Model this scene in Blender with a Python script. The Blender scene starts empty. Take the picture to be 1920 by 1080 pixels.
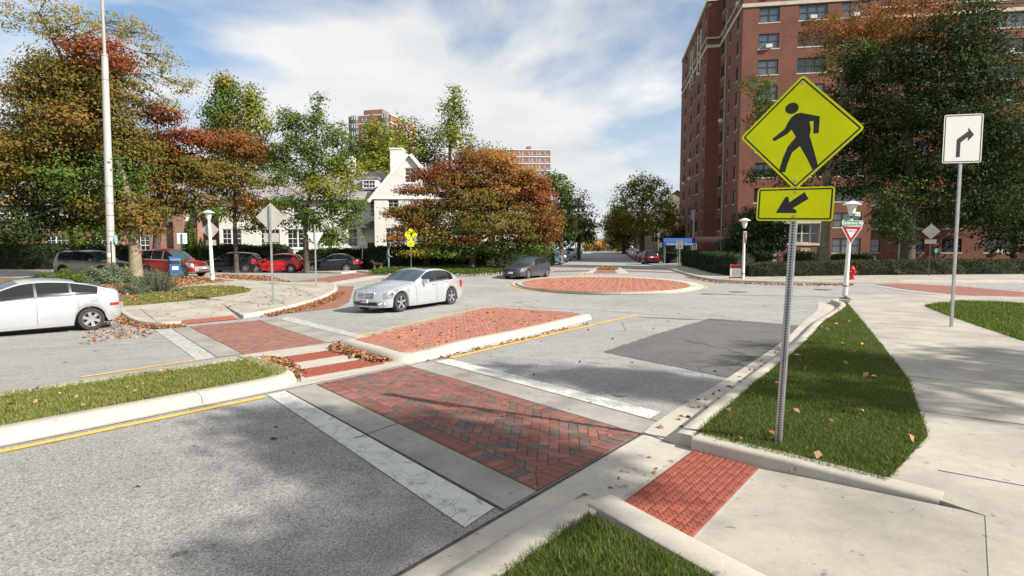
import bpy, bmesh, math, random
import numpy as np
from mathutils import Vector, Matrix
random.seed(7); RNG = np.random.default_rng(11)
scene = bpy.context.scene
COL = scene.collection
R = math.radians

# ------------------------------------------------------------------ camera
FPX, CAMH, YHOR = 1050.0, 1.95, 466.0            # focal length in photo pixels, eye height, horizon row
PITCH = math.atan((540 - YHOR) / FPX)
cam_data = bpy.data.cameras.new('camera'); cam = bpy.data.objects.new('camera', cam_data); COL.objects.link(cam)
cam_data.sensor_width = 36; cam_data.lens = FPX / 1920 * 36
cam_data.clip_start = 0.1; cam_data.clip_end = 3000
cam.location = (0, 0, CAMH); cam.rotation_euler = (math.pi / 2 - PITCH, 0, 0)
scene.camera = cam
scene.render.resolution_x = 1024; scene.render.resolution_y = 576

# ------------------------------------------------------------------ sky
SUN_ELEV = R(35); SUN_DIR = Vector((0.88, -0.47, 0)).normalized()      # horizontal direction towards the sun
world = bpy.data.worlds.new('World'); scene.world = world; world.use_nodes = True
nt = world.node_tree; nt.nodes.clear()
def wn(t, **k):
    n = nt.nodes.new(t)
    for a, b in k.items(): setattr(n, a, b)
    return n
out = wn('ShaderNodeOutputWorld'); bg = wn('ShaderNodeBackground'); bg.inputs['Strength'].default_value = 0.08
sky = wn('ShaderNodeTexSky'); sky.sky_type = 'NISHITA'; sky.sun_disc = False
sky.sun_elevation = SUN_ELEV; sky.sun_rotation = math.atan2(SUN_DIR.x, SUN_DIR.y)
sky.air_density = 1.0; sky.dust_density = 0.6; sky.ozone_density = 1.2
tc = wn('ShaderNodeTexCoord')
sep = wn('ShaderNodeSeparateXYZ'); nt.links.new(tc.outputs['Generated'], sep.inputs[0])
zc = wn('ShaderNodeMath', operation='MAXIMUM'); nt.links.new(sep.outputs['Z'], zc.inputs[0]); zc.inputs[1].default_value = 0.0
za = wn('ShaderNodeMath', operation='ADD'); nt.links.new(zc.outputs[0], za.inputs[0]); za.inputs[1].default_value = 0.22
dx = wn('ShaderNodeMath', operation='DIVIDE'); nt.links.new(sep.outputs['X'], dx.inputs[0]); nt.links.new(za.outputs[0], dx.inputs[1])
dy = wn('ShaderNodeMath', operation='DIVIDE'); nt.links.new(sep.outputs['Y'], dy.inputs[0]); nt.links.new(za.outputs[0], dy.inputs[1])
cmb = wn('ShaderNodeCombineXYZ'); nt.links.new(dx.outputs[0], cmb.inputs[0]); nt.links.new(dy.outputs[0], cmb.inputs[1])
cmb.inputs[2].default_value = 12.9
n1 = wn('ShaderNodeTexNoise'); n1.inputs['Scale'].default_value = 0.95; n1.inputs['Detail'].default_value = 9; n1.inputs['Roughness'].default_value = 0.52
n1.inputs['Distortion'].default_value = 0.25
nt.links.new(cmb.outputs[0], n1.inputs['Vector'])
r1 = wn('ShaderNodeValToRGB'); r1.color_ramp.elements[0].position = 0.36; r1.color_ramp.elements[1].position = 0.47
r1.color_ramp.elements[0].color = (0.10, 0.10, 0.10, 1); r1.color_ramp.elements[1].color = (1, 1, 1, 1)
nt.links.new(n1.outputs['Fac'], r1.inputs[0])
# clouds close up towards the horizon
hz = wn('ShaderNodeMapRange'); hz.inputs['From Min'].default_value = 0.10; hz.inputs['From Max'].default_value = 0.30
hz.inputs['To Min'].default_value = 0.80; hz.inputs['To Max'].default_value = 0.0; nt.links.new(sep.outputs['Z'], hz.inputs['Value'])
mx = wn('ShaderNodeMath', operation='MAXIMUM'); nt.links.new(r1.outputs[0], mx.inputs[0]); nt.links.new(hz.outputs[0], mx.inputs[1])
n2 = wn('ShaderNodeTexNoise'); n2.inputs['Scale'].default_value = 1.9; n2.inputs['Detail'].default_value = 7; n2.inputs['Roughness'].default_value = 0.5
nt.links.new(cmb.outputs[0], n2.inputs['Vector'])
r2 = wn('ShaderNodeValToRGB'); r2.color_ramp.elements[0].position = 0.30; r2.color_ramp.elements[1].position = 0.66
r2.color_ramp.elements[0].color = (5.3, 5.5, 5.75, 1); r2.color_ramp.elements[1].color = (7.0, 7.05, 7.1, 1)
nt.links.new(n2.outputs['Fac'], r2.inputs[0])
lift = wn('ShaderNodeMix'); lift.data_type = 'RGBA'; lift.blend_type = 'MULTIPLY'; lift.inputs['Factor'].default_value = 1
nt.links.new(sky.outputs[0], lift.inputs[6]); lift.inputs[7].default_value = (0.92, 1.10, 1.18, 1)
mixc = wn('ShaderNodeMix'); mixc.data_type = 'RGBA'
nt.links.new(mx.outputs[0], mixc.inputs['Factor']); nt.links.new(lift.outputs[2], mixc.inputs[6]); nt.links.new(r2.outputs[0], mixc.inputs[7])
nt.links.new(mixc.outputs[2], bg.inputs['Color']); nt.links.new(bg.outputs[0], out.inputs[0])

# ------------------------------------------------------------------ sun
sd = bpy.data.lights.new('sun', 'SUN'); sd.energy = 5.0; sd.angle = R(0.55); sd.color = (1.0, 0.94, 0.85)
sun = bpy.data.objects.new('sun', sd); COL.objects.link(sun)
to_sun = Vector((SUN_DIR.x * math.cos(SUN_ELEV), SUN_DIR.y * math.cos(SUN_ELEV), math.sin(SUN_ELEV)))
sun.rotation_euler = (-to_sun).to_track_quat('-Z', 'Y').to_euler(); sun.location = (30, -20, 40)
vs = scene.view_settings; vs.view_transform = 'Standard'; vs.look = 'None'; vs.exposure = 0.72; vs.gamma = 1; vs.use_curve_mapping = False
scene.render.engine = 'CYCLES'

# ------------------------------------------------------------------ terrain (a shallow bowl round the crossing, rising along the far street)
ANCH = np.array([(-6,0,0),(6,0,0),(0,4,0),(3,6,0),(-3,8,0),(4,10,0),(-6,6,0),(8,8,0),(-12,0,-.02),(14,2,.03),(-2,12,-.03),(3,15,-.06),
 (-3.9,18.7,-.2),(-12.1,16,-.36),(-16,10,-.2),(2,26,-.14),(10,20,-.03),(13.4,22.5,0),(13.4,32.5,.02),(1,37.4,-.05),(-9,41,.22),(-15,44,.1),
 (-21,36,.15),(-17.4,32,.05),(-24,33,.1),(-9,26,-.16),(20,30,.18),(30,33,.3),(1.7,51,.25),(15,66,.14),(9,66,.14),(20,75,.16),(15,100,.5),
 (25,150,1.1),(10,150,1.1),(40,150,1.2),(-30,150,1.2),(-30,45,.2),(-45,45,.3),(-25,60,.3),(-10,60,.3),(-40,100,.8),(40,45,.4),(45,30,.4),
 (30,10,.1),(45,0,.1),(-30,15,-.2),(-40,30,.1),(-45,0,0),(45,100,.7)], dtype=float)
def _phi(r2): return r2 * np.log(r2 + 1e-9) * 0.5
def _solve():
    P = ANCH[:, :2] / 50; n = len(P)
    d2 = ((P[:, None] - P[None]) ** 2).sum(-1)
    A = np.zeros((n + 3, n + 3)); A[:n, :n] = _phi(d2) + np.eye(n) * 1e-4
    A[:n, n] = 1; A[:n, n + 1:] = P; A[n, :n] = 1; A[n + 1:, :n] = P.T
    b = np.zeros(n + 3); b[:n] = ANCH[:, 2]
    return np.linalg.solve(A, b)
_W = _solve()
def Tn(xy):
    xy = np.atleast_2d(np.asarray(xy, dtype=float)).copy()
    xy[:, 0] = np.clip(xy[:, 0], -48, 48); xy[:, 1] = np.clip(xy[:, 1], 0, 155)
    q = xy / 50; P = ANCH[:, :2] / 50
    d2 = ((q[:, None] - P[None]) ** 2).sum(-1)
    return _phi(d2) @ _W[:-3] + _W[-3] + q @ _W[-2:]
def T(x, y): return float(Tn([(x, y)])[0])
def ray(px, py):
    rx = (px - 960) / FPX; ry = (540 - py) / FPX
    return rx, math.cos(PITCH) + ry * math.sin(PITCH), -math.sin(PITCH) + ry * math.cos(PITCH)
def gp(px, py, dz=0.0):
    """where a spot of the photograph lies on the terrain"""
    a, b, c = ray(px, py); z = 0.0
    for _ in range(14):
        t = (z + dz - CAMH) / c; zz = T(a * t, b * t); z = 0.5 * z + 0.5 * zz
    return (a * t, b * t)
def at(px, py, Y):
    a, b, c = ray(px, py); t = Y / b
    return Vector((a * t, Y, CAMH + c * t))
def G(x, y, dz=0): return Vector((x, y, T(x, y) + dz))

# ------------------------------------------------------------------ object helpers
def tag(o, label=None, cat=None, group=None, kind=None):
    if label: o['label'] = label
    if cat: o['category'] = cat
    if group: o['group'] = group
    if kind: o['kind'] = kind
    return o
def empty(name, loc=(0, 0, 0), rz=0, label=None, cat=None, group=None, kind=None, parent=None):
    o = bpy.data.objects.new(name, None); COL.objects.link(o); o.empty_display_size = 0.2
    o.location = loc; o.rotation_euler = (0, 0, rz)
    if parent: o.parent = parent
    return tag(o, label, cat, group, kind)
def copy_tree(o, parent=None, swap=None):
    c = o.copy(); COL.objects.link(c); c.parent = parent
    if swap and c.data:
        for i, s in enumerate(c.material_slots):
            new = swap.get(s.material)
            if new: s.link = 'OBJECT'; s.material = new
    for ch in o.children: copy_tree(ch, c, swap)
    return c
class MB:
    def __init__(s): s.v = []; s.f = []; s.m = []
    def add(s, vs, fs, mi=0):
        b = len(s.v); s.v += [tuple(v) for v in vs]; s.f += [tuple(i + b for i in f) for f in fs]; s.m += [mi] * len(fs); return s
    def box(s, c, d, rz=0, mi=0, M=None):
        hx, hy, hz = d[0] / 2, d[1] / 2, d[2] / 2; cs, sn = math.cos(rz), math.sin(rz)
        vs = []
        for z in (-hz, hz):
            for x, y in ((-hx, -hy), (hx, -hy), (hx, hy), (-hx, hy)):
                p = Vector((x * cs - y * sn, x * sn + y * cs, z))
                if M: p = M @ p
                vs.append((c[0] + p.x, c[1] + p.y, c[2] + p.z))
        return s.add(vs, [(3, 2, 1, 0), (4, 5, 6, 7), (0, 1, 5, 4), (1, 2, 6, 5), (2, 3, 7, 6), (3, 0, 4, 7)], mi)
    def bx(s, x0, x1, y0, y1, z0, z1, mi=0): return s.box(((x0 + x1) / 2, (y0 + y1) / 2, (z0 + z1) / 2), (abs(x1 - x0), abs(y1 - y0), abs(z1 - z0)), 0, mi)
    def tube(s, pts, rad, n=8, mi=0, cap=True):
        pts = [Vector(p) for p in pts]
        if not isinstance(rad, (list, tuple)): rad = [rad] * len(pts)
        rings = []; up = Vector((0.123, 0.31, 0.94)).normalized()
        for i, p in enumerate(pts):
            t = (pts[min(i + 1, len(pts) - 1)] - pts[max(i - 1, 0)])
            t = t.normalized() if t.length > 1e-9 else Vector((0, 0, 1))
            a = t.cross(up); a = a.normalized() if a.length > 1e-3 else t.cross(Vector((1, 0, 0))).normalized()
            b = t.cross(a)
            rings.append([p + (a * math.cos(2 * math.pi * k / n) + b * math.sin(2 * math.pi * k / n)) * rad[i] for k in range(n)])
        vs = [q for r in rings for q in r]; fs = []
        for i in range(len(rings) - 1):
            for k in range(n): fs.append((i * n + k, i * n + (k + 1) % n, (i + 1) * n + (k + 1) % n, (i + 1) * n + k))
        if cap: fs.append(tuple(range(n))[::-1]); fs.append(tuple((len(rings) - 1) * n + k for k in range(n)))
        return s.add(vs, fs, mi)
    def lathe(s, prof, n=16, c=(0, 0, 0), mi=0, axis='z'):
        vs = []
        for r, z in prof:
            for k in range(n):
                a = 2 * math.pi * k / n
                p = (r * math.cos(a), r * math.sin(a), z) if axis == 'z' else ((r * math.cos(a), z, r * math.sin(a)) if axis == 'y' else (z, r * math.cos(a), r * math.sin(a)))
                vs.append((p[0] + c[0], p[1] + c[1], p[2] + c[2]))
        fs = []
        for i in range(len(prof) - 1):
            for k in range(n): fs.append((i * n + k, i * n + (k + 1) % n, (i + 1) * n + (k + 1) % n, (i + 1) * n + k))
        return s.add(vs, fs, mi)
    def prism(s, poly, z0, z1, mi=0, plane='xy'):
        n = len(poly)
        f = (lambda p, z: (p[0], p[1], z)) if plane == 'xy' else ((lambda p, z: (p[0], z, p[1])) if plane == 'xz' else (lambda p, z: (z, p[0], p[1])))
        vs = [f(p, z0) for p in poly] + [f(p, z1) for p in poly]
        fs = [tuple(range(n))[::-1], tuple(range(n, 2 * n))] + [(k, (k + 1) % n, n + (k + 1) % n, n + k) for k in range(n)]
        return s.add(vs, fs, mi)
    def build(s, name, mats, parent=None, smooth=False, bevel=0, loc=None, rz=None, fixn=True, kind=None, sharp=35):
        me = bpy.data.meshes.new(name)
        me.from_pydata(s.v, [], s.f)
        if not isinstance(mats, (list, tuple)): mats = [mats]
        for m in mats: me.materials.append(m)
        if len(mats) > 1: me.polygons.foreach_set('material_index', s.m)
        if fixn or bevel:
            bm = bmesh.new(); bm.from_mesh(me)
            if fixn: bmesh.ops.recalc_face_normals(bm, faces=bm.faces)
            if bevel:
                es = [e for e in bm.edges if len(e.link_faces) == 2 and e.calc_face_angle(0) > 0.5]
                bmesh.ops.bevel(bm, geom=es, offset=bevel, segments=2, affect='EDGES', profile=0.6, clamp_overlap=True)
            bm.to_mesh(me); bm.free()
        if smooth:
            me.polygons.foreach_set('use_smooth', [True] * len(me.polygons)); me.set_sharp_from_angle(angle=R(sharp))
        me.update()
        o = bpy.data.objects.new(name, me); COL.objects.link(o)
        if parent: o.parent = parent
        if loc is not None: o.location = loc
        if rz is not None: o.rotation_euler = (0, 0, rz)
        if kind: o['kind'] = kind
        return o
def inst(src, parent=None, loc=None, rz=None, name=None):
    o = bpy.data.objects.new(name or src.name.split('.')[0], src.data if hasattr(src, 'data') else src); COL.objects.link(o)
    if parent: o.parent = parent
    if loc is not None: o.location = loc
    if rz is not None: o.rotation_euler = (0, 0, rz)
    return o

# ------------------------------------------------------------------ materials
MATS = {}
def mat(name, col, rough=0.8, metal=0.0, var=0.0, vscale=3.0, bump=0.0, bscale=40.0, col2=None, coat=0.0, spec=0.5, detail=6, emis=None, trans=0):
    if name in MATS: return MATS[name]
    m = bpy.data.materials.new(name); m.use_nodes = True; n = m.node_tree; b = n.nodes['Principled BSDF']
    b.inputs['Base Color'].default_value = (*col, 1); b.inputs['Roughness'].default_value = rough; b.inputs['Metallic'].default_value = metal
    b.inputs['Coat Weight'].default_value = coat; b.inputs['Coat Roughness'].default_value = 0.05; b.inputs['Specular IOR Level'].default_value = spec
    if trans: b.inputs['Transmission Weight'].default_value = trans
    if emis: b.inputs['Emission Color'].default_value = (*emis[:3], 1); b.inputs['Emission Strength'].default_value = emis[3]
    tcn = None
    if var or bump or col2:
        tcn = n.nodes.new('ShaderNodeTexCoord')
    if var or col2:
        c2 = col2 or tuple(min(1, c * (1 - var)) for c in col); c1 = col if col2 else tuple(min(1, c * (1 + var)) for c in col)
        nz = n.nodes.new('ShaderNodeTexNoise'); nz.inputs['Scale'].default_value = vscale; nz.inputs['Detail'].default_value = detail; nz.inputs['Roughness'].default_value = 0.62
        rp = n.nodes.new('ShaderNodeValToRGB'); rp.color_ramp.elements[0].position = 0.33; rp.color_ramp.elements[1].position = 0.67
        rp.color_ramp.elements[0].color = (*c2, 1); rp.color_ramp.elements[1].color = (*c1, 1)
        n.links.new(tcn.outputs['Object'], nz.inputs['Vector']); n.links.new(nz.outputs['Fac'], rp.inputs[0]); n.links.new(rp.outputs[0], b.inputs['Base Color'])
    if bump:
        nb = n.nodes.new('ShaderNodeTexNoise'); nb.inputs['Scale'].default_value = bscale; nb.inputs['Detail'].default_value = 4
        bp = n.nodes.new('ShaderNodeBump'); bp.inputs['Strength'].default_value = bump; bp.inputs['Distance'].default_value = 0.02
        n.links.new(tcn.outputs['Object'], nb.inputs['Vector']); n.links.new(nb.outputs['Fac'], bp.inputs['Height']); n.links.new(bp.outputs[0], b.inputs['Normal'])
    MATS[name] = m; return m
class NG:
    """small helper for hand-made node materials"""
    def __init__(s, name, rough=0.85):
        s.m = bpy.data.materials.new(name); s.m.use_nodes = True; s.n = s.m.node_tree; s.b = s.n.nodes['Principled BSDF']; s.b.inputs['Roughness'].default_value = rough
        s.tc = s.n.nodes.new('ShaderNodeTexCoord'); MATS[name] = s.m
    def noise(s, scale, detail=5, rough=0.6, vec=None, dist=0):
        q = s.n.nodes.new('ShaderNodeTexNoise'); q.inputs['Scale'].default_value = scale; q.inputs['Detail'].default_value = detail; q.inputs['Roughness'].default_value = rough; q.inputs['Distortion'].default_value = dist
        s.n.links.new(vec or s.tc.outputs['Object'], q.inputs['Vector']); return q.outputs['Fac']
    def vor(s, scale, feature='F1', vec=None, out='Distance'):
        q = s.n.nodes.new('ShaderNodeTexVoronoi'); q.feature = feature; q.inputs['Scale'].default_value = scale
        s.n.links.new(vec or s.tc.outputs['Object'], q.inputs['Vector']); return q.outputs[out]
    def ramp(s, fac, stops):
        q = s.n.nodes.new('ShaderNodeValToRGB'); e = q.color_ramp.elements
        while len(e) < len(stops): e.new(0.5)
        for k, (p, c) in enumerate(stops):
            e[k].position = p; e[k].color = (*c, 1) if isinstance(c, tuple) else (c, c, c, 1)
        s.n.links.new(fac, q.inputs[0]); return q.outputs[0]
    def mix(s, fac, a, b, mode='MIX'):
        q = s.n.nodes.new('ShaderNodeMix'); q.data_type = 'RGBA'; q.blend_type = mode
        for v, i in ((fac, 0), (a, 6), (b, 7)):
            if isinstance(v, (int, float)): q.inputs[i].default_value = v if i == 0 else (v, v, v, 1)
            elif isinstance(v, tuple): q.inputs[i].default_value = (*v, 1)
            else: s.n.links.new(v, q.inputs[i])
        return q.outputs[2]
    def map(s, scale=(1, 1, 1), rot=(0, 0, 0), loc=(0, 0, 0), vec=None):
        q = s.n.nodes.new('ShaderNodeMapping'); q.inputs['Scale'].default_value = scale; q.inputs['Rotation'].default_value = rot; q.inputs['Location'].default_value = loc
        s.n.links.new(vec or s.tc.outputs['Object'], q.inputs['Vector']); return q.outputs[0]
    def color(s, c): s.n.links.new(c, s.b.inputs['Base Color'])
    def bump(s, h, strength=0.5, dist=0.01):
        q = s.n.nodes.new('ShaderNodeBump'); q.inputs['Strength'].default_value = strength; q.inputs['Distance'].default_value = dist
        s.n.links.new(h, q.inputs['Height']); s.n.links.new(q.outputs[0], s.b.inputs['Normal'])

# worn asphalt: exposed aggregate, patches of wear, a few dark spots
def asphalt(name, lo, hi, tint=(1, 0.97, 0.925)):
    g = NG(name, 0.92)
    agg = g.ramp(g.noise(62, 4, 0.8), [(0.33, lo * 0.36), (0.45, lo * .9), (0.58, hi), (0.70, min(1, hi * 1.5))])
    pits = g.ramp(g.noise(17, 3, 0.7, vec=g.map(loc=(3, 7, 1))), [(0.30, 0.5), (0.40, 1.0)])
    agg = g.mix(1, agg, pits, 'MULTIPLY')
    big = g.ramp(g.noise(0.30, 5, 0.6), [(0.3, 0.84), (0.7, 1.10)])
    mid = g.ramp(g.noise(1.7, 6, 0.7), [(0.28, 0.82), (0.5, 1.0), (0.75, 1.06)])
    spot = g.ramp(g.noise(2.6, 2, 0.4, vec=g.map(scale=(1, 1, 1), loc=(13, 4, 0))), [(0.725, 1.0), (0.745, 0.45)])
    wob = g.mix(.35, g.tc.outputs['Object'], g.n.nodes.new('ShaderNodeTexNoise').outputs['Color'])
    crk = g.mix(g.ramp(g.noise(.22, 3, .5, vec=g.map(loc=(2, 5, 0))), [(.50, 0.0), (.56, 1.0)]), 1.0, g.ramp(g.vor(.42, 'DISTANCE_TO_EDGE', vec=wob), [(0.0, .42), (.007, 1.0)]))
    agg = g.mix(1, agg, crk, 'MULTIPLY')
    c = g.mix(1, agg, big, 'MULTIPLY'); c = g.mix(1, c, mid, 'MULTIPLY'); c = g.mix(1, c, spot, 'MULTIPLY'); c = g.mix(1, c, tint, 'MULTIPLY')
    g.color(c); g.bump(g.noise(62, 4, 0.8), 1.0, 0.014); return g.m
M_ROAD = asphalt('asphalt_worn', 0.26, 0.40)
M_PATCH = asphalt('asphalt_patch', 0.105, 0.16, (1, 0.97, 0.93))
def concrete(name, col, stain=0.25):
    g = NG(name, 0.88)
    base = g.mix(1, col, g.ramp(g.noise(90, 3, 0.7), [(0.3, 0.86), (0.7, 1.06)]), 'MULTIPLY')
    base = g.mix(1, base, g.ramp(g.noise(0.9, 7, 0.65), [(0.30, 1 - stain), (0.62, 1.0), (0.8, 1.05)]), 'MULTIPLY')
    base = g.mix(1, base, g.ramp(g.noise(9, 6, 0.7), [(0.3, 0.90), (0.55, 1.0)]), 'MULTIPLY')
    sp = g.ramp(g.noise(11, 2, 0.4, vec=g.map(loc=(5, 9, 2))), [(0.70, 1.0), (0.73, 0.62)])
    base = g.mix(1, base, sp, 'MULTIPLY')
    g.color(base); g.bump(g.noise(120, 3, 0.6), 0.25, 0.004); return g.m
M_CONC = concrete('concrete_pale', (0.42, 0.385, 0.325), 0.38)
M_CURB = concrete('concrete_curb', (0.47, 0.43, 0.365), 0.2)
M_BAND = concrete('concrete_band', (0.34, 0.32, 0.285), 0.45)
def road_paint(name, col, wear_lo=0.30, wear_hi=0.36):
    g = NG(name, 0.75)
    wob = g.mix(.12, g.tc.outputs['Object'], g.n.nodes.new('ShaderNodeTexNoise').outputs['Color'])
    crack = g.ramp(g.vor(5.5, 'DISTANCE_TO_EDGE', vec=wob), [(0.0, 0.22), (0.018, 1.0)])
    cmask = g.ramp(g.noise(1.3, 4, 0.6), [(0.40, 0.0), (0.50, 1.0)])
    c = g.mix(cmask, col, g.mix(1, col, crack, 'MULTIPLY'))
    c = g.mix(1, c, g.ramp(g.noise(4, 6, 0.7), [(0.3, 0.84), (0.6, 1.0)]), 'MULTIPLY')
    worn = g.ramp(g.noise(7, 8, 0.75), [(wear_lo, 1.0), (wear_hi, 0.0)])
    c = g.mix(worn, c, (0.28, 0.27, 0.25)); g.color(c); g.bump(g.noise(80, 3, 0.7), 0.5, 0.006); return g.m
M_WHITE = road_paint('paint_white_worn', (0.55, 0.54, 0.51), 0.36, 0.46)
M_WHITE2 = road_paint('paint_white_faded', (0.50, 0.495, 0.47), 0.40, 0.58)
M_YELLOW = road_paint('paint_yellow', (0.70, 0.43, 0.06), 0.30, 0.36)
M_GROUT = mat('joint_sand_dark', (0.06, 0.05, 0.042), 0.95, var=0.4, vscale=20)
def brickmat(name, c):
    return mat(name, c, 0.86, var=0.22, vscale=9, bump=0.35, bscale=90)
M_BR = [brickmat('brick_red', (0.185, 0.074, 0.055)), brickmat('brick_red_light', (0.225, 0.096, 0.070)), brickmat('brick_red_deep', (0.145, 0.064, 0.052)), brickmat('brick_charcoal', (0.098, 0.082, 0.076)), brickmat('brick_brown', (0.165, 0.092, 0.075))]  # near bricks: brightness lowered, shade put into the base colours
M_BRS = [brickmat('brick_sun_red', (0.34, 0.135, 0.088)), brickmat('brick_sun_orange', (0.41, 0.165, 0.108)), brickmat('brick_sun_deep', (0.30, 0.11, 0.075)), brickmat('brick_sun_grey', (0.20, 0.165, 0.14))]  # lighter copies of the bricks, sunlight put into the base colours
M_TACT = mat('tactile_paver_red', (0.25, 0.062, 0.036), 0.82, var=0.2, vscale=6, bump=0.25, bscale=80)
M_SOIL = mat('soil_dark', (0.075, 0.055, 0.035), 0.95, var=0.4, vscale=6)
M_LAWN = mat('lawn_base', (0.075, 0.105, 0.022), 0.95, var=0.35, vscale=5)
M_GALV = mat('galvanised_steel', (0.42, 0.43, 0.44), 0.45, metal=0.7, var=0.15, vscale=8)
M_WPAINT = mat('white_post_paint', (0.70, 0.68, 0.62), 0.55, var=0.1, vscale=4)
M_DARK = mat('black_rubber', (0.02, 0.02, 0.02), 0.7)
M_BLACKP = mat('black_print', (0.016, 0.016, 0.018), 0.6)
M_WHITEP = mat('white_print', (0.78, 0.78, 0.76), 0.5)
# ================================================================== GROUND
from mathutils.geometry import delaunay_2d_cdt
O2 = Vector((0.2224, 4.3651)); U2 = Vector((0.63236, 0.77468)); N2 = Vector((0.77468, -0.63236))
def W(u, n): p = O2 + U2 * u + N2 * n; return (p.x, p.y)
def WL(l): return [W(u, n) for u, n in l]
def PL(l, dz=0.0): return [gp(x, y, dz) for x, y in l]
def offset_line(pts, d):
    """polyline moved d to its right"""
    o = []
    for i, p in enumerate(pts):
        a = Vector(pts[max(i - 1, 0)][:2]); b = Vector(pts[min(i + 1, len(pts) - 1)][:2]); t = (b - a).normalized()
        o.append((p[0] + t.y * d, p[1] - t.x * d))
    return o
def dense(pts, step=0.5, closed=False):
    o = []; q = list(pts) + ([pts[0]] if closed else [])
    for a, b in zip(q[:-1], q[1:]):
        n = max(1, int(math.hypot(b[0] - a[0], b[1] - a[1]) / step))
        o += [(a[0] + (b[0] - a[0]) * k / n, a[1] + (b[1] - a[1]) * k / n) for k in range(n)]
    if not closed: o.append(q[-1])
    return o
def smooth_line(pts, k=6):
    """Catmull-Rom through the points"""
    P = [Vector(p[:2]) for p in pts]; o = []
    for i in range(len(P) - 1):
        p0, p1, p2, p3 = P[max(i - 1, 0)], P[i], P[i + 1], P[min(i + 2, len(P) - 1)]
        for j in range(k):
            t = j / k
            q = 0.5 * ((2 * p1) + (p2 - p0) * t + (2 * p0 - 5 * p1 + 4 * p2 - p3) * t * t + (3 * p1 - p0 - 3 * p2 + p3) * t ** 3)
            o.append((q.x, q.y))
    o.append(tuple(P[-1])); return o
def sheet(name, poly, dz, m, kind='structure', step=1.0, skirt=0.0, parent=None, dzf=None):
    bm = bmesh.new(); pp = [Vector(p) for i, p in enumerate(poly) if (Vector(p) - Vector(poly[i - 1])).length > 1e-4]
    cv, ce, cfc = delaunay_2d_cdt(pp, [], [list(range(len(pp)))], 1, 1e-5)[:3]
    vs = [bm.verts.new((v.x, v.y, 0)) for v in cv]
    for f in cfc: bm.faces.new([vs[i] for i in f])
    xs = [p[0] for p in poly]; ys = [p[1] for p in poly]
    for k in range(math.ceil(min(xs) / step), math.floor(max(xs) / step) + 1):
        bmesh.ops.bisect_plane(bm, geom=bm.verts[:] + bm.edges[:] + bm.faces[:], plane_co=(k * step, 0, 0), plane_no=(1, 0, 0), dist=1e-5)
    for k in range(math.ceil(min(ys) / step), math.floor(max(ys) / step) + 1):
        bmesh.ops.bisect_plane(bm, geom=bm.verts[:] + bm.edges[:] + bm.faces[:], plane_co=(0, k * step, 0), plane_no=(0, 1, 0), dist=1e-5)
    bmesh.ops.triangulate(bm, faces=bm.faces[:])
    bmesh.ops.recalc_face_normals(bm, faces=bm.faces[:])
    if bm.faces and sum(f.normal.z for f in bm.faces) < 0: bmesh.ops.reverse_faces(bm, faces=bm.faces[:])
    co = np.array([(v.co.x, v.co.y) for v in bm.verts]); z = Tn(co)
    for v, zz in zip(bm.verts, z): v.co.z = zz + (dzf(v.co.x, v.co.y) if dzf else dz)
    if skirt:
        be = [e for e in bm.edges if e.is_boundary]
        r = bmesh.ops.extrude_edge_only(bm, edges=be)
        for g_ in r['geom']:
            if isinstance(g_, bmesh.types.BMVert): g_.co.z -= skirt
    me = bpy.data.meshes.new(name); bm.to_mesh(me); bm.free(); me.materials.append(m)
    o = bpy.data.objects.new(name, me); COL.objects.link(o)
    if parent: o.parent = parent
    else: o['kind'] = kind
    return o
def kerb(name, path, width, height, side=1, base=-0.02, joint=3.0, batter=0.03, hf=None, m=None):
    """concrete kerb along path (path = foot of the face); body lies to the right (side=1) or left; cast in sections with open joints"""
    root = empty(name, kind='structure'); pts = dense(path, 0.35); acc = 0; cur = [pts[0]]; segs = []
    for a, b in zip(pts[:-1], pts[1:]):
        acc += math.hypot(b[0] - a[0], b[1] - a[1]); cur.append(b)
        if acc > joint: segs.append(cur); cur = [b]; acc = 0
    if len(cur) > 1: segs.append(cur)
    prof = [(0, base), (batter * .6, height * .75), (batter, height - .014), (batter + .022, height), (width - .012, height), (width, height - .01), (width, base)]
    total = len(pts); idx = 0
    for sg in segs:
        a, b = Vector(sg[0]), Vector(sg[1]); d = (b - a); L = d.length or 1; sg[0] = tuple(a + d * min(0.4, .004 / L))
        a, b = Vector(sg[-1]), Vector(sg[-2]); d = (b - a); L = d.length or 1; sg[-1] = tuple(a + d * min(0.4, .004 / L))
        lines = []
        for w_, h_ in prof:
            ol = offset_line(sg, w_ * side)
            lines.append([(x, y, T(x, y) + (h_ if h_ <= 0 or not hf else h_ * hf(x, y))) for x, y in ol])
        mb = MB(); k = len(prof); n = len(sg)
        vs = [lines[j][i] for i in range(n) for j in range(k)]
        fs = [(i * k + j, i * k + j + 1, (i + 1) * k + j + 1, (i + 1) * k + j) for i in range(n - 1) for j in range(k - 1)]
        fs += [tuple(range(k)), tuple((n - 1) * k + j for j in range(k))[::-1]]
        mb.add(vs, fs).build('kerb_section', m or M_CURB, root, smooth=True, sharp=50)
    return root
def strip(name, path, w0, w1, dz, m, parent=None, kind='structure'):
    a = offset_line(path, w0); b = offset_line(path, w1)
    return sheet(name, a + b[::-1], dz, m, kind, parent=parent)

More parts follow.
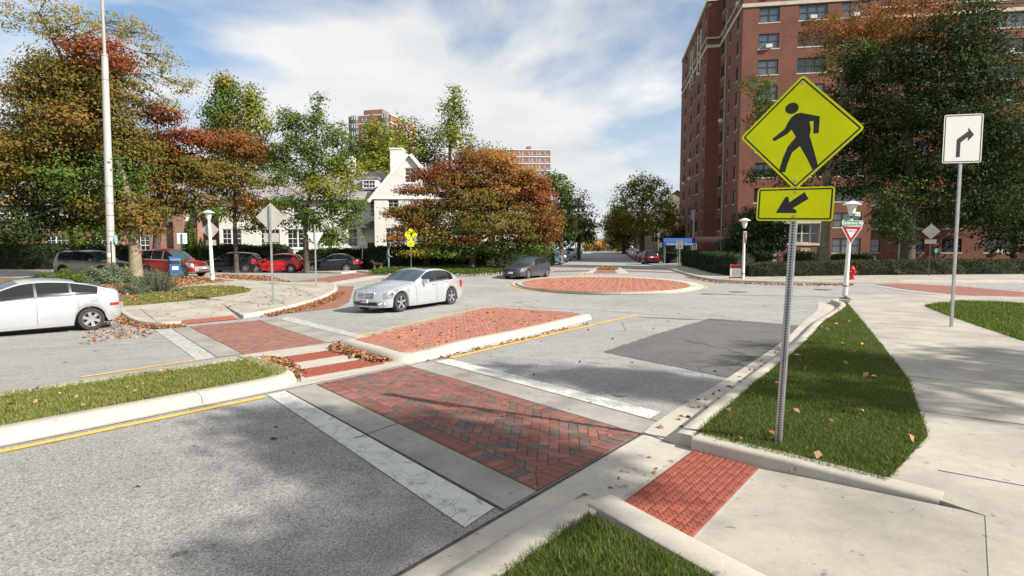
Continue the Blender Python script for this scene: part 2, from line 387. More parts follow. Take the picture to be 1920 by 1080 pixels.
# road bed: one fine sheet for the whole junction, coarser sheets towards the horizon
def grid_sheet(name, x0, x1, y0, y1, step, m, dz=0.0):
    xs = np.arange(x0, x1 + step / 2, step); ys = np.arange(y0, y1 + step / 2, step)
    XX, YY = np.meshgrid(xs, ys); xy = np.stack([XX.ravel(), YY.ravel()], 1); z = Tn(xy) + dz
    nx = len(xs); v = np.column_stack([xy, z]); f = []
    for j in range(len(ys) - 1):
        for i in range(nx - 1): q = j * nx + i; f.append((q, q + 1, q + nx + 1, q + nx))
    me = bpy.data.meshes.new(name); me.from_pydata(v.tolist(), [], f); me.materials.append(m)
    o = bpy.data.objects.new(name, me); COL.objects.link(o); o['kind'] = 'structure'; return o
M_GROUND = mat('ground_grass_dirt', (0.09, 0.10, 0.035), 0.95, var=0.4, vscale=0.5)
grid_sheet('road', -45, 45, -12, 70, 1.0, M_ROAD)
ds = Vector((0.16, 0.987)); dn = Vector((0.987, -0.16))      # far street: along, across
def FS(s, n): p = Vector((8.6, 52.6)) + ds * s + dn * n; return (p.x, p.y)
sheet('far_street', [FS(-2, -6.4), FS(-2, 6.6), FS(98, 6.6), FS(98, -6.4)], 0.006, M_ROAD, step=2.0)
g0 = MB(); q = 900
g0.add([(-q, -200, -0.9), (q, -200, -0.9), (q, 1500, .4), (-q, 1500, .4)], [(0, 1, 2, 3)]).build('ground', M_GROUND, fixn=False, kind='structure')
grid_sheet('terrain', -90, 90, 50, 240, 5, M_GROUND, dz=-0.12)

# ------------------------------------------------------------------ near right corner
cf = [(1.72, .37), (3.2, .27), (4.62, .18), (7.36, .03), (9.9, -.18), (12.3, -.42), (14.8, -.52), (17.0, -.62), (18.3, -.85), (19.3, -1.25), (19.75, -1.05), (19.6, -.55)]
curb_front = smooth_line(WL(cf), 5)
kerb('kerb_right', curb_front, .20, .13, 1, joint=4.2)
gut = WL([(1.80, .0), (2.53, -.07), (4.9, -.15), (8.9, -.37), (12.5, -.75), (16.4, -1.12), (18.6, -1.5), (19.65, -1.75)])
sheet('gutter_right', smooth_line(gut, 5) + smooth_line(WL(cf[:10]), 5)[::-1], .006, M_CURB)
sheet('gutter_ramp', WL([(-7.5, .07), (-1.44, .05), (0, .012), (1.79, .012), (1.71, .60), (.15, .60), (.2, .29), (-7.5, .29)]), .007, M_CURB)
kerb('kerb_lower', WL([(-7.5, .29), (-3, .29), (-1.2, .28), (.22, .28)]), .34, .12, 1, joint=2.4, batter=.10, hf=lambda x, y: max(0.0, min(1, (.22 - ((Vector((x, y)) - O2).dot(U2))) / .45)))
kerb('kerb_ramp_near', WL([(.13, .60), (-.08, 1.26), (-.20, 1.65), (-.5, 2.7)]), .26, .12, 1, joint=9, batter=.015)
kerb('kerb_ramp_far', WL([(1.93, .575), (1.66, .58), (1.62, 1.40), (1.5, 2.5)][1:]), .22, .13, -1, joint=9, batter=.02)
def ramp_dz(x, y):
    n = (Vector((x, y)) - O2).dot(N2); return .008 + .11 * max(0, min(1, (n - 1.25) / 1.5))
sheet('pavement_ramp', WL([(1.72, .56), (1.63, 1.255), (-.08, 1.255), (.15, .56)]), .008, M_CONC)
sheet('pavement_ramp', WL([(1.63, 1.255), (1.45, 2.75), (-.62, 2.75), (-.08, 1.255)]), 0, M_CONC, dzf=ramp_dz)
cb = offset_line(curb_front, .19)
side_edge = WL([(18.3, -.55), (13.7, .42), (9.86, 1.22), (6.0, 2.0), (3.2, 2.35), (1.5, 2.4)])
sheet('verge_right', cb[:cb.index(min(cb, key=lambda p: (Vector(p) - Vector(W(18.3, -.6))).length)) + 1] + side_edge[:-1] + WL([(1.66, 2.15), (1.72, .62)]), .115, M_LAWN)
walk = [W(19.7, -.6)] + PL([(1582, 556), (1640, 555), (1770, 557), (1920, 560)], .05) + [(44, 21), (44, -11), W(-16, 2.75), W(1.43, 2.75), W(1.66, 2.15)] + side_edge[::-1][1:]
sheet('pavement_right', walk, .122, M_CONC, skirt=.14)
sheet('lawn_right', PL([(1733, 574), (1800, 565), (1920, 570), (1920, 640), (1830, 610), (1770, 589)], .12) , .127, M_LAWN)
sheet('verge_near', WL([(-.27, .62), (-7, .62), (-7, 2.75), (-.78, 2.75), (-.48, 1.6)]), .105, M_LAWN)
# expansion joints scored in the pavement: thin dark grooves, as strips of sand
def joint(a, b, w=.012, dz=.126, nm='pavement_joint'):
    a, b = Vector(a), Vector(b); t = (b - a).normalized(); n = Vector((t.y, -t.x)) * w / 2
    return sheet(nm, [tuple(a - n), tuple(b - n), tuple(b + n), tuple(a + n)], dz, M_GROUT)
for u in (2.2, 4.2, 6.2, 8.2, 10.2, 12.2, 14.2, 16.2): joint(W(u, 2.5 - (u - 2) * .18), W(u + .2, 5.2))
joint(W(1.85, -.01), W(1.72, .36), .014, .0105); joint(W(1.80, .01), W(-7.5, .07), .03, .0105)

for a_, b_ in (((545, 577), (492, 546)), ((600, 560), (545, 536)), ((300, 606), (262, 577)), ((420, 569), (470, 546)), ((560, 556), (470, 562))):
    p_, q_ = PL([a_, b_], .125); joint(p_, q_, .016, .1265)
# ------------------------------------------------------------------ brick laying
def clip(poly, conv):
    def area(p): return sum(p[i][0] * p[(i + 1) % len(p)][1] - p[(i + 1) % len(p)][0] * p[i][1] for i in range(len(p))) / 2
    c = conv if area(conv) > 0 else conv[::-1]; o = poly
    for i in range(len(c)):
        a, b = c[i], c[(i + 1) % len(c)]; ins = o; o = []
        if not ins: return []
        sd = lambda p: (b[0] - a[0]) * (p[1] - a[1]) - (b[1] - a[1]) * (p[0] - a[0])
        for j in range(len(ins)):
            p, q_ = ins[j], ins[(j + 1) % len(ins)]; sp, sq = sd(p), sd(q_)
            if sp >= 0: o.append(p)
            if sp * sq < 0: t = sp / (sp - sq); o.append((p[0] + (q_[0] - p[0]) * t, p[1] + (q_[1] - p[1]) * t))
    o = [p for i, p in enumerate(o) if math.hypot(p[0] - o[i - 1][0], p[1] - o[i - 1][1]) > 1e-4]
    return o if len(o) > 2 and abs(area(o)) > 0.0008 else []
def herring(conv, ang, bw=.1016, origin=(0, 0)):
    """herringbone rectangles covering a convex area, bricks at ang"""
    ca, sa = math.cos(ang), math.sin(ang); inv = [((x - origin[0]) * ca + (y - origin[1]) * sa, -(x - origin[0]) * sa + (y - origin[1]) * ca) for x, y in conv]
    x0 = min(p[0] for p in inv) - .5; x1 = max(p[0] for p in inv) + .5; y0 = min(p[1] for p in inv) - .5; y1 = max(p[1] for p in inv) + .5
    out_ = []; w = bw
    for k in range(int(math.floor(y0 / w)) - 2, int(math.ceil(y1 / w)) + 2):
        for m_ in range(int(math.floor((x0 - k * w) / (4 * w))) - 2, int(math.ceil((x1 - k * w) / (4 * w))) + 2):
            bx = k * w + 4 * m_ * w; by = k * w
            for rc in ((bx, by, bx + 2 * w, by + w), (bx + 2 * w, by - w, bx + 3 * w, by + w)):
                # horizontal brick, and the vertical brick at its end
                p = [(rc[0], rc[1]), (rc[2], rc[1]), (rc[2], rc[3]), (rc[0], rc[3])]
                if p[2][0] < x0 or p[0][0] > x1: continue
                out_.append([(x * ca - y * sa + origin[0], x * sa + y * ca + origin[1]) for x, y in p])
    return out_
def shrink(p, d):
    cx = sum(q[0] for q in p) / len(p); cy = sum(q[1] for q in p) / len(p); o = []
    n = len(p)
    for i in range(n):
        a, b, c = Vector(p[i - 1]), Vector(p[i]), Vector(p[(i + 1) % n])
        e1 = (b - a); e2 = (c - b)
        if e1.length < 1e-6 or e2.length < 1e-6: continue
        e1.normalize(); e2.normalize(); n1 = Vector((-e1.y, e1.x)); n2 = Vector((-e2.y, e2.x)); bis = n1 + n2
        if bis.length < 1e-3: continue
        bis = bis / max(.35, bis.length_squared / 2)
        o.append((b.x + bis.x * d, b.y + bis.y * d))
    return o
def brick_geo(mb, p, z0, z1, mi=0, cham=.004, off=(0, 0, 0)):
    q_ = shrink(p, cham); n = len(p)
    if len(q_) != n: q_ = p
    vs = [(x - off[0], y - off[1], z0 - off[2]) for x, y in p] + [(x - off[0], y - off[1], z1 - cham - off[2]) for x, y in p] + [(x - off[0], y - off[1], z1 - off[2]) for x, y in q_]
    fs = [(i, (i + 1) % n, n + (i + 1) % n, n + i) for i in range(n)] + [(n + i, n + (i + 1) % n, 2 * n + (i + 1) % n, 2 * n + i) for i in range(n)] + [tuple(range(2 * n, 3 * n))]
    mb.add(vs, fs, mi)
def ccw(p):
    a = sum(p[i][0] * p[(i + 1) % len(p)][1] - p[(i + 1) % len(p)][0] * p[i][1] for i in range(len(p)))
    return p if a > 0 else p[::-1]
def lay(root, polys, mats, weights, dz, limit=300, joint_w=.0022, nm='brick', rough=.0022):
    polys = [shrink(ccw(p), joint_w) for p in polys]; polys = [p for p in polys if len(p) > 2]
    polys.sort(key=lambda p: p[0][0] ** 2 + p[0][1] ** 2)
    C = np.array([(sum(a for a, _ in p) / len(p), sum(b for _, b in p) / len(p)) for p in polys]); Z = Tn(C)
    rest = MB()
    for i, p in enumerate(polys):
        z1 = Z[i] + dz + random.uniform(-rough, rough); mi = random.choices(range(len(mats)), weights)[0]
        if i < limit:
            mb = MB(); c = (C[i][0], C[i][1], z1); brick_geo(mb, p, Z[i] + dz - .02, z1, 0, off=c)
            o = mb.build(nm, mats[mi], root, loc=c, fixn=False)
        else: brick_geo(rest, p, Z[i] + dz - .02, z1, mi)
    if rest.v: rest.build(nm + '_field', mats, root, fixn=False, kind='stuff')
def border(a, b, inward, bw=.1016, depth=.205):
    """soldier course along a-b, bricks pointing inward"""
    a, b, iv = Vector(a), Vector(b), Vector(inward).normalized(); L = (b - a).length; n = max(1, round(L / bw)); t = (b - a) / n; o = []
    for k in range(n):
        p = a + t * k; o.append([tuple(p), tuple(p + t), tuple(p + t + iv * depth), tuple(p + iv * depth)])
    return o

# near crosswalk
cwA, cwB, cwC, cwD = W(0, -.02), W(1.77, -.02), W(2.50, -4.55), W(.83, -4.57)
bed = sheet('crosswalk_near', [cwA, cwB, cwC, cwD], .006, M_GROUT)
vA = (Vector(cwD) - Vector(cwA)).normalized(); uA = U2
e = .205
inner = [W(e / .98 + .037, -.02 - e), W(1.77 - e / .98 + .037, -.02 - e), W(2.50 - e / .98 - .037, -4.55 + e), W(.83 + e / .98 - .037, -4.55 + e)]
inner_v = lambda p: p
bo = []
def edge_course(P0, P1, Q0, Q1):
    """soldier bricks filling the quad between outer edge P0-P1 and inner edge Q0-Q1 (mitred corners)"""
    P0, P1, Q0, Q1 = map(Vector, (P0, P1, Q0, Q1)); n = max(1, round((P1 - P0).length / .1016)); t = (P1 - P0).normalized(); o = []
    quad = [tuple(P0), tuple(P1), tuple(Q1), tuple(Q0)]
    iv = Vector((-t.y, t.x)); 
    if iv.dot(Q0 - P0) < 0: iv = -iv
    w = (P1 - P0).length / n
    for k in range(n):
        p = P0 + t * w * k; r = clip([tuple(p), tuple(p + t * w), tuple(p + t * w + iv * .3), tuple(p + iv * .3)], quad)
        if r: o.append(r)
    return o
bo += edge_course(cwA, cwB, inner[0], inner[1]); bo += edge_course(cwB, cwC, inner[1], inner[2]); bo += edge_course(cwC, cwD, inner[2], inner[3]); bo += edge_course(cwD, cwA, inner[3], inner[0])
hb = [clip(p, inner) for p in herring(inner, math.atan2(vA.y, vA.x) - math.pi / 4, origin=inner[0])]
lay(bed, bo + [p for p in hb if p], M_BR, [46, 14, 20, 17, 12], .0135, 300)
def quadsheet(name, pts, dz, m, parent=None): return sheet(name, pts, dz, m, parent=parent)
quadsheet('concrete_band', WL([(-.42, -.02), (-.005, -.02), (.825, -4.57), (.37, -4.57)]), .008, M_BAND, bed)
quadsheet('concrete_band', WL([(1.79, -.02), (2.29, -.05), (3.01, -4.50), (2.51, -4.55)]), .008, M_BAND, bed)
quadsheet('white_line', WL([(-.80, -.06), (-.44, -.10), (.355, -4.57), (.10, -4.57)]), .0075, M_WHITE, bed)
quadsheet('white_line', WL([(2.31, -.16), (2.66, -.18), (3.36, -4.45), (3.03, -4.48)]), .0075, M_WHITE, bed)
for (u0, n0, u1, n1) in ((-.43, -.02, .365, -4.57), (-.002, -.02, .828, -4.57), (2.30, -.05, 3.02, -4.50), (1.78, -.02, 2.505, -4.55)):
    joint(W(u0, n0), W(u1, n1), .022, .0100, 'joint_line').parent = bed
joint(W(-.21, -2.2), W(.42, -2.25), .012, .0106, 'joint_line').parent = bed
for o in bed.children:
    if 'kind' in o and o['kind'] == 'structure': del o['kind']

# tactile pavers on the near ramp: each paver with its rows of domes
def tactile(name, A, B, C_, D_, dz, nx, ny, label=None, domes=True, lim=300, m=M_TACT):
    A, B, C_, D_ = map(Vector, (A, B, C_, D_))
    f = lambda s, t: (A * (1 - s) + B * s) * (1 - t) + (D_ * (1 - s) + C_ * s) * t
    bed_ = sheet(name, [tuple(A), tuple(B), tuple(C_), tuple(D_)], dz, M_GROUT)
    cells = []
    for j in range(ny):
        i = 0; r = (j // 1) % 2
        while i < nx:
            w = 2 if not (r and i == 0) else 1
            w = min(w, nx - i); cells.append((i, j, w)); i += w
    for (i, j, w) in cells:
        p = [tuple(f(i / nx, j / ny)), tuple(f((i + w) / nx, j / ny)), tuple(f((i + w) / nx, (j + 1) / ny)), tuple(f(i / nx, (j + 1) / ny))]
        p = shrink(ccw(p), .003); c = (sum(q_[0] for q_ in p) / 4, sum(q_[1] for q_ in p) / 4); z = T(*c) + dz + .008 + random.uniform(-.001, .001)
        mb = MB(); brick_geo(mb, p, z - .02, z, 0, .003, (c[0], c[1], z))
        if domes:
            for a in range(2 * w):
                for b_ in range(2):
                    s = (i + (a + .5) / 2) / nx; t = (j + (b_ + .5) / 2) / ny; d = f(s, t)
                    mb.lathe([(.0135, -.001), (.012, .004), (.008, .0062), (.0001, .0066)], 7, (d.x - c[0], d.y - c[1], 0))
        mb.build('tactile_paver', m, bed_, loc=(c[0], c[1], z), fixn=False, smooth=domes)
    return bed_
tactile('tactile_paving', W(.12, .61), W(.12 + 1.55, .61), W(1.61, 1.225), W(-.07, 1.225), .010, 15, 6)

# ------------------------------------------------------------------ centre median (grass), refuge, triangular brick island
gm = WL([(-9, -5.06), (-4, -5.05), (.55, -5.06), (.80, -5.3), (1.02, -6.3), (.98, -6.85), (-4, -6.88), (-9, -6.9)])
sheet('median_lawn', gm, .115, M_LAWN)
kerb('kerb_median', smooth_line(WL([(-9, -4.74), (-4, -4.74), (-1, -4.74), (-.2, -4.74), (.25, -4.745), (.52, -4.80), (.74, -4.96), (.88, -5.2), (.98, -5.6), (1.08, -6.1), (1.15, -6.5), (1.17, -6.8), (1.08, -7.0), (.88, -7.08), (.5, -7.1), (-.2, -7.1), (-1, -7.1), (-4, -7.1), (-9, -7.1)]), 4), .33, .13, -1, joint=3.9, batter=.09)
strip('gutter_median', WL([(-9, -4.62), (0, -4.62), (2.52, -4.60)]), -.05, -.30, .009, M_CURB)
sheet('refuge', WL([(.75, -4.85), (2.6, -4.70), (2.95, -5.0), (3.25, -7.3), (3.3, -7.75), (1.25, -7.95), (1.2, -6.9), (.95, -5.2)]), .012, M_CURB)
tactile('refuge_paving', W(.96, -5.08), W(2.36, -4.98), W(2.45, -5.60), W(1.08, -5.68), .014, 12, 6)
tactile('refuge_paving', W(1.12, -6.33), W(2.60, -6.26), W(2.72, -6.92), W(1.26, -7.02), .014, 12, 6)
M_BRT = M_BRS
tri_b = PL([(757, 661), (880, 634), (950, 621), (1040, 601), (1092, 589), (1070, 585.5), (940, 577), (905, 578), (841, 598), (796, 607), (664, 636.5)], .13)
def hull(P):
    P = sorted(set(map(tuple, P)))
    def half(Q):
        h = []
        for p in Q:
            while len(h) > 1 and (h[-1][0] - h[-2][0]) * (p[1] - h[-2][1]) - (h[-1][1] - h[-2][1]) * (p[0] - h[-2][0]) <= 0: h.pop()
            h.append(p)
        return h[:-1]
    return half(P) + half(P[::-1])
tri_hull = hull(tri_b)
tri = sheet('brick_island', tri_b, .112, M_GROUT)
hbt = [clip(p, tri_hull) for p in herring(tri_hull, R(50.8 - 45), origin=tri_b[0])]
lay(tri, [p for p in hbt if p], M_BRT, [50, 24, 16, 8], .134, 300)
lowpath = [tri_b[10], tuple(Vector(tri_b[10]) * .5 + Vector(tri_b[0]) * .5), tri_b[0], tri_b[1], tri_b[2], tri_b[3], tri_b[4]]
lp = offset_line(lowpath, .31); lp[0] = tuple(Vector(lp[0]) + (Vector(lp[0]) - Vector(lp[1])).normalized() * .12)
lp = lp[:2] + [tuple(Vector(lp[2]) + (Vector(lp[2]) - (Vector(lp[1]) + Vector(lp[3])) / 2).normalized() * .05)] + lp[3:]
kerb('kerb_island', smooth_line(lp, 5), .31, .135, -1, joint=3.2, batter=.10)
kerb('kerb_island_far', offset_line([tri_b[10], tri_b[9], tri_b[8], tri_b[7], tri_b[6], tri_b[5], tri_b[4]], -.11), .11, .133, 1, joint=6, batter=.02)
strip('gutter_island', PL([(770, 686), (885, 660), (980, 638), (1055, 621), (1112, 607)]), -.06, -.42, .007, M_CURB)

def line_px(name, pts, w, m, dz=.0085):
    return strip(name, PL(pts), -w / 2, w / 2, dz, m)
strip('yellow_line', WL([(-9, -4.50), (.04, -4.50)]), -.05, .05, .0085, M_YELLOW)
line_px('yellow_line', [(845, 672), (950, 647), (1060, 621), (1195, 590)], .11, M_YELLOW)
line_px('yellow_line', [(668, 632), (745, 613), (845, 590), (900, 579), (935, 573)], .10, M_YELLOW)
line_px('white_edge_line', [(935, 572.5), (1100, 581), (1250, 591)], .09, M_WHITE2)
line_px('white_edge_line', [(1330, 591.5), (1365, 592.5)], .09, M_WHITE2)
line_px('white_edge_line', [(1440, 590), (1512, 582)], .10, M_WHITE2)
line_px('yellow_line', [(150, 708), (260, 692), (372, 675)], .10, M_YELLOW)
pp_ = dense(PL([(1130, 660), (1230, 627), (1330, 597), (1420, 604), (1508, 612), (1440, 664), (1367, 709), (1240, 683)]), .12, closed=True)
sheet('asphalt_patch', [(x + random.uniform(-.022, .022), y + random.uniform(-.022, .022)) for x, y in pp_], .0055, M_PATCH)

# second crosswalk (far lanes)
c2 = PL([(457, 665), (613, 643), (485, 601), (355, 613)]); bed2 = sheet('crosswalk_far_lane', c2, .006, M_GROUT)
ax = (Vector(c2[3]) - Vector(c2[0])).normalized(); s2 = .2
bi = c2
rows = [clip(p, c2) for p in herring(c2, math.atan2(ax.y, ax.x) + math.pi / 4, origin=c2[0])]
lay(bed2, [p for p in rows if p], [brickmat('brick_dusty', (0.235, 0.105, 0.08)), brickmat('brick_dusty_light', (0.27, 0.125, 0.095)), brickmat('brick_dusty_deep', (0.20, 0.09, 0.072))], [5, 3, 3], .0125, 160)
for pts, m, dz in (([(408, 671), (456, 665), (354, 613), (322, 616)], M_BAND, .008), ([(613, 643), (670, 635), (516, 597), (486, 601)], M_BAND, .008),
                   ([(370, 677), (407, 671), (321, 616), (290, 618.5)], M_WHITE2, .0075), ([(671, 635), (692, 632), (546, 594), (517, 597)], M_WHITE2, .0075)):
    o = sheet('concrete_band' if m == M_BAND else 'white_line', PL(pts), dz, m, parent=bed2)
for a, b in (((457, 665), (355, 613)), ((613, 643), (486, 601)), ((407, 671), (322, 616)), ((671, 635), (517, 597))):
    p, q_ = PL([a, b]); o = joint(p, q_, .02, .010, 'joint_line'); o.parent = bed2; del o['kind']

# ------------------------------------------------------------------ far left corner island
edge = [(120, 640), (225, 590), (238, 600), (270, 611), (335, 612), (343, 609), (450, 599), (470, 594), (520, 585), (560, 575), (600, 563), (622, 553), (631, 545), (628, 538), (610, 533), (560, 533), (500, 531), (440, 526)]
isl_front = PL([(222, 588), (232, 596), (243, 603), (262, 609), (300, 612), (338, 611)])
isl_mid = PL([(343, 609.5), (455, 598.5)])
isl_right = PL([(458, 597), (500, 589), (545, 579), (585, 568), (613, 557.5), (628, 549), (632, 542), (626, 536), (606, 532.5)])
kerb('kerb_corner', smooth_line(isl_front, 4), .18, .13, -1, joint=3.2)
kerb('kerb_corner', smooth_line(isl_right, 4), .18, .13, -1, joint=3.2)
back = PL([(606, 532.5), (540, 533), (470, 530), (400, 523.5), (330, 521), (240, 520), (150, 520)]) + [(-44, 31), (-44, 20)]
near_left = PL([(150, 580), (222, 588)])
def isl_dz(x, y): return .122
ramp_pts = PL([(430, 570), (400, 574), (330, 577)])
pv = near_left + offset_line(smooth_line(isl_front, 4), -.17) + PL([(343, 603), (302, 583), (322, 577), (412, 568), (422, 572), (455, 591)], .12) + offset_line(smooth_line(isl_right, 4), -.17) + back
sheet('pavement_corner', pv, .122, M_CONC, skirt=.14)
def rdz(x, y):
    a = Vector(gp(395, 604)); b = Vector(gp(375, 574)); t = ((Vector((x, y)) - a).dot((b - a).normalized())) / (b - a).length
    return .012 + .112 * max(0, min(1, t))
sheet('pavement_corner_ramp', PL([(343, 609), (455, 598)]) + PL([(455, 591.5), (421, 570), (412, 567.5), (322, 576.5), (300, 582), (341, 603)], .12), 0, M_CONC, dzf=rdz)
tactile('corner_paving', *PL([(338, 607.5), (446, 597.5), (436, 592), (332, 602)], .03), .034, 12, 4, domes=False, m=mat('tactile_paver_sunlit', (0.30, 0.095, 0.06), .85, var=.2, vscale=6))  # paler copy of the red pavers, sunlight put into its colour
sheet('corner_lawn', smooth_line(PL([(232, 574), (330, 566), (430, 553.5), (468, 546), (462, 541), (430, 537), (385, 537.5), (345, 540), (325, 547), (290, 549), (232, 560)], .12), 3), .128, M_LAWN)
sheet('planting_bed', PL([(-50, 566), (150, 566), (232, 566), (290, 550), (325, 547), (340, 538), (330, 530), (300, 524), (150, 521), (-50, 521)], .12), .126, mat('mulch', (0.16, 0.10, 0.06), .95, var=.4, vscale=5))
sheet('leaf_covered_verge', PL([(335, 532), (400, 534), (440, 526), (370, 519), (250, 516), (240, 521)], .12), .127, mat('dry_sandy_verge', (0.36, 0.28, 0.19), .95, var=.25, vscale=4))
# brick gutter bay in front of the corner, side-street crosswalk
bay = PL([(545, 588), (632, 577.5), (654, 567), (664, 537), (634, 536.5), (634, 545), (614, 559), (580, 570)])
M_BAY = None
def pavermat(name, c1, c2, mortar, sc):
    g = NG(name, .86); q_ = g.n.nodes.new('ShaderNodeTexBrick'); q_.inputs['Scale'].default_value = sc; q_.inputs['Mortar Size'].default_value = .012
    q_.inputs['Color1'].default_value = (*c1, 1); q_.inputs['Color2'].default_value = (*c2, 1); q_.inputs['Mortar'].default_value = (*mortar, 1)
    g.n.links.new(g.map(rot=(0, 0, R(20))), q_.inputs['Vector'])
    c = g.mix(1, q_.outputs['Color'], g.ramp(g.noise(2, 5, .6), [(.3, .8), (.7, 1.08)]), 'MULTIPLY'); g.color(c); return g.m
M_PAVER = pavermat('distant_pavers', (.30, .12, .085), (.25, .095, .07), (.14, .09, .07), 2.4)
sheet('brick_bay', bay, .008, M_PAVER)
sheet('crosswalk_side', PL([(522, 533.5), (595, 533.5), (716, 514), (664, 513)]), .008, M_PAVER)
sheet('crosswalk_side_band', PL([(597, 534), (634, 535), (742, 517), (718, 514)]), .0085, M_CURB)
sheet('crosswalk_side_band', PL([(468, 530), (520, 533), (663, 512.8), (630, 510.8)]), .0085, M_BAND)
sheet('crosswalk_right', PL([(1640, 533), (1700, 543), (1800, 553), (1920, 560), (1920, 548), (1800, 537), (1700, 532)]), .008, M_PAVER)
line_px('white_edge_line', [(1640, 536), (1720, 548), (1800, 556)], .3, M_WHITE2)

# ------------------------------------------------------------------ roundabout
cx, cy = gp(1150, 535.5); rb = []
def ell(px0, px1, py0, py1, n=72, dz=0): 
    c_ = ((px0 + px1) / 2, (py0 + py1) / 2); o = []
    L_, R_ = Vector(gp(px0, c_[1] + 1.2, dz)), Vector(gp(px1, c_[1] + 3.2, dz)); Nn, Fn = Vector(gp(1148, py1, dz)), Vector(gp(1142, py0, dz)); C_ = (Nn + Fn) / 2
    a_ = (R_ - L_) / 2; b_ = (Fn - Nn) / 2
    a_ = Vector((a_.x, a_.y * .3)); C_ = Vector(((L_.x + R_.x) / 2, C_.y))
    return [tuple(C_ + a_ * math.cos(2 * math.pi * k / n) + Vector((b_.x * .2, b_.y)) * math.sin(2 * math.pi * k / n)) for k in range(n)]
ro = ell(958, 1342, 517.5, 552.5); ri = ell(979, 1314, 519.6, 548.2, dz=.12)
apron = MB(); n_ = len(ro)
prof = [(0, -.02), (.0, .03), (.35, .06), (.45, .06), (.55, .13), (1, .135), (1, .02)]
vs_ = []
for t_, h_ in prof:
    for a_, b_ in zip(ro, ri): x, y = a_[0] + (b_[0] - a_[0]) * t_, a_[1] + (b_[1] - a_[1]) * t_; vs_.append((x, y, T(x, y) + h_))
rbt = sheet('roundabout', ri, .118, M_GROUT)
for k in range(12):                       # the ring is cast in twelve sections
    mb = MB(); s0 = k * n_ // 12; ids = list(range(s0, s0 + n_ // 12 + 1)); vv = []; ff = []
    for j in range(len(prof)):
        for i in ids: vv.append(vs_[j * n_ + i % n_])
    w_ = len(ids)
    for j in range(len(prof) - 1):
        for i in range(w_ - 1): ff.append((j * w_ + i, j * w_ + i + 1, (j + 1) * w_ + i + 1, (j + 1) * w_ + i))
    # pull the ends in for the joint
    for j in range(len(prof)):
        for e_, d_ in ((0, 1), (w_ - 1, w_ - 2)):
            a_, b_ = Vector(vv[j * w_ + e_]), Vector(vv[j * w_ + d_]); vv[j * w_ + e_] = tuple(a_ + (b_ - a_) * .02)
    mb.add(vv, ff); mb.build('kerb_section', M_CURB, rbt, smooth=True, sharp=40)
hbr = [clip(p, ri) for p in herring(ri, R(33), origin=(cx, cy), bw=.11)]
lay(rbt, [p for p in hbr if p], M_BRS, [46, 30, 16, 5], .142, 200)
# painted yellow ring pieces
for (a0, a1) in ((R(195), R(258)), (R(-37), R(-22))):
    pts = [(ro[int(a / (2 * math.pi) * n_) % n_]) for a in np.linspace(a0, a1, 12)]
    c_ = Vector((sum(p[0] for p in ro) / n_, sum(p[1] for p in ro) / n_))
    o1 = [tuple(c_ + (Vector(p) - c_) * 1.012) for p in pts]; o2 = [tuple(c_ + (Vector(p) - c_) * 1.036) for p in pts]
    sheet('yellow_line', o1 + o2[::-1], .009, M_YELLOW)
# island and crosswalk at the mouth of the far street
nose = PL([(1098, 515), (1180, 515), (1162, 503), (1118, 503)]); sheet('street_island', nose, .10, M_CURB, skirt=.12)
sheet('street_island_paving', PL([(1111, 512.5), (1158, 512.5), (1150, 503.5), (1124, 503.5)], .1), .106, M_PAVER)
sheet('crosswalk_street', PL([(1032, 511), (1110, 508.5), (1170, 508.5), (1272, 513), (1268, 511), (1170, 506.5), (1118, 506.5), (1040, 508)]), .012, mat('paver_band_far', (.19, .10, .085), .9, var=.2))
line_px('yellow_line', [(1086, 516), (1101, 511)], .16, M_YELLOW, .014); line_px('yellow_line', [(1170, 511), (1180, 516)], .16, M_YELLOW, .014)
line_px('yellow_line', [(1158, 504), (1136, 495)], .22, M_YELLOW, .014); line_px('yellow_line', [(1120, 503.5), (1136, 495)], .12, M_YELLOW, .014)

# ------------------------------------------------------------------ far pavements
fr = PL([(1210, 494.5), (1232, 500), (1262, 508), (1290, 517), (1320, 524), (1350, 528), (1400, 530), (1480, 531.5), (1600, 532), (1770, 531.5), (1920, 531)])
fr_s = smooth_line([FS(96, 6.7), FS(40, 6.7), FS(22, 6.7)] + fr, 4)
kerb('kerb_far_right', fr_s, .2, .13, -1, joint=6)
fr_b = PL([(1920, 516), (1770, 519), (1600, 520), (1480, 519), (1420, 517), (1330, 506), (1290, 500), (1260, 494), (1245, 489)])
sheet('pavement_far_right', offset_line(fr_s, -.19) + fr_b + [FS(40, 10.5), FS(96, 10.5)], .122, M_CONC, skirt=.1, step=2)
lawn_b = [tuple(p) for p in fr_b]
sheet('lawn_far_right', lawn_b + [FS(40, 10.5), FS(96, 10.5), FS(96, 60), (75, 60), (75, 35)], .125, M_LAWN, step=3)
fl = PL([(-60, 509), (150, 509), (300, 508), (480, 508.5), (560, 511.5), (640, 513.5), (668, 511), (700, 514), (740, 515), (800, 517), (880, 516.5), (940, 514), (985, 508), (1015, 502), (1030, 496)])
fl_s = smooth_line(fl + [FS(22, -6.5), FS(96, -6.5)], 4)
kerb('kerb_far_left', fl_s, .2, .13, -1, joint=6)
fl_b = [FS(96, -9), FS(22, -9)] + PL([(1000, 497), (960, 504), (880, 509.5), (800, 510.5), (730, 508), (660, 505), (560, 503), (300, 502), (-60, 502)])
sheet('pavement_far_left', offset_line(fl_s, -.19) + fl_b, .122, M_CONC, skirt=.1, step=2)
sheet('lawn_far_left', fl_b[::-1] + [FS(96, -60), (-70, 110), (-70, 48)], .125, M_LAWN, step=4)
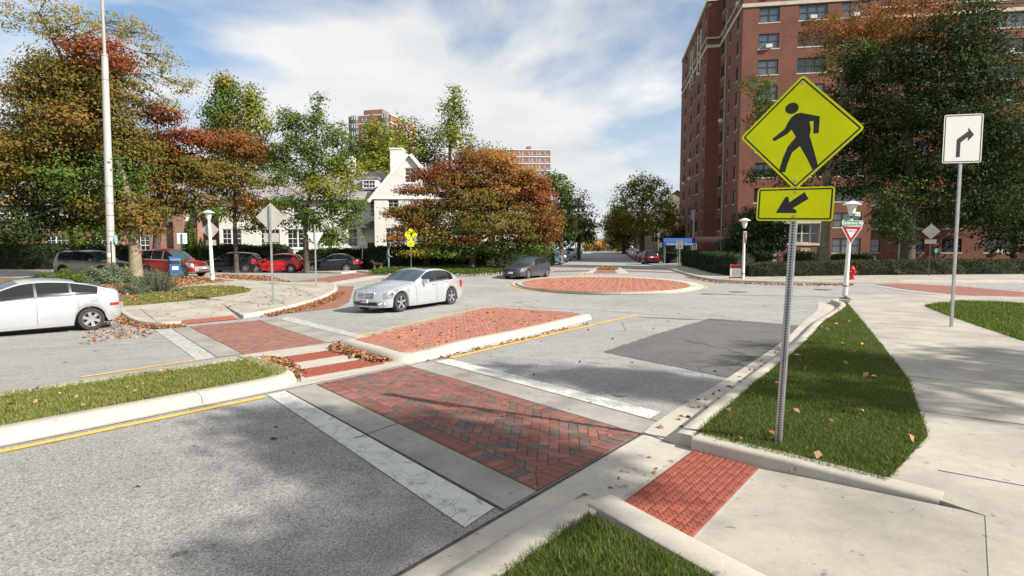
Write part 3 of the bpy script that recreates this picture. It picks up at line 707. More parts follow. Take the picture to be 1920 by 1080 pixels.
# manholes
for px, py, w in ((1384, 547.5, 1), (1545, 543.3, 1)):
    x, y = gp(px, py); z = T(x, y) + .006; r_ = empty('manhole_cover', (x, y, z), 0, 'round cast iron manhole cover ' + ('nearest the roundabout' if px < 1450 else 'nearest the red hydrant'), 'manhole cover')
    MB().lathe([(.40, 0), (.40, .004), (.001, .004)], 28).build('rim', mat('cast_iron', (.10, .085, .07), .7, var=.3), r_)
    MB().lathe([(.33, .004), (.33, .010), (.30, .010), (.30, .006), (.22, .006), (.22, .010), (.12, .010), (.12, .006), (.001, .006)], 28).build('lid', mat('cast_iron_worn', (.16, .14, .12), .6), r_)
# ================================================================== VEHICLES
def paint(name, col, metal=0.5, rough=0.32):
    return mat(name, col, rough, metal=metal, coat=0.45, var=0.03, vscale=2)
M_GLASS = mat('car_glass_dark', (0.012, 0.015, 0.017), 0.05, spec=0.5)
M_GLASS2 = mat('car_glass_blue', (0.05, 0.075, 0.09), 0.04, spec=0.7)
M_TRIM = mat('black_trim', (0.018, 0.018, 0.02), 0.45)
M_CHROME = mat('chrome', (0.75, 0.76, 0.78), 0.16, metal=1.0)
M_RIM = mat('alloy_rim', (0.55, 0.56, 0.58), 0.3, metal=0.85)
M_TYRE = mat('tyre_rubber', (0.025, 0.025, 0.026), 0.8)
M_HEAD = mat('headlight_lens', (0.26, 0.28, 0.31), 0.10, metal=0.5, coat=1.0, var=.6, vscale=9)
M_HEADC = mat('clear_tail_lens', (0.55, 0.50, 0.50), 0.12, metal=.2, coat=1.0, var=.35, vscale=12)
M_TAIL = mat('taillight_red', (0.42, 0.012, 0.015), 0.15, coat=0.8)
M_AMBER = mat('amber_marker', (0.8, 0.25, 0.02), 0.25)
M_UNDER = mat('underbody', (0.012, 0.012, 0.013), 0.9)
def interp(keys, s):
    if s <= keys[0][0]: return keys[0][1]
    for (a, va), (b, vb) in zip(keys[:-1], keys[1:]):
        if s <= b:
            t = (s - a) / (b - a) if b > a else 0
            return va + (vb - va) * t
    return keys[-1][1]
def sinterp(keys, s, w=0.10):
    return (interp(keys, s - w) + 2 * interp(keys, s - w / 2) + 2 * interp(keys, s) + 2 * interp(keys, s + w / 2) + interp(keys, s + w)) / 8 if keys[0][0] + w < s < keys[-1][0] - w else interp(keys, s)
NSIDE = [0.0, .10, .26, .42, .56, .68, .80, .92, 1.0]
NUP = [.10, .22, .5, .78, .92, 1.0]
NTOP = [.85, .62, .36, .12, 0.0]
def build_car(P, body_m, name, label, cat_, loc, heading, group=None, glass=None, scale=1.0):
    """P: dict of profile keys. heading = direction (x,y) the car faces. Origin: middle of the wheelbase on the ground."""
    glass = glass or M_GLASS
    L, WB, FO, RW = P['L'], P['WB'], P['FO'], P['R']; sF, sR = FO, FO + WB; mid = FO + WB / 2
    root = empty(name, loc, math.atan2(heading[1], heading[0]), label, cat_, group); root.scale = (scale,) * 3
    hw = lambda s: sinterp(P['hw'], s, .06); zs = lambda s: sinterp(P['zs'], s, .08); zt = lambda s: sinterp(P['zt'], s, P.get('sm', .10)); bow = lambda s: interp(P['bow'], s)
    Ra = RW + P.get('gap', .045); zc = RW
    def zb(s):
        b = interp(P['zb'], s)
        for c in (sF, sR):
            d = abs(s + bow(s) * .9 - c)
            if d < Ra: b = max(b, zc + math.sqrt(max(0, Ra * Ra - d * d)))
        return min(b, zs(s) - .06)
    st = set(np.round(np.linspace(0, L, int(L / .085)), 4).tolist())
    for c in (sF, sR):
        for k in range(15):
            a = math.pi * k / 14; st.add(round(c + Ra * 1.0001 * math.cos(a) - bow(c) * .9, 4))
    for p in P['pillars'] + P['cuts']: st.add(p)
    for v in (.015, .04, .08, .13, .2, L - .015, L - .04, L - .08, L - .13, L - .2): st.add(round(v, 4))
    st = sorted(s for s in st if 0 <= s <= L); S2 = [st[0]]
    for s in st[1:]:
        if s - S2[-1] > .006: S2.append(s)
    st = S2; nP = 1 + len(NSIDE) + len(NUP) + len(NTOP)
    lean = P.get('lean', .10); rl = P.get('rlean', .04)
    def X(s, y, z, w):
        x = s + bow(s) * (y / w) ** 2
        x += lean * max(0, (z - .42) / .4) ** 1.5 * math.exp(-s / .35) + .07 * max(0, (.36 - z) / .2) * math.exp(-s / .25)
        x -= rl * max(0, (z - .5) / .5) * math.exp(-(L - s) / .3) + .08 * max(0, (.42 - z) / .2) * math.exp(-(L - s) / .25)
        return mid - x
    V = []; info = []
    for s in st:
        w, b_, h, t = hw(s), zb(s), zs(s), zt(s); row = []
        cab = max(0, min(1, (t - h) / .30)); cab = cab * cab * (3 - 2 * cab)
        row.append((w * .80, b_ + .005))
        for f in NSIDE:
            y = w * (1 - .045 * (1 - f / .3) ** 2 if f < .3 else 1 - P.get('sh', .06) * max(0, (f - .42) / .58) ** 2.2)
            row.append((y, b_ + (h - b_) * f))
        ys = row[-1][0]; zr = h + (t - h) * (.86 if cab > .5 else .86 * cab + .55 * (1 - cab)); tum = P.get('tumble', .40)
        yr = (ys - (zr - h) * tum) * (1 - .16 * (1 - cab)) - .05 * cab
        for f in NUP:
            row.append((ys + (yr - ys) * f + .03 * cab * math.sin(math.pi * f), h + (zr - h) * f))
        for f in NTOP: row.append((yr * f, zr + (t - zr) * (1 - f ** 2.2)))
        V.append([(X(s, y, z, w), y, z) for y, z in row]); info.append((cab, t - h))
    ns = len(st); wins = P['windows']; ws, rs = P['wscreen'], P['rscreen']
    groups = {}
    def put(key, quad):
        groups.setdefault(key, []).append(quad)
    iS, iU = 1, 1 + len(NSIDE)
    for sgn in (1, -1):
        sd = 'L' if sgn > 0 else 'R'
        for i in range(ns - 1):
            sm = (st[i] + st[i + 1]) / 2; cab = (info[i][1] + info[i + 1][1]) / 2
            for j in range(nP - 1):
                key = 'body'
                f = (NSIDE[j - iS] + NSIDE[j - iS + 1]) / 2 if iS <= j < iU - 1 else None
                if f is not None:
                    for nm_, a, b, f0, f1 in P['patches']:
                        if a <= sm <= b and f0 <= f <= f1: key = nm_ + sd
                    if key == 'body':
                        for k, (a, b) in enumerate(P['doors']):
                            if a <= sm <= b and f > .06: key = f'door{k}{sd}'
                        if f < .10 and P.get('clad'): key = 'trim'
                        if P.get('clad') and any(abs(sm - c) < Ra + .10 for c in (sF, sR)) and f < .26: key = 'trim'
                elif iU - 1 <= j < iU + len(NUP) - 1:
                    u = j - (iU - 1)
                    if 1 <= u <= 4 and cab > .13:
                        for k, (a, b) in enumerate(wins):
                            if a <= sm <= b: key = f'win{k}{sd}'
                        if key == 'body' and wins[0][0] < sm < wins[-1][1]: key = 'trim'
                    elif u == 0 and cab > .13 and wins[0][0] < sm < wins[-1][1]: key = 'chrome' if P.get('chrome') else 'trim'
                else:
                    u = j - (iU + len(NUP) - 1)
                    if j >= iU + len(NUP) - 1:
                        if ws[0] <= sm <= ws[1] and u >= 0: key = 'wscreen'
                        elif rs[0] <= sm <= rs[1]: key = 'rscreen'
                        elif P.get('sunroof') and P['sunroof'][0] <= sm <= P['sunroof'][1] and u >= 1: key = 'sunroof'
                put(key, [tuple((p[0], p[1] * sgn, p[2])) for p in (V[i][j], V[i + 1][j], V[i + 1][j + 1], V[i][j + 1])])
    for end, i in ((0, 0), (1, ns - 1)):       # front and rear faces
        r = V[i]; kk = list(range(1, nP))
        for j in range(1, iU + len(NUP) - 1):
            a, b = r[j], r[j + 1]
            for q in range(8):
                y0, y1 = 1 - q / 4, 1 - (q + 1) / 4
                key = 'body'
                f = (NSIDE[j - iS] + NSIDE[j - iS + 1]) / 2 if iS <= j < iU - 1 else 1.2
                if end and (P.get('rearband') and P['rearband'][0] <= f <= P['rearband'][1] and abs((y0 + y1) / 2) > .35): key = 'tail' + ('L' if y0 + y1 > 0 else 'R')
                w0 = hw(st[i]); sgn_ = 1
                def pt(p, yy): y = p[1] * yy; return (p[0] + (bow(st[i]) * ((p[1] / w0) ** 2 - (y / w0) ** 2)), y, p[2])
                put(key, [pt(a, y0), pt(a, y1), pt(b, y1), pt(b, y0)])
        # close the lip of the bonnet / boot
        top = iU + len(NUP) - 1
    names = {'body': ('body', body_m), 'trim': ('window_trim', M_TRIM), 'chrome': ('window_trim', M_CHROME), 'wscreen': ('windscreen', P.get('wglass', M_GLASS2)), 'rscreen': ('rear_window', glass), 'sunroof': ('sunroof', M_GLASS)}
    for k in ('head', 'tail', 'amber', 'foglamp', 'clear'):
        for sd in 'LR': names[k + sd] = ({'head': 'headlight', 'tail': 'taillight', 'amber': 'side_marker', 'foglamp': 'fog_light', 'clear': 'tail_lens'}[k], {'head': M_HEAD, 'tail': M_TAIL, 'amber': M_AMBER, 'foglamp': M_TRIM, 'clear': M_HEADC}[k])
    bodyobj = None; doors = {}
    for k in sorted(groups, key=lambda k: k != 'body'):
        if k.startswith('win'): nm_, m_ = 'side_window', glass
        elif k.startswith('door'): nm_, m_ = 'door', body_m
        else: nm_, m_ = names[k]
        bm = bmesh.new(); cache = {}
        for qd in groups[k]:
            vs = []
            for p in qd:
                kk = (round(p[0], 4), round(p[1], 4), round(p[2], 4))
                if kk not in cache: cache[kk] = bm.verts.new(p)
                if cache[kk] not in vs: vs.append(cache[kk])
            if len(vs) > 2:
                try: bm.faces.new(vs)
                except ValueError: pass
        bmesh.ops.recalc_face_normals(bm, faces=bm.faces[:])
        # face outwards
        cen = Vector((0, 0, .6)); sc = sum((f.calc_center_median() - cen).dot(f.normal) * f.calc_area() for f in bm.faces)
        if sc < 0: bmesh.ops.reverse_faces(bm, faces=bm.faces[:])
        me = bpy.data.meshes.new(nm_); bm.to_mesh(me); bm.free(); me.materials.append(m_)
        me.polygons.foreach_set('use_smooth', [True] * len(me.polygons)); me.set_sharp_from_angle(angle=R(42))
        o = bpy.data.objects.new(nm_, me); COL.objects.link(o); o.parent = root
        if k.startswith('door'): doors[k] = o
        if nm_ == 'window_trim': o['kind'] = 'stuff'
    # dark floor pan and wheel housings
    mb = MB(); pw = P['hw'][len(P['hw']) // 2][1]
    mb.bx(mid - L + .35, mid - .35, -pw * .78, pw * .78, .20, .52); mb.build('underbody', M_UNDER, root)
    # shut lines
    mb = MB()
    for (a, b) in P['doors']:
        for s in (a, b):
            i = min(range(ns), key=lambda i: abs(st[i] - s))
            for sg in (1, -1):
                pts = [Vector((V[i][j][0], (V[i][j][1] + .0005) * sg, V[i][j][2])) for j in range(2, iU)]
                if len(pts) > 1: mb.tube(pts, .0045, 4)
    mb.build('shut_line', M_TRIM, root, kind='stuff')
    # wheels
    tyre = MB(); tw = P.get('tw', .21)
    tyre.lathe([(RW * .66, -tw / 2), (RW * .94, -tw / 2), (RW, -tw * .36), (RW, tw * .36), (RW * .94, tw / 2), (RW * .66, tw / 2), (RW * .66, -tw / 2)], 30, axis='y')
    rim = MB(); rr = RW * .67; n = P.get('spokes', 5)
    rim.lathe([(rr, -tw * .3), (rr, tw * .47), (rr * .93, tw * .47), (rr * .90, tw * .2)], 30, axis='y')
    rim.lathe([(.001, tw * .40), (rr * .2, tw * .38), (rr * .23, tw * .2)], 12, axis='y')
    disc = MB(); disc.lathe([(.001, tw * .05), (rr * .93, tw * .05)], 24, axis='y')
    for k in range(n):
        a = 2 * math.pi * k / n + .3; ca, sa = math.cos(a), math.sin(a); w0, w1 = rr * P.get('sw', .17), rr * P.get('sw', .17) * .8
        p = lambda r, t, y: (ca * r - sa * t, y, sa * r + ca * t)
        vs = [p(rr * .1, -w1, tw * .40), p(rr * .1, w1, tw * .40), p(rr * .95, w0, tw * .44), p(rr * .95, -w0, tw * .44), p(rr * .1, -w1, tw * .15), p(rr * .1, w1, tw * .15), p(rr * .95, w0, tw * .2), p(rr * .95, -w0, tw * .2)]
        rim.add(vs, [(0, 1, 2, 3), (4, 7, 6, 5), (0, 4, 5, 1), (1, 5, 6, 2), (2, 6, 7, 3), (3, 7, 4, 0)])
    first = None
    for s in (sF, sR):
        for sg in (1, -1):
            yw = (hw(s) - tw / 2 - .015) * sg
            if first is None:
                wo = tyre.build('wheel', M_TYRE, root, smooth=True); ro_ = rim.build('rim', M_RIM, wo, smooth=True); di = disc.build('brake_disc', M_TRIM, wo); first = (wo, ro_, di)
            else:
                wo = inst(first[0], root, name='wheel'); inst(first[1], wo, name='rim'); inst(first[2], wo, name='brake_disc')
            wo.location = (mid - s, yw, RW)
            if sg < 0: wo.rotation_euler = (0, 0, math.pi)
    fx = lambda y, z, d=0: X(0, y, z, hw(0)) + d
    rx = lambda y, z, d=0: X(L, y, z, hw(L)) - d
    # curved front strips: a small helper that follows the nose
    def fstrip(nm_, y0, y1, z0, z1, m_, d=.012, n=8, rear=False, parent=None, th=.03):
        mb = MB(); vs = []
        for k in range(n + 1):
            y = y0 + (y1 - y0) * k / n
            for z, dd in ((z0, d), (z1, d), (z1, d - th), (z0, d - th)): vs.append((fx(y, z, dd) if not rear else rx(y, z, dd), y, z))
        fs = [(4 * k + j, 4 * k + (j + 1) % 4, 4 * k + 4 + (j + 1) % 4, 4 * k + 4 + j) for k in range(n) for j in range(4)] + [(0, 1, 2, 3), tuple(4 * n + j for j in (3, 2, 1, 0))]
        return mb.add(vs, fs).build(nm_, m_, parent or root)
    for it in P.get('front', []): fstrip(*it)
    for it in P.get('rear', []): fstrip(*it[:6], d=it[6] if len(it) > 6 else .012, rear=True)
    # mirrors and handles
    ms = P['mirror']; i = min(range(ns), key=lambda i: abs(st[i] - ms)); b_ = V[i][iU - 1]
    for sg in (1, -1):
        mb = MB(); mb.box((b_[0] + .02, (b_[1] + .12) * sg, b_[2] + .09), (.11, .20, .14)); mb.box((b_[0] + .02, (b_[1] + .01) * sg, b_[2] + .035), (.06, .10, .03))
        mo = mb.build('mirror', P.get('mirror_m', body_m), root, bevel=.03, smooth=True)
        mg = MB(); mg.box((b_[0] - .037, (b_[1] + .12) * sg, b_[2] + .09), (.004, .16, .10)); mg.build('mirror_glass', M_CHROME, mo)
    for k, (a, b) in enumerate(P['doors']):
        i = min(range(ns), key=lambda i: abs(st[i] - (b - .22)))
        p = V[i][iU - 2]
        for sd, sg in (('L', 1), ('R', -1)):
            d_ = doors.get(f'door{k}{sd}')
            mb = MB(); mb.box((p[0], (p[1] + .012) * sg, p[2] - .02), (.17, .022, .026)); mb.build('handle', P.get('handle_m', body_m), d_ or root, bevel=.008)
    return root

# --- shapes -----------------------------------------------------------------
def sedan(L=4.87, W=1.85, H=1.46, WB=2.87, FO=.84, RW=.335):
    h = W / 2; k = L / 4.87; z = H / 1.46
    return dict(L=L, WB=WB, FO=FO, R=RW, sm=.10, lean=.13,
        hw=[(0, .60 * h / .925), (.05, .70 * h / .925), (.16, .80 * h / .925), (.4, .875 * h / .925), (.8, h * .985), (1.3, h), (3.6 * k, h), (4.3 * k, h * .97), (4.65 * k, h * .88), (4.80 * k, h * .78), (L, h * .68)],
        zs=[(0, .62 * z), (.10, .68 * z), (.4, .755 * z), (.9, .82 * z), (1.6, .895 * z), (2.6 * k, .935 * z), (3.9 * k, .985 * z), (4.6 * k, .985 * z), (L, .93 * z)],
        zt=[(0, .655 * z), (.06, .70 * z), (.25, .77 * z), (.7, .87 * z), (1.2, .945 * z), (1.52 * k, .985 * z), (1.62 * k, 1.03 * z), (2.32 * k, 1.385 * z), (2.55 * k, 1.435 * z), (2.9 * k, H), (3.25 * k, 1.45 * z), (3.6 * k, 1.395 * z), (3.78 * k, 1.34 * z), (4.38 * k, 1.085 * z), (4.50 * k, 1.065 * z), (4.8 * k, 1.04 * z), (L, .97 * z)],
        zb=[(0, .20), (.5, .19), (1.5, .17), (L - 1.3, .18), (L - .4, .22), (L, .30)], bow=[(0, .12), (.8, .10), (1.5, .20), (2.3, .14), (2.9, 0), (3.3 * k, 0), (3.8 * k, -.10), (4.5 * k, -.14), (L, -.12)],
        windows=[(1.92 * k, 2.70 * k), (2.78 * k, 3.52 * k), (3.57 * k, 3.92 * k)], pillars=[1.92 * k, 2.70 * k, 2.78 * k, 3.52 * k, 3.57 * k, 3.92 * k],
        cuts=[1.60 * k, 2.38 * k, 3.72 * k, 4.42 * k, 1.42 * k, 2.72 * k, 3.62 * k], doors=[(1.42 * k, 2.72 * k), (2.73 * k, 3.62 * k)], wscreen=(1.60 * k, 2.38 * k), rscreen=(3.72 * k, 4.42 * k),
        patches=[('head', .06, .52, .60, .96), ('tail', L - .40, L - .05, .62, .95), ('amber', .62, .80, .56, .68)], mirror=1.90 * k, rearband=(.62, .95),
        rear=[('number_plate', -.26, .26, .66, .78, M_WHITEP)])
def hatch(L=4.27, W=1.79, H=1.48, WB=2.58, FO=.87, RW=.315, fast=False):
    P = sedan(L, W, H, WB, FO, RW); z = H / 1.46
    e = L
    P['zt'] = [(0, .68 * z), (.06, .72 * z), (.25, .79 * z), (.7, .89 * z), (1.05, .96 * z), (1.18, 1.02 * z), (1.95, 1.385 * z), (2.25, 1.44 * z), (2.6, H), (3.2, .985 * H), (e - .55, .945 * H), (e - .42, .92 * H), (e - .10, 1.06 * z), (e, .96 * z)] if not fast else \
        [(0, .66 * z), (.06, .70 * z), (.25, .78 * z), (.6, .87 * z), (.95, .96 * z), (1.05, 1.0 * z), (2.0, 1.40 * z), (2.3, 1.45 * z), (2.65, H), (3.1, .975 * H), (3.6, .90 * H), (e - .28, .785 * H), (e - .06, .745 * H), (e, .66 * H)]
    P['zs'] = [(0, .64 * z), (.10, .69 * z), (.4, .77 * z), (.9, .84 * z), (1.5, .90 * z), (2.6, .95 * z), (e - .5, .99 * z), (e, .94 * z)]
    P['hw'] = P['hw'][:6] + [(e * .72, W / 2), (e - .55, W / 2 * .97), (e - .2, W / 2 * .90), (e - .06, W / 2 * .82), (e, W / 2 * .72)]
    P['bow'] = [(0, .12), (.8, .1), (1.2, .2), (1.9, .12), (2.5, 0), (e - 1.1, 0), (e - .5, -.08), (e, -.12)]
    P['windows'] = [(1.45, 2.35), (2.42, 3.12), (3.18, e - .62)]; P['pillars'] = [1.45, 2.35, 2.42, 3.12, 3.18, e - .62]
    P['wscreen'] = (1.14, 2.0) if not fast else (1.02, 2.05); P['rscreen'] = (e - .46, e - .12) if not fast else (3.3, e - .32)
    P['doors'] = [(1.25, 2.38), (2.39, 3.30)]; P['cuts'] = [1.25, 2.38, 3.30, *P['wscreen'], *P['rscreen']]; P['mirror'] = 1.50
    P['patches'] = [('head', .05, .55, .60, .96), ('tail', e - .36, e - .04, .60, .97)]
    return P
def suv(L=4.55, W=1.82, H=1.68, WB=2.62, FO=.90, RW=.35, box=False):
    P = hatch(L, W, H, WB, FO, RW); e = L; b = .12 if box else 0
    P['zt'] = [(0, .84), (.06, .90), (.25, .97), (.7, 1.04), (1.05, 1.09), (1.16, 1.14), (1.75 + b, H * .95), (2.0, H * .985), (2.5, H), (e - .7, H * .985), (e - .40 + b, H * .95), (e - .30 + b, H * .91), (e - .08, 1.16), (e, 1.06)]
    P['zs'] = [(0, .78), (.10, .86), (.4, .93), (.9, .99), (1.5, 1.03), (2.6, 1.06), (e - .5, 1.10), (e, 1.04)]
    P['zb'] = [(0, .28), (.6, .24), (e - .8, .25), (e, .34)]; P['windows'] = [(1.36, 2.20), (2.28, 3.05), (3.12, e - .50)]; P['pillars'] = [1.36, 2.2, 2.28, 3.05, 3.12, e - .50]
    P['wscreen'] = (1.13, 1.80 + b); P['rscreen'] = (e - .34 + b, e - .10); P['doors'] = [(1.22, 2.22), (2.23, 3.2)]; P['cuts'] = [1.22, 2.22, 3.2, *P['wscreen'], *P['rscreen']]
    P['tumble'] = .22 if box else .32; P['mirror'] = 1.42; P['clad'] = True; P['patches'] = [('head', .05, .50, .62, .96), ('tail', e - .34, e - .03, .55, .99)]
    P['front'] = [('grille', -.45, .45, .70, .82, M_TRIM), ('lower_grille', -.5, .5, .38, .52, M_TRIM), ('number_plate', -.16, .16, .55, .66, M_WHITEP, .02)]
    P['rear'] = [('number_plate', -.16, .16, .80, .92, M_WHITEP)]
    return P
def plate_text(root, txt, x, z, size, m=None, face=1, y=0):
    c = bpy.data.curves.new('plate_text', 'FONT'); c.body = txt; c.size = size; c.align_x = 'CENTER'; c.align_y = 'CENTER'; c.extrude = .001
    o = bpy.data.objects.new('lettering', c); COL.objects.link(o); dg = bpy.context.evaluated_depsgraph_get()
    me = bpy.data.meshes.new_from_object(o.evaluated_get(dg)); bpy.data.objects.remove(o); me.materials.append(m or M_BLACKP)
    t = bpy.data.objects.new('lettering', me); COL.objects.link(t); t.parent = root; t.location = (x, y, z); t.rotation_euler = (math.pi / 2, 0, math.pi / 2 * face); return t

PT_SILVER = paint('paint_silver', (0.55, 0.565, 0.58), .55, .25); PT_GREY = paint('paint_slate_grey', (0.085, 0.09, 0.11), .5); PT_BLACK = paint('paint_black', (0.006, 0.006, 0.007), 0, .22)
PT_RED = paint('paint_red', (0.52, 0.010, 0.018), .15, .28); PT_DRED = paint('paint_dark_red', (0.26, 0.014, 0.014), .35, .32); PT_OLIVE = paint('paint_olive', (0.20, 0.19, 0.14), .5); PT_TEAL = paint('paint_pale_teal', (0.36, 0.47, 0.48), .45)
PT_WHITE = paint('paint_white', (0.75, 0.76, 0.76), 0, .35); PT_MAROON = paint('paint_maroon', (0.10, 0.012, 0.02), .35); PT_BLUE = paint('paint_navy', (0.03, 0.045, 0.08), .4); PT_WSILV = paint('paint_white_silver', (0.52, 0.535, 0.55), .5, .28)
M_CLADGREY = mat('grey_cladding', (0.22, 0.21, 0.19), .6)
def on_ground(x, y): return (x, y, T(x, y))
# 1. the silver saloon at the roundabout
P = sedan(); P['chrome'] = True; P['handle_m'] = M_CHROME; P['sunroof'] = (2.50, 3.35); P['cuts'] += [2.5, 3.35]
P['patches'] = [('head', .05, .58, .56, .97), ('tail', L_ if False else 4.47, 4.80, .60, .95), ('amber', .66, .82, .50, .62)]
P['front'] = [('grille_surround', -.37, .37, .47, .685, M_CHROME, .010), ('grille', -.345, .345, .485, .67, M_TRIM, .016), ('lower_grille', -.48, .48, .255, .375, M_TRIM, .008),
              ('fog_light', .53, .60, .27, .36, M_TRIM, .01), ('fog_light', -.60, -.53, .27, .36, M_TRIM, .01), ('bumper_lip', -.6, .6, .195, .225, PT_SILVER, .03)] + \
             [('grille_bar', -.34, .34, .505 + .045 * k, .522 + .045 * k, M_CHROME, .026) for k in range(4)] + [('grille_bar', -.012, .012, .485, .67, M_CHROME, .03), ('number_plate', -.155, .155, .345, .455, M_WHITEP, .032)]
fw = at(752, 587, 18.9); rw = Vector((fw.x + .5 * 2.87, 18.9 + .866 * 2.87, 0)); hd = Vector((-.5, -.866))
cen = Vector((fw.x, fw.y)) - hd * 2.87 / 2 + Vector((-.85, .5)) * .88
car = build_car(P, PT_SILVER, 'silver_sedan', 'silver saloon car with chrome grille driving past the roundabout', 'car', on_ground(cen.x, cen.y), hd)
fxp = 4.87 / 2 + (.84 + 2.87 / 2 - 4.87 / 2)
for sg in (1, -1):
    for k, yy in enumerate((.60, .70)):
        MB().lathe([(.045, -.02), (.05, .0), (.045, .012), (.03, .004), (.001, .002)], 14, (fxp - .085 - .11 * k, yy * sg, .315), axis='x').build('fog_lamp', M_CHROME, car, smooth=True)
plate_text(car, '42B5M', fxp + .03, .40, .085, mat('plate_ink', (.10, .10, .12), .6)); MB().bx(fxp + .024, fxp + .031, -.15, -.11, .36, .44).build('plate_emblem', PT_RED, car)
# hood star
MB().lathe([(.012, 0), (.010, .03), (.004, .05), (.034, .06), (.034, .065), (.001, .07)], 12, (fxp - .20, 0, .755)).build('bonnet_ornament', M_CHROME, car)
# 2. white-silver hatchback cut by the left edge
P = hatch(4.45, 1.745, 1.49, 2.70, .88, .315, fast=True); P['spokes'] = 6; P['sw'] = .2; P['patches'] = [('head', .05, .6, .6, .96), ('clear', 4.10, 4.42, .66, 1.0), ('tail', 4.14, 4.42, .50, .66)]
P['rear'] = []
hd = Vector((-.66, -.75)); rwp = at(172, 618, 15.7); rc = Vector((rwp.x, rwp.y)); nrm = Vector((-.75, .66)); cen = rc + hd * 1.35 + Vector((-hd.y * 1, hd.x)) * 0
sidev = Vector((hd.y, -hd.x)); 
if sidev.dot(-rc) < 0: sidev = -sidev
cen = rc + hd * 1.35 - sidev * .80
pr = build_car(P, PT_WSILV, 'silver_hatchback', 'white silver hatchback with sloping tail parked at the near left edge', 'car', on_ground(cen.x, cen.y), hd)
xr = 1.35 + .88 - 4.45
MB().bx(xr + .30, xr + .55, -.70, .70, 1.075, 1.10).build('spoiler', PT_WSILV, pr, bevel=.01); fl_ = MB(); fl_.box((-1.45, .865, .90), (.17, .012, .15)); fl_.build('fuel_flap', PT_WSILV, pr, bevel=.005)
# 3. slate grey compact saloon by the roundabout
P = sedan(4.64, 1.775, 1.455, 2.70, .93, .315)
P['front'] = [('grille', -.44, .44, .56, .62, M_TRIM, .012), ('lower_grille', -.46, .46, .26, .46, M_TRIM, .012), ('number_plate', -.155, .155, .36, .47, M_WHITEP, .03)]
hd = Vector((-.50, -.866)); p_ = at(975, 523, 37.3); cen = Vector((p_.x, p_.y)) - hd * 1.0
build_car(P, PT_GREY, 'grey_sedan', 'slate grey compact saloon turning beside the roundabout below the orange maple', 'car', on_ground(cen.x, cen.y), hd)
# 4. row on the far side of the side street
P = sedan(4.55, 1.78, 1.46, 2.58, .9, .32); P['rear'] = [('number_plate', -.2, .2, .72, .83, M_WHITEP)]; P['chrome'] = True
build_car(P, PT_BLACK, 'black_sedan', 'black saloon parked at the kerb by the no parking sign', 'car', on_ground(*at(624, 511, 43.6)[:2]), (-.995, -.03))
P = hatch(4.2, 1.78, 1.48, 2.58, .87, .315); P['rear'] = [('number_plate', -.2, .2, .60, .70, M_WHITEP)]
build_car(P, PT_RED, 'red_hatchback', 'bright red hatchback parked between the two black cars', 'car', on_ground(*at(521, 507, 43.2)[:2]), (-.995, -.03))
P = hatch(4.5, 1.78, 1.56, 2.7, .9, .32); P['rear'] = [('number_plate', -.2, .2, .68, .78, M_WHITEP)]
build_car(P, PT_BLACK, 'black_wagon', 'black estate car with red tail lamp parked under the trees by the lamp post', 'car', on_ground(*at(436, 504, 43.0)[:2]), (-.995, -.03))
P = suv(4.3, 1.81, 1.79, 2.575, .86, .345, box=True); P['roof'] = True
P['front'] = [('grille', -.36, .36, .74, .83, M_TRIM, .014), ('bumper', -.66, .66, .36, .66, M_CLADGREY, .05), ('number_plate', -.155, .155, .50, .61, M_WHITEP, .07), ('lower_grille', -.45, .45, .40, .47, M_TRIM, .056)]
mt = M_TRIM; M_TRIM_OLD = M_TRIM
el = build_car(P, PT_DRED, 'red_suv', 'boxy dark red sport utility with grey cladding behind the mailbox', 'car', on_ground(*at(328, 520, 36.3)[:2]), (.985, -.17))
for o in el.children:
    if o.name.startswith('window_trim') and o.data.materials[0] == M_TRIM: o.data.materials[0] = M_CLADGREY
P = suv(4.6, 1.82, 1.72, 2.7, .9, .35)
build_car(P, PT_OLIVE, 'olive_suv', 'olive grey sport utility parked behind the steel utility pole', 'car', on_ground(*at(178, 519, 35.5)[:2]), (.99, -.12))
# 5. cars along the far street
base = {}
def far_car(kind, m, d, n, label, away, grp):
    p = Vector((8.6, 52.6)) + ds * (d - 53) + dn * n; h_ = ds if away else -ds
    key = kind
    if key not in base:
        Pk = {'suv': lambda: suv(), 'sedan': lambda: sedan(4.6, 1.79, 1.45, 2.68, .9, .32), 'fast': lambda: hatch(4.5, 1.76, 1.48, 2.70, .9, .315, fast=True), 'hatch': lambda: hatch()}[kind]()
        if kind in ('sedan', 'fast', 'hatch'): Pk['front'] = [('grille', -.42, .42, .56, .63, M_TRIM), ('lower_grille', -.46, .46, .27, .42, M_TRIM), ('number_plate', -.155, .155, .44, .54, M_WHITEP, .03)]
        o = build_car(Pk, m, {'suv': 'parked_suv', 'sedan': 'parked_sedan', 'fast': 'parked_hatchback', 'hatch': 'parked_hatchback'}[kind], label, 'car', on_ground(p.x, p.y), h_, grp); base[key] = (o, m)
    else:
        o0, m0 = base[key]; o = copy_tree(o0, None, {m0: m}); tag(o, label, 'car', grp); o.location = on_ground(p.x, p.y); o.rotation_euler = (0, 0, math.atan2(h_.y, h_.x))
    return o
gl, gr_ = 'cars parked along the left kerb of the far street', 'cars parked along the right kerb of the far street'
far_car('fast', PT_TEAL, 61.5, -5.4, 'pale teal hatchback, nearest car at the left kerb of the far street', False, gl)
far_car('suv', PT_BLUE, 72, -5.4, 'dark blue sport utility parked right behind the pale teal hatchback', False, gl)
far_car('sedan', PT_WSILV, 80, -5.4, 'silver saloon third in the left row of the far street', False, gl)
far_car('suv', PT_WHITE, 93, -5.4, 'white sport utility in the left row of the far street', False, gl)
far_car('sedan', PT_GREY, 108, -5.4, 'grey saloon farther up the left row of the far street', False, gl)
far_car('hatch', PT_WSILV, 122, -5.4, 'last small silver car in the left row of the far street', False, gl)
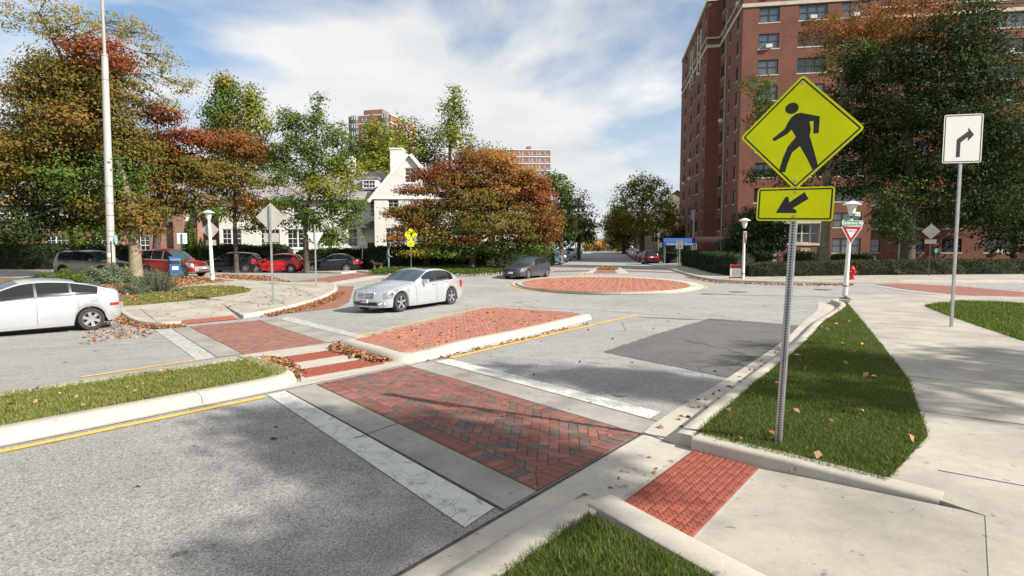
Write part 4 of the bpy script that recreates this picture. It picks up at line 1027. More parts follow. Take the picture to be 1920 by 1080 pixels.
far_car('suv', PT_BLACK, 66, 5.3, 'black sport utility with lit tail lamps, nearest car at the right kerb', True, gr_)
far_car('sedan', PT_MAROON, 75, 5.3, 'maroon saloon parked just ahead of the black sport utility', True, gr_)
far_car('hatch', PT_DRED, 83, 5.3, 'dark red small car third in the right row', True, gr_)
far_car('sedan', PT_SILVER, 92, 5.3, 'silver saloon fourth in the right row', True, gr_)
far_car('hatch', PT_WSILV, 101, 5.3, 'pale silver hatchback fifth in the right row', True, gr_)
far_car('sedan', PT_BLUE, 111, 5.3, 'dark saloon in front of the white sport utility in the right row', True, gr_)
far_car('suv', PT_WHITE, 125, 5.3, 'white sport utility far up the right row', True, gr_)
far_car('suv', PT_BLACK, 140, 4.2, 'black sport utility at the far end of the right row', True, gr_)
# ================================================================== STREET FURNITURE
def text_mesh(txt, size, m, parent, loc, rot, name='lettering', extrude=.0008, spacing=1.0, bold=0.0):
    c = bpy.data.curves.new('t', 'FONT'); c.body = txt; c.size = size; c.align_x = 'CENTER'; c.align_y = 'CENTER'; c.extrude = extrude; c.space_character = spacing; c.offset = bold
    o = bpy.data.objects.new('t', c); COL.objects.link(o); dg = bpy.context.evaluated_depsgraph_get()
    me = bpy.data.meshes.new_from_object(o.evaluated_get(dg)); bpy.data.objects.remove(o); me.materials.append(m); me.name = name
    t = bpy.data.objects.new(name, me); COL.objects.link(t); t.parent = parent; t.location = loc; t.rotation_euler = rot; return t
def rounded(poly, r, n=5):
    o = []; k = len(poly)
    for i in range(k):
        a, b, c = Vector(poly[i - 1]), Vector(poly[i]), Vector(poly[(i + 1) % k]); d1 = (a - b).normalized(); d2 = (c - b).normalized()
        ang = d1.angle(d2); t = r / math.tan(ang / 2); p0 = b + d1 * t; p1 = b + d2 * t
        for j in range(n + 1):
            s = j / n; q = (p0 * (1 - s) + b * s) * (1 - s) + (b * (1 - s) + p1 * s) * s; o.append((q.x, q.y))
    return o
def inset(poly, d): return shrink(ccw(list(poly)), d)
def plate(nm, poly, y0, y1, m, parent, bevel=0): return MB().prism(ccw(list(poly)), y0, y1, plane='xz').build(nm, m, parent, bevel=bevel)
def ring(nm, outer, inner, y0, y1, m, parent):
    mb = MB(); n = len(outer); vs = [(p[0], y, p[1]) for y in (y0, y1) for l in (outer, inner) for p in l]; fs = []
    for i in range(n):
        j = (i + 1) % n; fs += [(i, j, n + j, n + i), (2 * n + i, 3 * n + i, 3 * n + j, 2 * n + j), (i, 2 * n + i, 2 * n + j, j), (n + i, n + j, 3 * n + j, 3 * n + i)]
    return mb.add(vs, fs).build(nm, m, parent)
M_FYG = mat('fluorescent_yellow_green', (0.74, 0.78, 0.004), .5, var=.09, vscale=2, spec=.15)
M_SIGNBACK = mat('bare_aluminium', (0.42, 0.40, 0.36), .55, metal=.25, var=.08, vscale=3)
M_SIGNWHITE = mat('sign_white', (0.74, 0.74, 0.70), .5); M_SIGNRED = mat('sign_red', (0.33, 0.012, 0.02), .5); M_SIGNGREEN = mat('sign_green', (0.012, 0.20, 0.11), .5)
M_GPOST = mat('green_post', (0.02, 0.16, 0.10), .5)
def post_channel(root, h, lean=0, w=.055, holes=True, z0=-.1):
    """square perforated tube: the punched holes are shallow dark discs set in each face"""
    p = MB(); p.bx(-w / 2, w / 2, -w / 2, w / 2, z0, h); po = p.build('post', M_GALV, root, bevel=.004)
    if holes:
        mb = MB(); z = .04
        while z < h - .03:
            for ax, sg in (('y', -1), ('x', -1), ('x', 1)):
                c = (0, sg * (w / 2 + .0006), z) if ax == 'y' else (sg * (w / 2 + .0006), 0, z)
                mb.lathe([(.0095, 0), (.0001, 0)], 8, c, axis=ax)
            z += .0254
        mb.build('post_holes', M_DARK, root, fixn=False, kind='stuff')
    return po
def figure_polys():
    # walking figure, drawn in units of the sign's half diagonal; x right, z up
    head = [(-.155 + .118 * math.cos(a) * 1.0, .475 + .105 * math.sin(a)) for a in np.linspace(0, 2 * math.pi, 18, endpoint=False)]
    body = [(-.075, .365), (.01, .375), (.10, .345), (.335, .275), (.335, -.03), (.245, -.03), (.235, .20), (.165, .20), (.195, .08), (.195, .0), (.185, -.06),
            (.285, -.37), (.365, -.63), (.275, -.70), (.165, -.48), (.03, -.245), (-.10, -.36), (-.165, -.56), (-.20, -.73), (-.315, -.71), (-.255, -.46), (-.185, -.25), (-.05, -.07), (-.135, .075), (-.205, .0), (-.43, -.12), (-.475, -.075), (-.26, .095), (-.22, .19), (-.155, .305)]
    return head, body
def ped_sign(root, zc, half, face=-1, y=-.045, arrow=None, plq=None):
    """yellow-green diamond with walking figure; optional arrow plaque below. Faces local -Y."""
    dia = rounded([(-half, zc), (0, zc - half), (half, zc), (0, zc + half)], half * .075)
    dp = plate('diamond_panel', dia, y, y + .004, M_FYG, root)
    c = lambda p: (p[0], p[1])
    o1 = inset(dia, half * .035); o2 = inset(dia, half * .062); ring('border', o1, o2, y - .0012, y - .0004, M_BLACKP, dp)
    hd_, bd = figure_polys(); s = half
    MB().prism(ccw([(x * s * .93, zc + z * s * .93 - .0) for x, z in hd_]), y - .0012, y - .0004, plane='xz').build('figure_head', M_BLACKP, dp)
    MB().prism(ccw([(x * s * .93, zc + z * s * .93 - .0) for x, z in bd]), y - .0012, y - .0004, plane='xz').build('figure_body', M_BLACKP, dp)
    for zz in (zc + half * .86, zc - half * .84): MB().lathe([(.013, 0), (.011, -.006), (.0001, -.008)], 10, (-.01, y - .001, zz), axis='y').build('bolt', M_GALV, dp)
    return dp
def arrow_poly(w, h, zc):
    pts = [(-.22, -.26), (-.02, .30), (.03, .28), (.04, .10), (.28, .40), (.42, .16), (.17, -.03), (.24, -.16), (.20, -.27)]
    return [(x * h * 1.35 - .02, zc + z * h) for x, z in [(-.36, -.30), (-.16, .24), (-.09, .26), (-.055, .065), (.28, .40), (.38, .17), (.035, -.135), (.13, -.22), (.125, -.30)]]
# near crossing sign
pb = gp(1459, 832, .115); root = empty('pedestrian_crossing_sign', (pb[0], pb[1], T(*pb) + .11), R(-14), 'large yellow green pedestrian crossing sign with arrow plaque on the near right verge', 'sign')
root.rotation_euler = (R(.6), R(2.0), R(-38))
dpt = 5.35
z_of = lambda py: at(960, py, pb[1])[2] - (T(*pb) + .11)
post_channel(root, z_of(165))
zc = z_of(254); ped_sign(root, zc, .50)
zq = z_of(384); pw_, ph_ = .315, .15
plq = rounded([(-pw_, zq - ph_), (pw_, zq - ph_), (pw_, zq + ph_), (-pw_, zq + ph_)], .035)
pl_ = plate('arrow_plaque', plq, -.045, -.041, M_FYG, root); ring('border', inset(plq, .013), inset(plq, .026), -.0462, -.0454, M_BLACKP, pl_)
MB().prism(ccw(arrow_poly(pw_, ph_ * 1.75, zq)), -.0462, -.0454, plane='xz').build('arrow', M_BLACKP, pl_)
for zz in (zq + .105, zq - .108): MB().lathe([(.013, 0), (.011, -.006), (.0001, -.008)], 10, (0, -.047, zz), axis='y').build('bolt', M_GALV, pl_)
SIGN_POST = pb
# far crossing sign by the maple
def place(px, py, dz=.12, Y=None):
    if Y: p = at(px, py, Y); return (p.x, p.y, T(p.x, p.y) + dz)
    p = gp(px, py, dz); return (p[0], p[1], T(*p) + dz)
loc = place(771, 505, .12, 41.5); root = empty('pedestrian_crossing_sign', loc, R(20), 'small far yellow crossing sign on a thin post in front of the white house', 'sign')
zf = lambda py: at(771, py, loc[1])[2] - loc[2]
post_channel(root, zf(430), holes=False, w=.06); ped_sign(root, zf(440), .52, y=-.05)
q2 = [(-.24, zf(462)), (.24, zf(462)), (.24, zf(452)), (-.24, zf(452))]; pp = plate('arrow_plaque', q2, -.05, -.045, M_FYG, root); MB().prism(ccw([(x * .7, z) for x, z in arrow_poly(.2, .26, zf(457))]), -.052, -.051, plane='xz').build('arrow', M_BLACKP, pp)
# signs seen from behind on the left corner
loc = place(512, 571); root = empty('sign_post', loc, R(8), 'grey steel post with a diamond sign seen from behind, tallest on the left corner', 'sign'); zf = lambda py: at(512, py, loc[1])[2] - loc[2]
post_channel(root, zf(384), holes=False, w=.065)
h_ = (zf(380) - zf(434)) / 2; plate('diamond_panel', rounded([(-h_, zf(407)), (0, zf(434)), (h_, zf(407)), (0, zf(380))], .04), .04, .045, M_SIGNBACK, root)
plate('plaque', [(-.27, zf(454)), (.27, zf(454)), (.27, zf(437)), (-.27, zf(437))], .04, .045, M_SIGNBACK, root)
loc = place(593, 537); root = empty('yield_sign', loc, R(12), 'thin grey post with pale yield sign seen from behind on the left corner', 'sign'); zf = lambda py: at(593, py, loc[1])[2] - loc[2]
post_channel(root, zf(421), holes=False, w=.065); w_ = .40
plate('triangle_panel', rounded([(-w_, zf(436)), (w_, zf(436)), (0, zf(462))], .04), .04, .045, M_SIGNWHITE, root)
loc = place(344, 521.5); root = empty('sign_post', loc, R(10), 'green post with blank white sign back beside the mailbox', 'sign'); zf = lambda py: at(344, py, loc[1])[2] - loc[2]
MB().bx(-.035, .035, -.03, .03, -.1, zf(438)).build('post', M_GPOST, root); plate('panel', rounded([(-.27, zf(457)), (.27, zf(457)), (.27, zf(437)), (-.27, zf(437))], .03), .035, .04, M_SIGNWHITE, root)
loc = place(679, 508, .1, 44.0); root = empty('no_parking_sign', loc, 0, 'small white no parking sign with red ring by the black saloon', 'sign'); root.rotation_euler = (0, R(2), 0)
zf = lambda py: at(679, py, loc[1])[2] - loc[2]
post_channel(root, zf(444), holes=False, w=.06); p_ = plate('panel', rounded([(-.17, zf(458)), (.17, zf(458)), (.17, zf(443)), (-.17, zf(443))], .02), -.05, -.045, M_SIGNWHITE, root)
zc_ = zf(449.5); ci = lambda r: [(r * math.cos(a), zc_ + r * math.sin(a)) for a in np.linspace(0, 2 * math.pi, 20, endpoint=False)]
ring('prohibition_ring', ci(.135), ci(.105), -.053, -.051, M_SIGNRED, p_); MB().box((0, -.052, zc_), (.24, .001, .028), M=Matrix.Rotation(R(40), 3, 'Y')).build('prohibition_bar', M_SIGNRED, p_); text_mesh('P', .20, M_BLACKP, p_, (0, -.0505, zc_), (math.pi / 2, 0, 0))
# lamp posts
M_LAMPW = mat('lamp_housing_white', (.72, .71, .68), .5); M_FROST = mat('frosted_lens', (.60, .60, .58), .25)
def lamp_post(px, ybase, ytop, Y, label, lean=0, sensor=True, dz=.12):
    loc = place(px, ybase, dz, Y); root = empty('lamp_post', loc, 0, label, 'street lamp', 'white post-top street lamps'); root.rotation_euler = (0, R(lean), 0)
    H = at(px, ytop, Y)[2] - loc[2]; k = H / 3.9
    MB().tube([(0, 0, -.05), (0, 0, .5 * k), (0, 0, H - .62 * k)], [.105 * k, .10 * k, .068 * k], 14).build('pole', M_WPAINT, root, smooth=True)
    MB().tube([(0, 0, .34 * k), (0, 0, .38 * k)], .108 * k, 14).build('band', M_TRIM, root)
    MB().lathe([(.07, -.62), (.085, -.55), (.12, -.52), (.115, -.50), (.15, -.34), (.19, -.22), (.19, -.205), (.001, -.20)], 18, (0, 0, 0)).build('lens', M_FROST, root, smooth=True).location = (0, 0, H)
    root.children[-1].scale = (k, k, k)
    MB().lathe([(.19, -.205), (.33, -.185), (.34, -.165), (.20, -.10), (.12, -.06), (.09, -.04), (.001, -.035)], 22).build('lamp_shade', M_LAMPW, root, smooth=True).location = (0, 0, H); root.children[-1].scale = (k, k, k)
    if sensor: MB().lathe([(.045, -.04), (.045, .02), (.03, .035), (.001, .04)], 12).build('photocell', mat('photocell_blue', (.03, .10, .35), .4), root, smooth=True).location = (0, 0, H)
    return root, H
r1_, H1 = lamp_post(1584, 556.5, 375, 22.3, 'white lamp post with street name plates and yield sign on the right corner', lean=2.2, dz=.12)
yy = lambda py: at(1584, py, 22.3)[2] - r1_.location.z
def yield_sign(root, zt_, w_, rz, y=-.13, x=0):
    e_ = empty('yield_panel', (x, 0, 0), rz, parent=root)
    tri_ = rounded([(-w_, zt_), (0, zt_ - w_ * 1.74), (w_, zt_)], .05)
    MB().prism(ccw(tri_), y, y + .005, plane='xz').build('red_triangle', M_SIGNRED, e_); ring('white_edge', tri_, inset(tri_, .022), y - .0015, y - .0005, M_SIGNWHITE, e_)
    i_ = rounded([(-w_ * .50, zt_ - w_ * .30), (0, zt_ - w_ * 1.18), (w_ * .50, zt_ - w_ * .30)], .03); MB().prism(ccw(i_), y - .0015, y - .0005, plane='xz').build('white_centre', M_SIGNWHITE, e_)
    text_mesh('YIELD', w_ * .30, M_SIGNRED, e_, (0, y - .003, zt_ - w_ * .48), (math.pi / 2, 0, 0)); return e_
yield_sign(r1_, yy(424), .41, R(-8))
def name_plate(root, txt, z, w, h, rz, y, size, nm='street_name_plate'):
    e_ = empty(nm, (0, 0, 0), rz, parent=root)
    MB().prism(ccw(rounded([(-w, z - h), (w, z - h), (w, z + h), (-w, z + h)], .02)), y, y + .004, plane='xz').build('panel', M_SIGNGREEN, e_)
    o_ = rounded([(-w, z - h), (w, z - h), (w, z + h), (-w, z + h)], .02); ring('edge', inset(o_, .008), inset(o_, .02), y - .0012, y - .0004, M_SIGNWHITE, e_)
    text_mesh(txt, size, M_SIGNWHITE, e_, (0, y - .002, z), (math.pi / 2, 0, 0), bold=.002); return e_
name_plate(r1_, 'Canterbury RD', yy(418), .42, .105, R(2), -.12, .14)
name_plate(r1_, 'E 39TH ST', yy(401), .30, .08, R(40), -.12, .10).location = (.12, 0, 0)
r2_, H2 = lamp_post(1393, 529, 408, 33, 'white lamp post with a slanted yield sign beside the realty board', sensor=False)
yield_sign(r2_, at(1393, 434, 33)[2] - r2_.location.z, .42, R(62), y=-.10)
lamp_post(1234, 494, 437, 72, 'distant white lamp post by the awnings at the far pavement', sensor=False)
r4_, H4 = lamp_post(399, 530, 393, 31.5, 'white lamp post carrying a blank diamond sign back on the left corner', lean=-1.5)
zl = lambda py: at(399, py, 31.5)[2] - r4_.location.z
hh = (zl(414) - zl(449)) / 2; plate('diamond_panel', rounded([(-hh, zl(431)), (0, zl(449)), (hh, zl(431)), (0, zl(414))], .04), .07, .075, M_SIGNBACK, r4_)
plate('plaque', [(-.29, zl(460)), (.29, zl(460)), (.29, zl(450)), (-.29, zl(450))], .07, .075, M_SIGNBACK, r4_)
r5_, H5 = lamp_post(990, 500, 420, 51, 'slim white lamp post with green name plate before the orange maple', sensor=False)
z5 = lambda py: at(990, py, 51)[2] - r5_.location.z
name_plate(r5_, 'Canterbury RD', z5(437.5), .45, .13, R(5), -.10, .15).location = (-.50, 0, 0)
w_ = .42; plate('yield_panel_back', rounded([(-w_, z5(451)), (w_, z5(451)), (0, z5(468))], .04), .08, .085, M_SIGNBACK, r5_).location = (-.25, 0, 0)
# utility pole
loc = place(210, 527, .12, 32.0); root = empty('utility_pole', loc, 0, 'tall tapered steel utility pole with metal bands on the left corner', 'utility pole'); root.rotation_euler = (0, R(1.0), 0)
zu = lambda py: at(210, py, 32)[2] - loc[2]; Ht = zu(-330)
M_POLE = mat('pole_grey_paint', (.40, .39, .37), .55, var=.10, vscale=2.5); g_ = .235
MB().tube([(0, 0, -.1), (0, 0, zu(300)), (0, 0, zu(102))], [.205, .19, .16], 18).build('shaft', M_POLE, root, smooth=True)
MB().tube([(0, 0, zu(150)), (0, 0, zu(102)), (-.03, 0, zu(0)), (-.03, 0, Ht)], [.07, .085, .08, .06], 12).build('upper_pole', mat('pole_grey_dark', (.33, .31, .29), .6), root, smooth=True)
for py in (105, 150, 349, 381, 404, 433, 443, 457, 505): MB().tube([(0, 0, zu(py) - .018), (0, 0, zu(py) + .018)], .17 if py < 160 else .196 + (py - 349) * .00008, 16).build('band', mat('pole_strap', (.20, .19, .18), .5, metal=.5), root)
MB().tube([(.14, -.17, .3), (.14, -.17, zu(452))], .03, 8).build('conduit', M_TRIM, root); fp_ = MB(); fp_.lathe([(.17, -.05), (.19, 0), (.19, .04), (.001, .05)], 20, axis='x'); o = fp_.build('badge_disc', mat('badge_blue', (.25, .42, .52), .5), root, smooth=True, loc=(.28, 0, zu(450))); o.scale = (1, .6, 1.4)
for py, wv, mm in ((468, .22, 'sticker_grey'), (478, .26, 'sticker_white'), (489, .20, 'sticker_tan')):
    c_ = {'sticker_grey': (.36, .34, .31), 'sticker_white': (.66, .65, .62), 'sticker_tan': (.50, .36, .20)}[mm]; a0 = -math.pi / 2
    mb = MB(); vs = []
    for k in range(7):
        a = a0 - .7 + 1.4 * k / 6; r_ = .212; vs += [(r_ * math.cos(a), r_ * math.sin(a), zu(py) - wv / 2), (r_ * math.cos(a), r_ * math.sin(a), zu(py) + wv / 2)]
    mb.add(vs, [(2 * k, 2 * k + 2, 2 * k + 3, 2 * k + 1) for k in range(6)]).build('sticker', mat(mm, c_, .7), root)
# mailbox
loc = place(328, 519, .12, 36.5 - 2.2); root = empty('mailbox', loc, R(38), 'blue street mailbox with rounded top standing before the dark red sport utility', 'mailbox'); M_MB = mat('mailbox_blue', (.018, .075, .20), .4, var=.08)
prof_ = [(-.26, .12)] + [(-.26, .78)] + [(-.26 * math.cos(a), .82 + .42 * math.sin(a)) for a in np.linspace(.15, math.pi - .15, 12)] + [(.26, .78), (.26, .12)]
MB().prism([(x * 1.15, z) for x, z in prof_], -.30, .30, plane='yz').build('box', M_MB, root, smooth=True, sharp=30)
for x in (-.25, .25):
    for y in (-.22, .22): MB().bx(x - .03, x + .03, y - .03, y + .03, 0, .14).build('leg', M_MB, root)
MB().bx(-.26, .26, -.325, -.27, .80, 1.0).build('pull_door', M_TRIM, root, bevel=.015); MB().bx(-.16, .16, -.306, -.301, .42, .62).build('emblem_panel', M_SIGNWHITE, root)
MB().prism([(-.13, .45), (.12, .58), (-.05, .52)], -.309, -.3065, plane='xz').build('emblem_mark', mat('emblem_blue', (.02, .03, .10), .5), root); MB().prism([(.301, .42), (.301, .62)] and [(-.12, .42), (.12, .42), (.12, .62), (-.12, .62)], .3005, .304, plane='yz').build('emblem_panel', M_SIGNWHITE, root)
MB().prism([(-.09, .45), (.09, .57), (.09, .50), (-.02, .45)], .3045, .306, plane='yz').build('emblem_mark', mat('emblem_blue', (.02, .03, .10), .5), root)
# fire hydrant
loc = place(1597, 524, .12, 30.5); root = empty('fire_hydrant', loc, R(20), 'red fire hydrant beside the hedge on the far right pavement', 'hydrant'); M_HYD = mat('hydrant_red', (.55, .018, .012), .4)
MB().lathe([(.16, 0), (.16, .05), (.11, .06), (.105, .52), (.14, .53), (.14, .57), (.12, .62), (.07, .69), (.035, .71), (.035, .76), (.001, .77)], 18).build('barrel', M_HYD, root, smooth=True)
for a, r_, l_ in ((0, .055, .20), (math.pi, .055, .20), (-math.pi / 2, .075, .21)):
    MB().tube([(.09 * math.cos(a), .09 * math.sin(a), .42), (l_ * math.cos(a), l_ * math.sin(a), .42)], r_, 12).build('outlet_cap', M_HYD, root, smooth=True)
# speed limit sign, parking sign, realty board, right edge signs
loc = place(1273, 507, .12, 48); root = empty('speed_limit_sign', loc, R(-8), 'white speed limit 25 sign on a thin post by the maroon awning', 'sign'); z_ = lambda py: at(1273, py, 48)[2] - loc[2]
post_channel(root, z_(452), holes=False, w=.05); pn = plate('panel', rounded([(-.30, z_(467)), (.30, z_(467)), (.30, z_(451)), (-.30, z_(451))], .03), -.04, -.036, M_SIGNWHITE, root)
o_ = rounded([(-.30, z_(467)), (.30, z_(467)), (.30, z_(451)), (-.30, z_(451))], .03); ring('border', inset(o_, .015), inset(o_, .03), -.0412, -.0404, M_BLACKP, pn)
text_mesh('SPEED', .13, M_BLACKP, pn, (0, -.042, z_(453.6)), (math.pi / 2, 0, 0)); text_mesh('LIMIT', .13, M_BLACKP, pn, (0, -.042, z_(456.8)), (math.pi / 2, 0, 0)); text_mesh('25', .34, M_BLACKP, pn, (0, -.042, z_(462.3)), (math.pi / 2, 0, 0), bold=.006)
loc = place(1238, 491, .12, 74); root = empty('parking_sign', loc, R(-8), 'small white parking notice right of the distant lamp post', 'sign'); z_ = lambda py: at(1238, py, 74)[2] - loc[2]
post_channel(root, z_(454), holes=False, w=.06); plate('panel', [(-.17, z_(464)), (.17, z_(464)), (.17, z_(455)), (-.17, z_(455))], -.04, -.036, M_SIGNWHITE, root)
loc = place(1379, 521.5, .12, 33.2); root = empty('realty_board', loc, R(-12), 'upright red and white realty board on the pavement by the slanted yield post', 'notice board'); z_ = lambda py: at(1379, py, 33.2)[2] - loc[2]
ztop = z_(496) ; plate('panel', [(-.31, .06), (.31, .06), (.31, ztop), (-.31, ztop)], -.02, .02, M_SIGNWHITE, root)
plate('header', [(-.30, ztop * .74), (.30, ztop * .74), (.30, ztop - .01), (-.30, ztop - .01)], -.0225, -.0205, M_SIGNRED, root); plate('footer', [(-.30, .07), (.30, .07), (.30, .13), (-.30, .13)], -.0225, -.0205, M_SIGNRED, root)
for k in range(4): plate('print_line', [(-.22, .25 + .08 * k), (.20 - .05 * (k % 2), .25 + .08 * k), (.20 - .05 * (k % 2), .275 + .08 * k), (-.22, .275 + .08 * k)], -.0225, -.0205, mat('print_grey', (.45, .30, .28), .6), root)
for x in (-.33, .33): MB().bx(x - .02, x + .02, -.03, .03, 0, ztop + .05).build('stand_leg', M_TRIM, root)
loc = place(1741, 526, .12, 33); root = empty('sign_post', loc, R(-35), 'dark post with diamond sign seen from behind at the far right pavement', 'sign'); z_ = lambda py: at(1741, py, 33)[2] - loc[2]
MB().bx(-.04, .04, -.04, .04, -.1, z_(416)).build('post', mat('dark_bronze_post', (.10, .09, .07), .6), root); hh = .45
plate('diamond_panel', rounded([(-hh, z_(434)), (0, z_(434) - hh), (hh, z_(434)), (0, z_(434) + hh)], .04), -.05, -.046, M_SIGNBACK, root); plate('plaque', [(-.28, z_(457)), (.28, z_(457)), (.28, z_(449)), (-.28, z_(449))], -.05, -.046, M_SIGNBACK, root)
loc = place(1752, 524, .12, 36); root = empty('marker_sign', loc, R(-10), 'tiny green marker plate low on a stub at the right edge', 'sign'); z_ = lambda py: at(1752, py, 36)[2] - loc[2]
MB().bx(-.025, .025, -.02, .02, -.1, z_(466)).build('post', M_GPOST, root); plate('panel', [(-.09, z_(474)), (.09, z_(474)), (.09, z_(466)), (-.09, z_(466))], -.03, -.026, mat('marker_green', (.05, .42, .30), .5), root)
loc = place(1782, 640, .13, 13.0); root = empty('notice_sign', loc, R(-12), 'large white rectangular sign with black symbols cut by the right edge', 'sign'); z_ = lambda py: at(1795, py, 13.0)[2] - loc[2]
post_channel(root, z_(216), holes=False); o_ = rounded([(-.39, z_(306)), (.39, z_(306)), (.39, z_(215)), (-.39, z_(215))], .05); pn = plate('panel', o_, -.045, -.041, M_SIGNWHITE, root); ring('border', inset(o_, .02), inset(o_, .04), -.0462, -.0454, M_BLACKP, pn)
MB().prism(ccw([(-.20, z_(295)), (-.12, z_(295)), (-.12, z_(262)), (.10, z_(247)), (.10, z_(240)), (.22, z_(254)), (.10, z_(266)), (.10, z_(258)), (-.04, z_(268)), (-.04, z_(295))]), -.0462, -.0454, plane='xz').build('arrow', M_BLACKP, pn)
# far street bits: traffic signals, posts and a yellow diamond at the far crossing
def small_post(px, py0, py1, Y, label, m, panel=None, nm='sign_post'):
    loc = place(px, py0, .1, Y); r_ = empty(nm, loc, R(-9), label, 'sign post'); h_ = at(px, py1, Y)[2] - loc[2]; MB().tube([(0, 0, -.1), (0, 0, h_)], .06, 8).build('post', m, r_)
    if panel:
        w_, a, b, pm, dm = panel; za, zb_ = at(px, a, Y)[2] - loc[2], at(px, b, Y)[2] - loc[2]
        poly = [(-w_, za), (w_, za), (w_, zb_), (-w_, zb_)] if not dm else [(0, za), (w_, (za + zb_) / 2), (0, zb_), (-w_, (za + zb_) / 2)]
        plate('panel', poly, -.09, -.08, pm, r_)
    return r_
M_AMB = mat('signal_amber', (.75, .33, .02), .5); M_YEL = mat('sign_yellow', (.80, .52, .02), .5)
small_post(1164, 478, 452, 120, 'yellow diamond warning sign far up the right kerb', M_GALV, (.85, 462.5, 457, M_YEL, True)); small_post(1141.5, 474, 455, 140, 'white signal post at the far crossing', M_GALV, (.5, 461, 457, M_SIGNWHITE, False)); small_post(1146.5, 474, 453, 138, 'tall pale post beside the far signal', M_WPAINT)
small_post(1154, 474, 461, 135, 'low white notice at the far right kerb', M_GALV, (.4, 464, 461, M_SIGNWHITE, False)); small_post(1200, 487, 459, 88, 'white notice on the right kerb before the big street tree', M_GALV, (.32, 466, 460, M_SIGNWHITE, False)); small_post(1194.5, 487, 446, 90, 'thin grey lamp column before the big street tree', M_GALV)
small_post(1079, 480, 447, 112, 'pale lamp column at the left kerb of the far street', M_WPAINT); small_post(1090.5, 477, 455, 130, 'thin white post far along the left kerb', M_WPAINT)
small_post(1027.5, 497, 461, 56, 'grey sign post at the left corner of the far street', M_GALV, (.22, 473, 462, M_SIGNBACK, False)); small_post(1040, 494, 463, 62, 'second grey sign post at the left corner of the far street', M_GALV)
for px, py, k in ((1119, 455, 'left'), (1125, 457, 'right')):
    p = at(px, py, 150); r_ = empty('traffic_signal', p, 0, f'amber traffic signal head hanging at the far crossing, {k} one', 'traffic light'); MB().bx(-.35, .35, -.2, .2, -.5, .5).build('housing', M_AMB, r_, bevel=.05)
    for q_ in range(3): MB().lathe([(.14, -.22), (.14, -.26), (.001, -.25)], 10, (0, 0, .3 - .3 * q_), axis='y').build('lens', M_TRIM, r_)
    MB().tube([(0, 0, .5), (0, 0, 2.3)], .03, 6).build('hanger', M_TRIM, r_)
p0 = at(1095, 446, 150); p1 = at(1150, 447, 150); r_ = empty('signal_wire', p0, 0, 'thin span wire carrying the far traffic signals', 'cable'); MB().tube([(0, 0, 0), tuple((p1 - p0) * .5 + Vector((0, 0, -.15))), tuple(p1 - p0)], .025, 5).build('wire', M_TRIM, r_)
# ================================================================== BUILDINGS
def brickwall(name, c1, c2, mortar, scale=1.0):
    g = NG(name, .9); q_ = g.n.nodes.new('ShaderNodeTexBrick'); q_.inputs['Scale'].default_value = 1.0; q_.inputs['Mortar Size'].default_value = .010; q_.inputs['Brick Width'].default_value = .22 * scale; q_.inputs['Row Height'].default_value = .075 * scale
    q_.inputs['Color1'].default_value = (*c1, 1); q_.inputs['Color2'].default_value = (*c2, 1); q_.inputs['Mortar'].default_value = (*mortar, 1); q_.inputs['Bias'].default_value = -.2
    sx = g.n.nodes.new('ShaderNodeSeparateXYZ'); g.n.links.new(g.tc.outputs['Object'], sx.inputs[0]); ad = g.n.nodes.new('ShaderNodeMath'); ad.operation = 'ADD'; g.n.links.new(sx.outputs['X'], ad.inputs[0]); g.n.links.new(sx.outputs['Y'], ad.inputs[1])
    cm = g.n.nodes.new('ShaderNodeCombineXYZ'); g.n.links.new(ad.outputs[0], cm.inputs[0]); g.n.links.new(sx.outputs['Z'], cm.inputs[1]); g.n.links.new(cm.outputs[0], q_.inputs['Vector'])
    c = g.mix(1, q_.outputs['Color'], g.ramp(g.noise(.35, 6, .65), [(.3, .78), (.55, 1.0), (.8, 1.12)]), 'MULTIPLY'); c = g.mix(1, c, g.ramp(g.noise(3, 5, .7), [(.3, .85), (.7, 1.1)]), 'MULTIPLY')
    g.color(c); g.bump(q_.outputs['Fac'], -.4, .01); return g.m
M_BW = brickwall('wall_brick_red', (.195, .060, .036), (.145, .046, .030), (.19, .115, .085), 1.3)
M_BW2 = brickwall('wall_brick_brown', (.30, .12, .085), (.24, .095, .07), (.30, .24, .19), 1.5)
M_STONE = mat('limestone_trim', (.52, .47, .38), .85, var=.15, vscale=1.5)
M_WFRAME = mat('window_frame_dark', (.03, .03, .032), .5); M_WFW = mat('window_frame_white', (.72, .72, .70), .55)
def winglass(name, base, blinds):
    g = NG(name, .06); n_ = g.noise(.45, 2, .5, vec=g.map(scale=(1, 1, .25)))
    g.color(g.ramp(n_, [(.42, base), (.55, tuple(b * 1.6 for b in base)), (.66, blinds)])); g.b.inputs['Specular IOR Level'].default_value = .9; return g.m
M_WG = winglass('window_glass', (.018, .022, .026), (.11, .12, .125)); M_WG2 = winglass('window_glass_sky', (.07, .085, .10), (.30, .32, .33))
M_STUCCO = mat('white_stucco', (.68, .665, .62), .9, var=.06, vscale=1.2, bump=.25, bscale=12)
M_TRIMW = mat('white_trim', (.78, .77, .74), .6)
M_SLATE = None
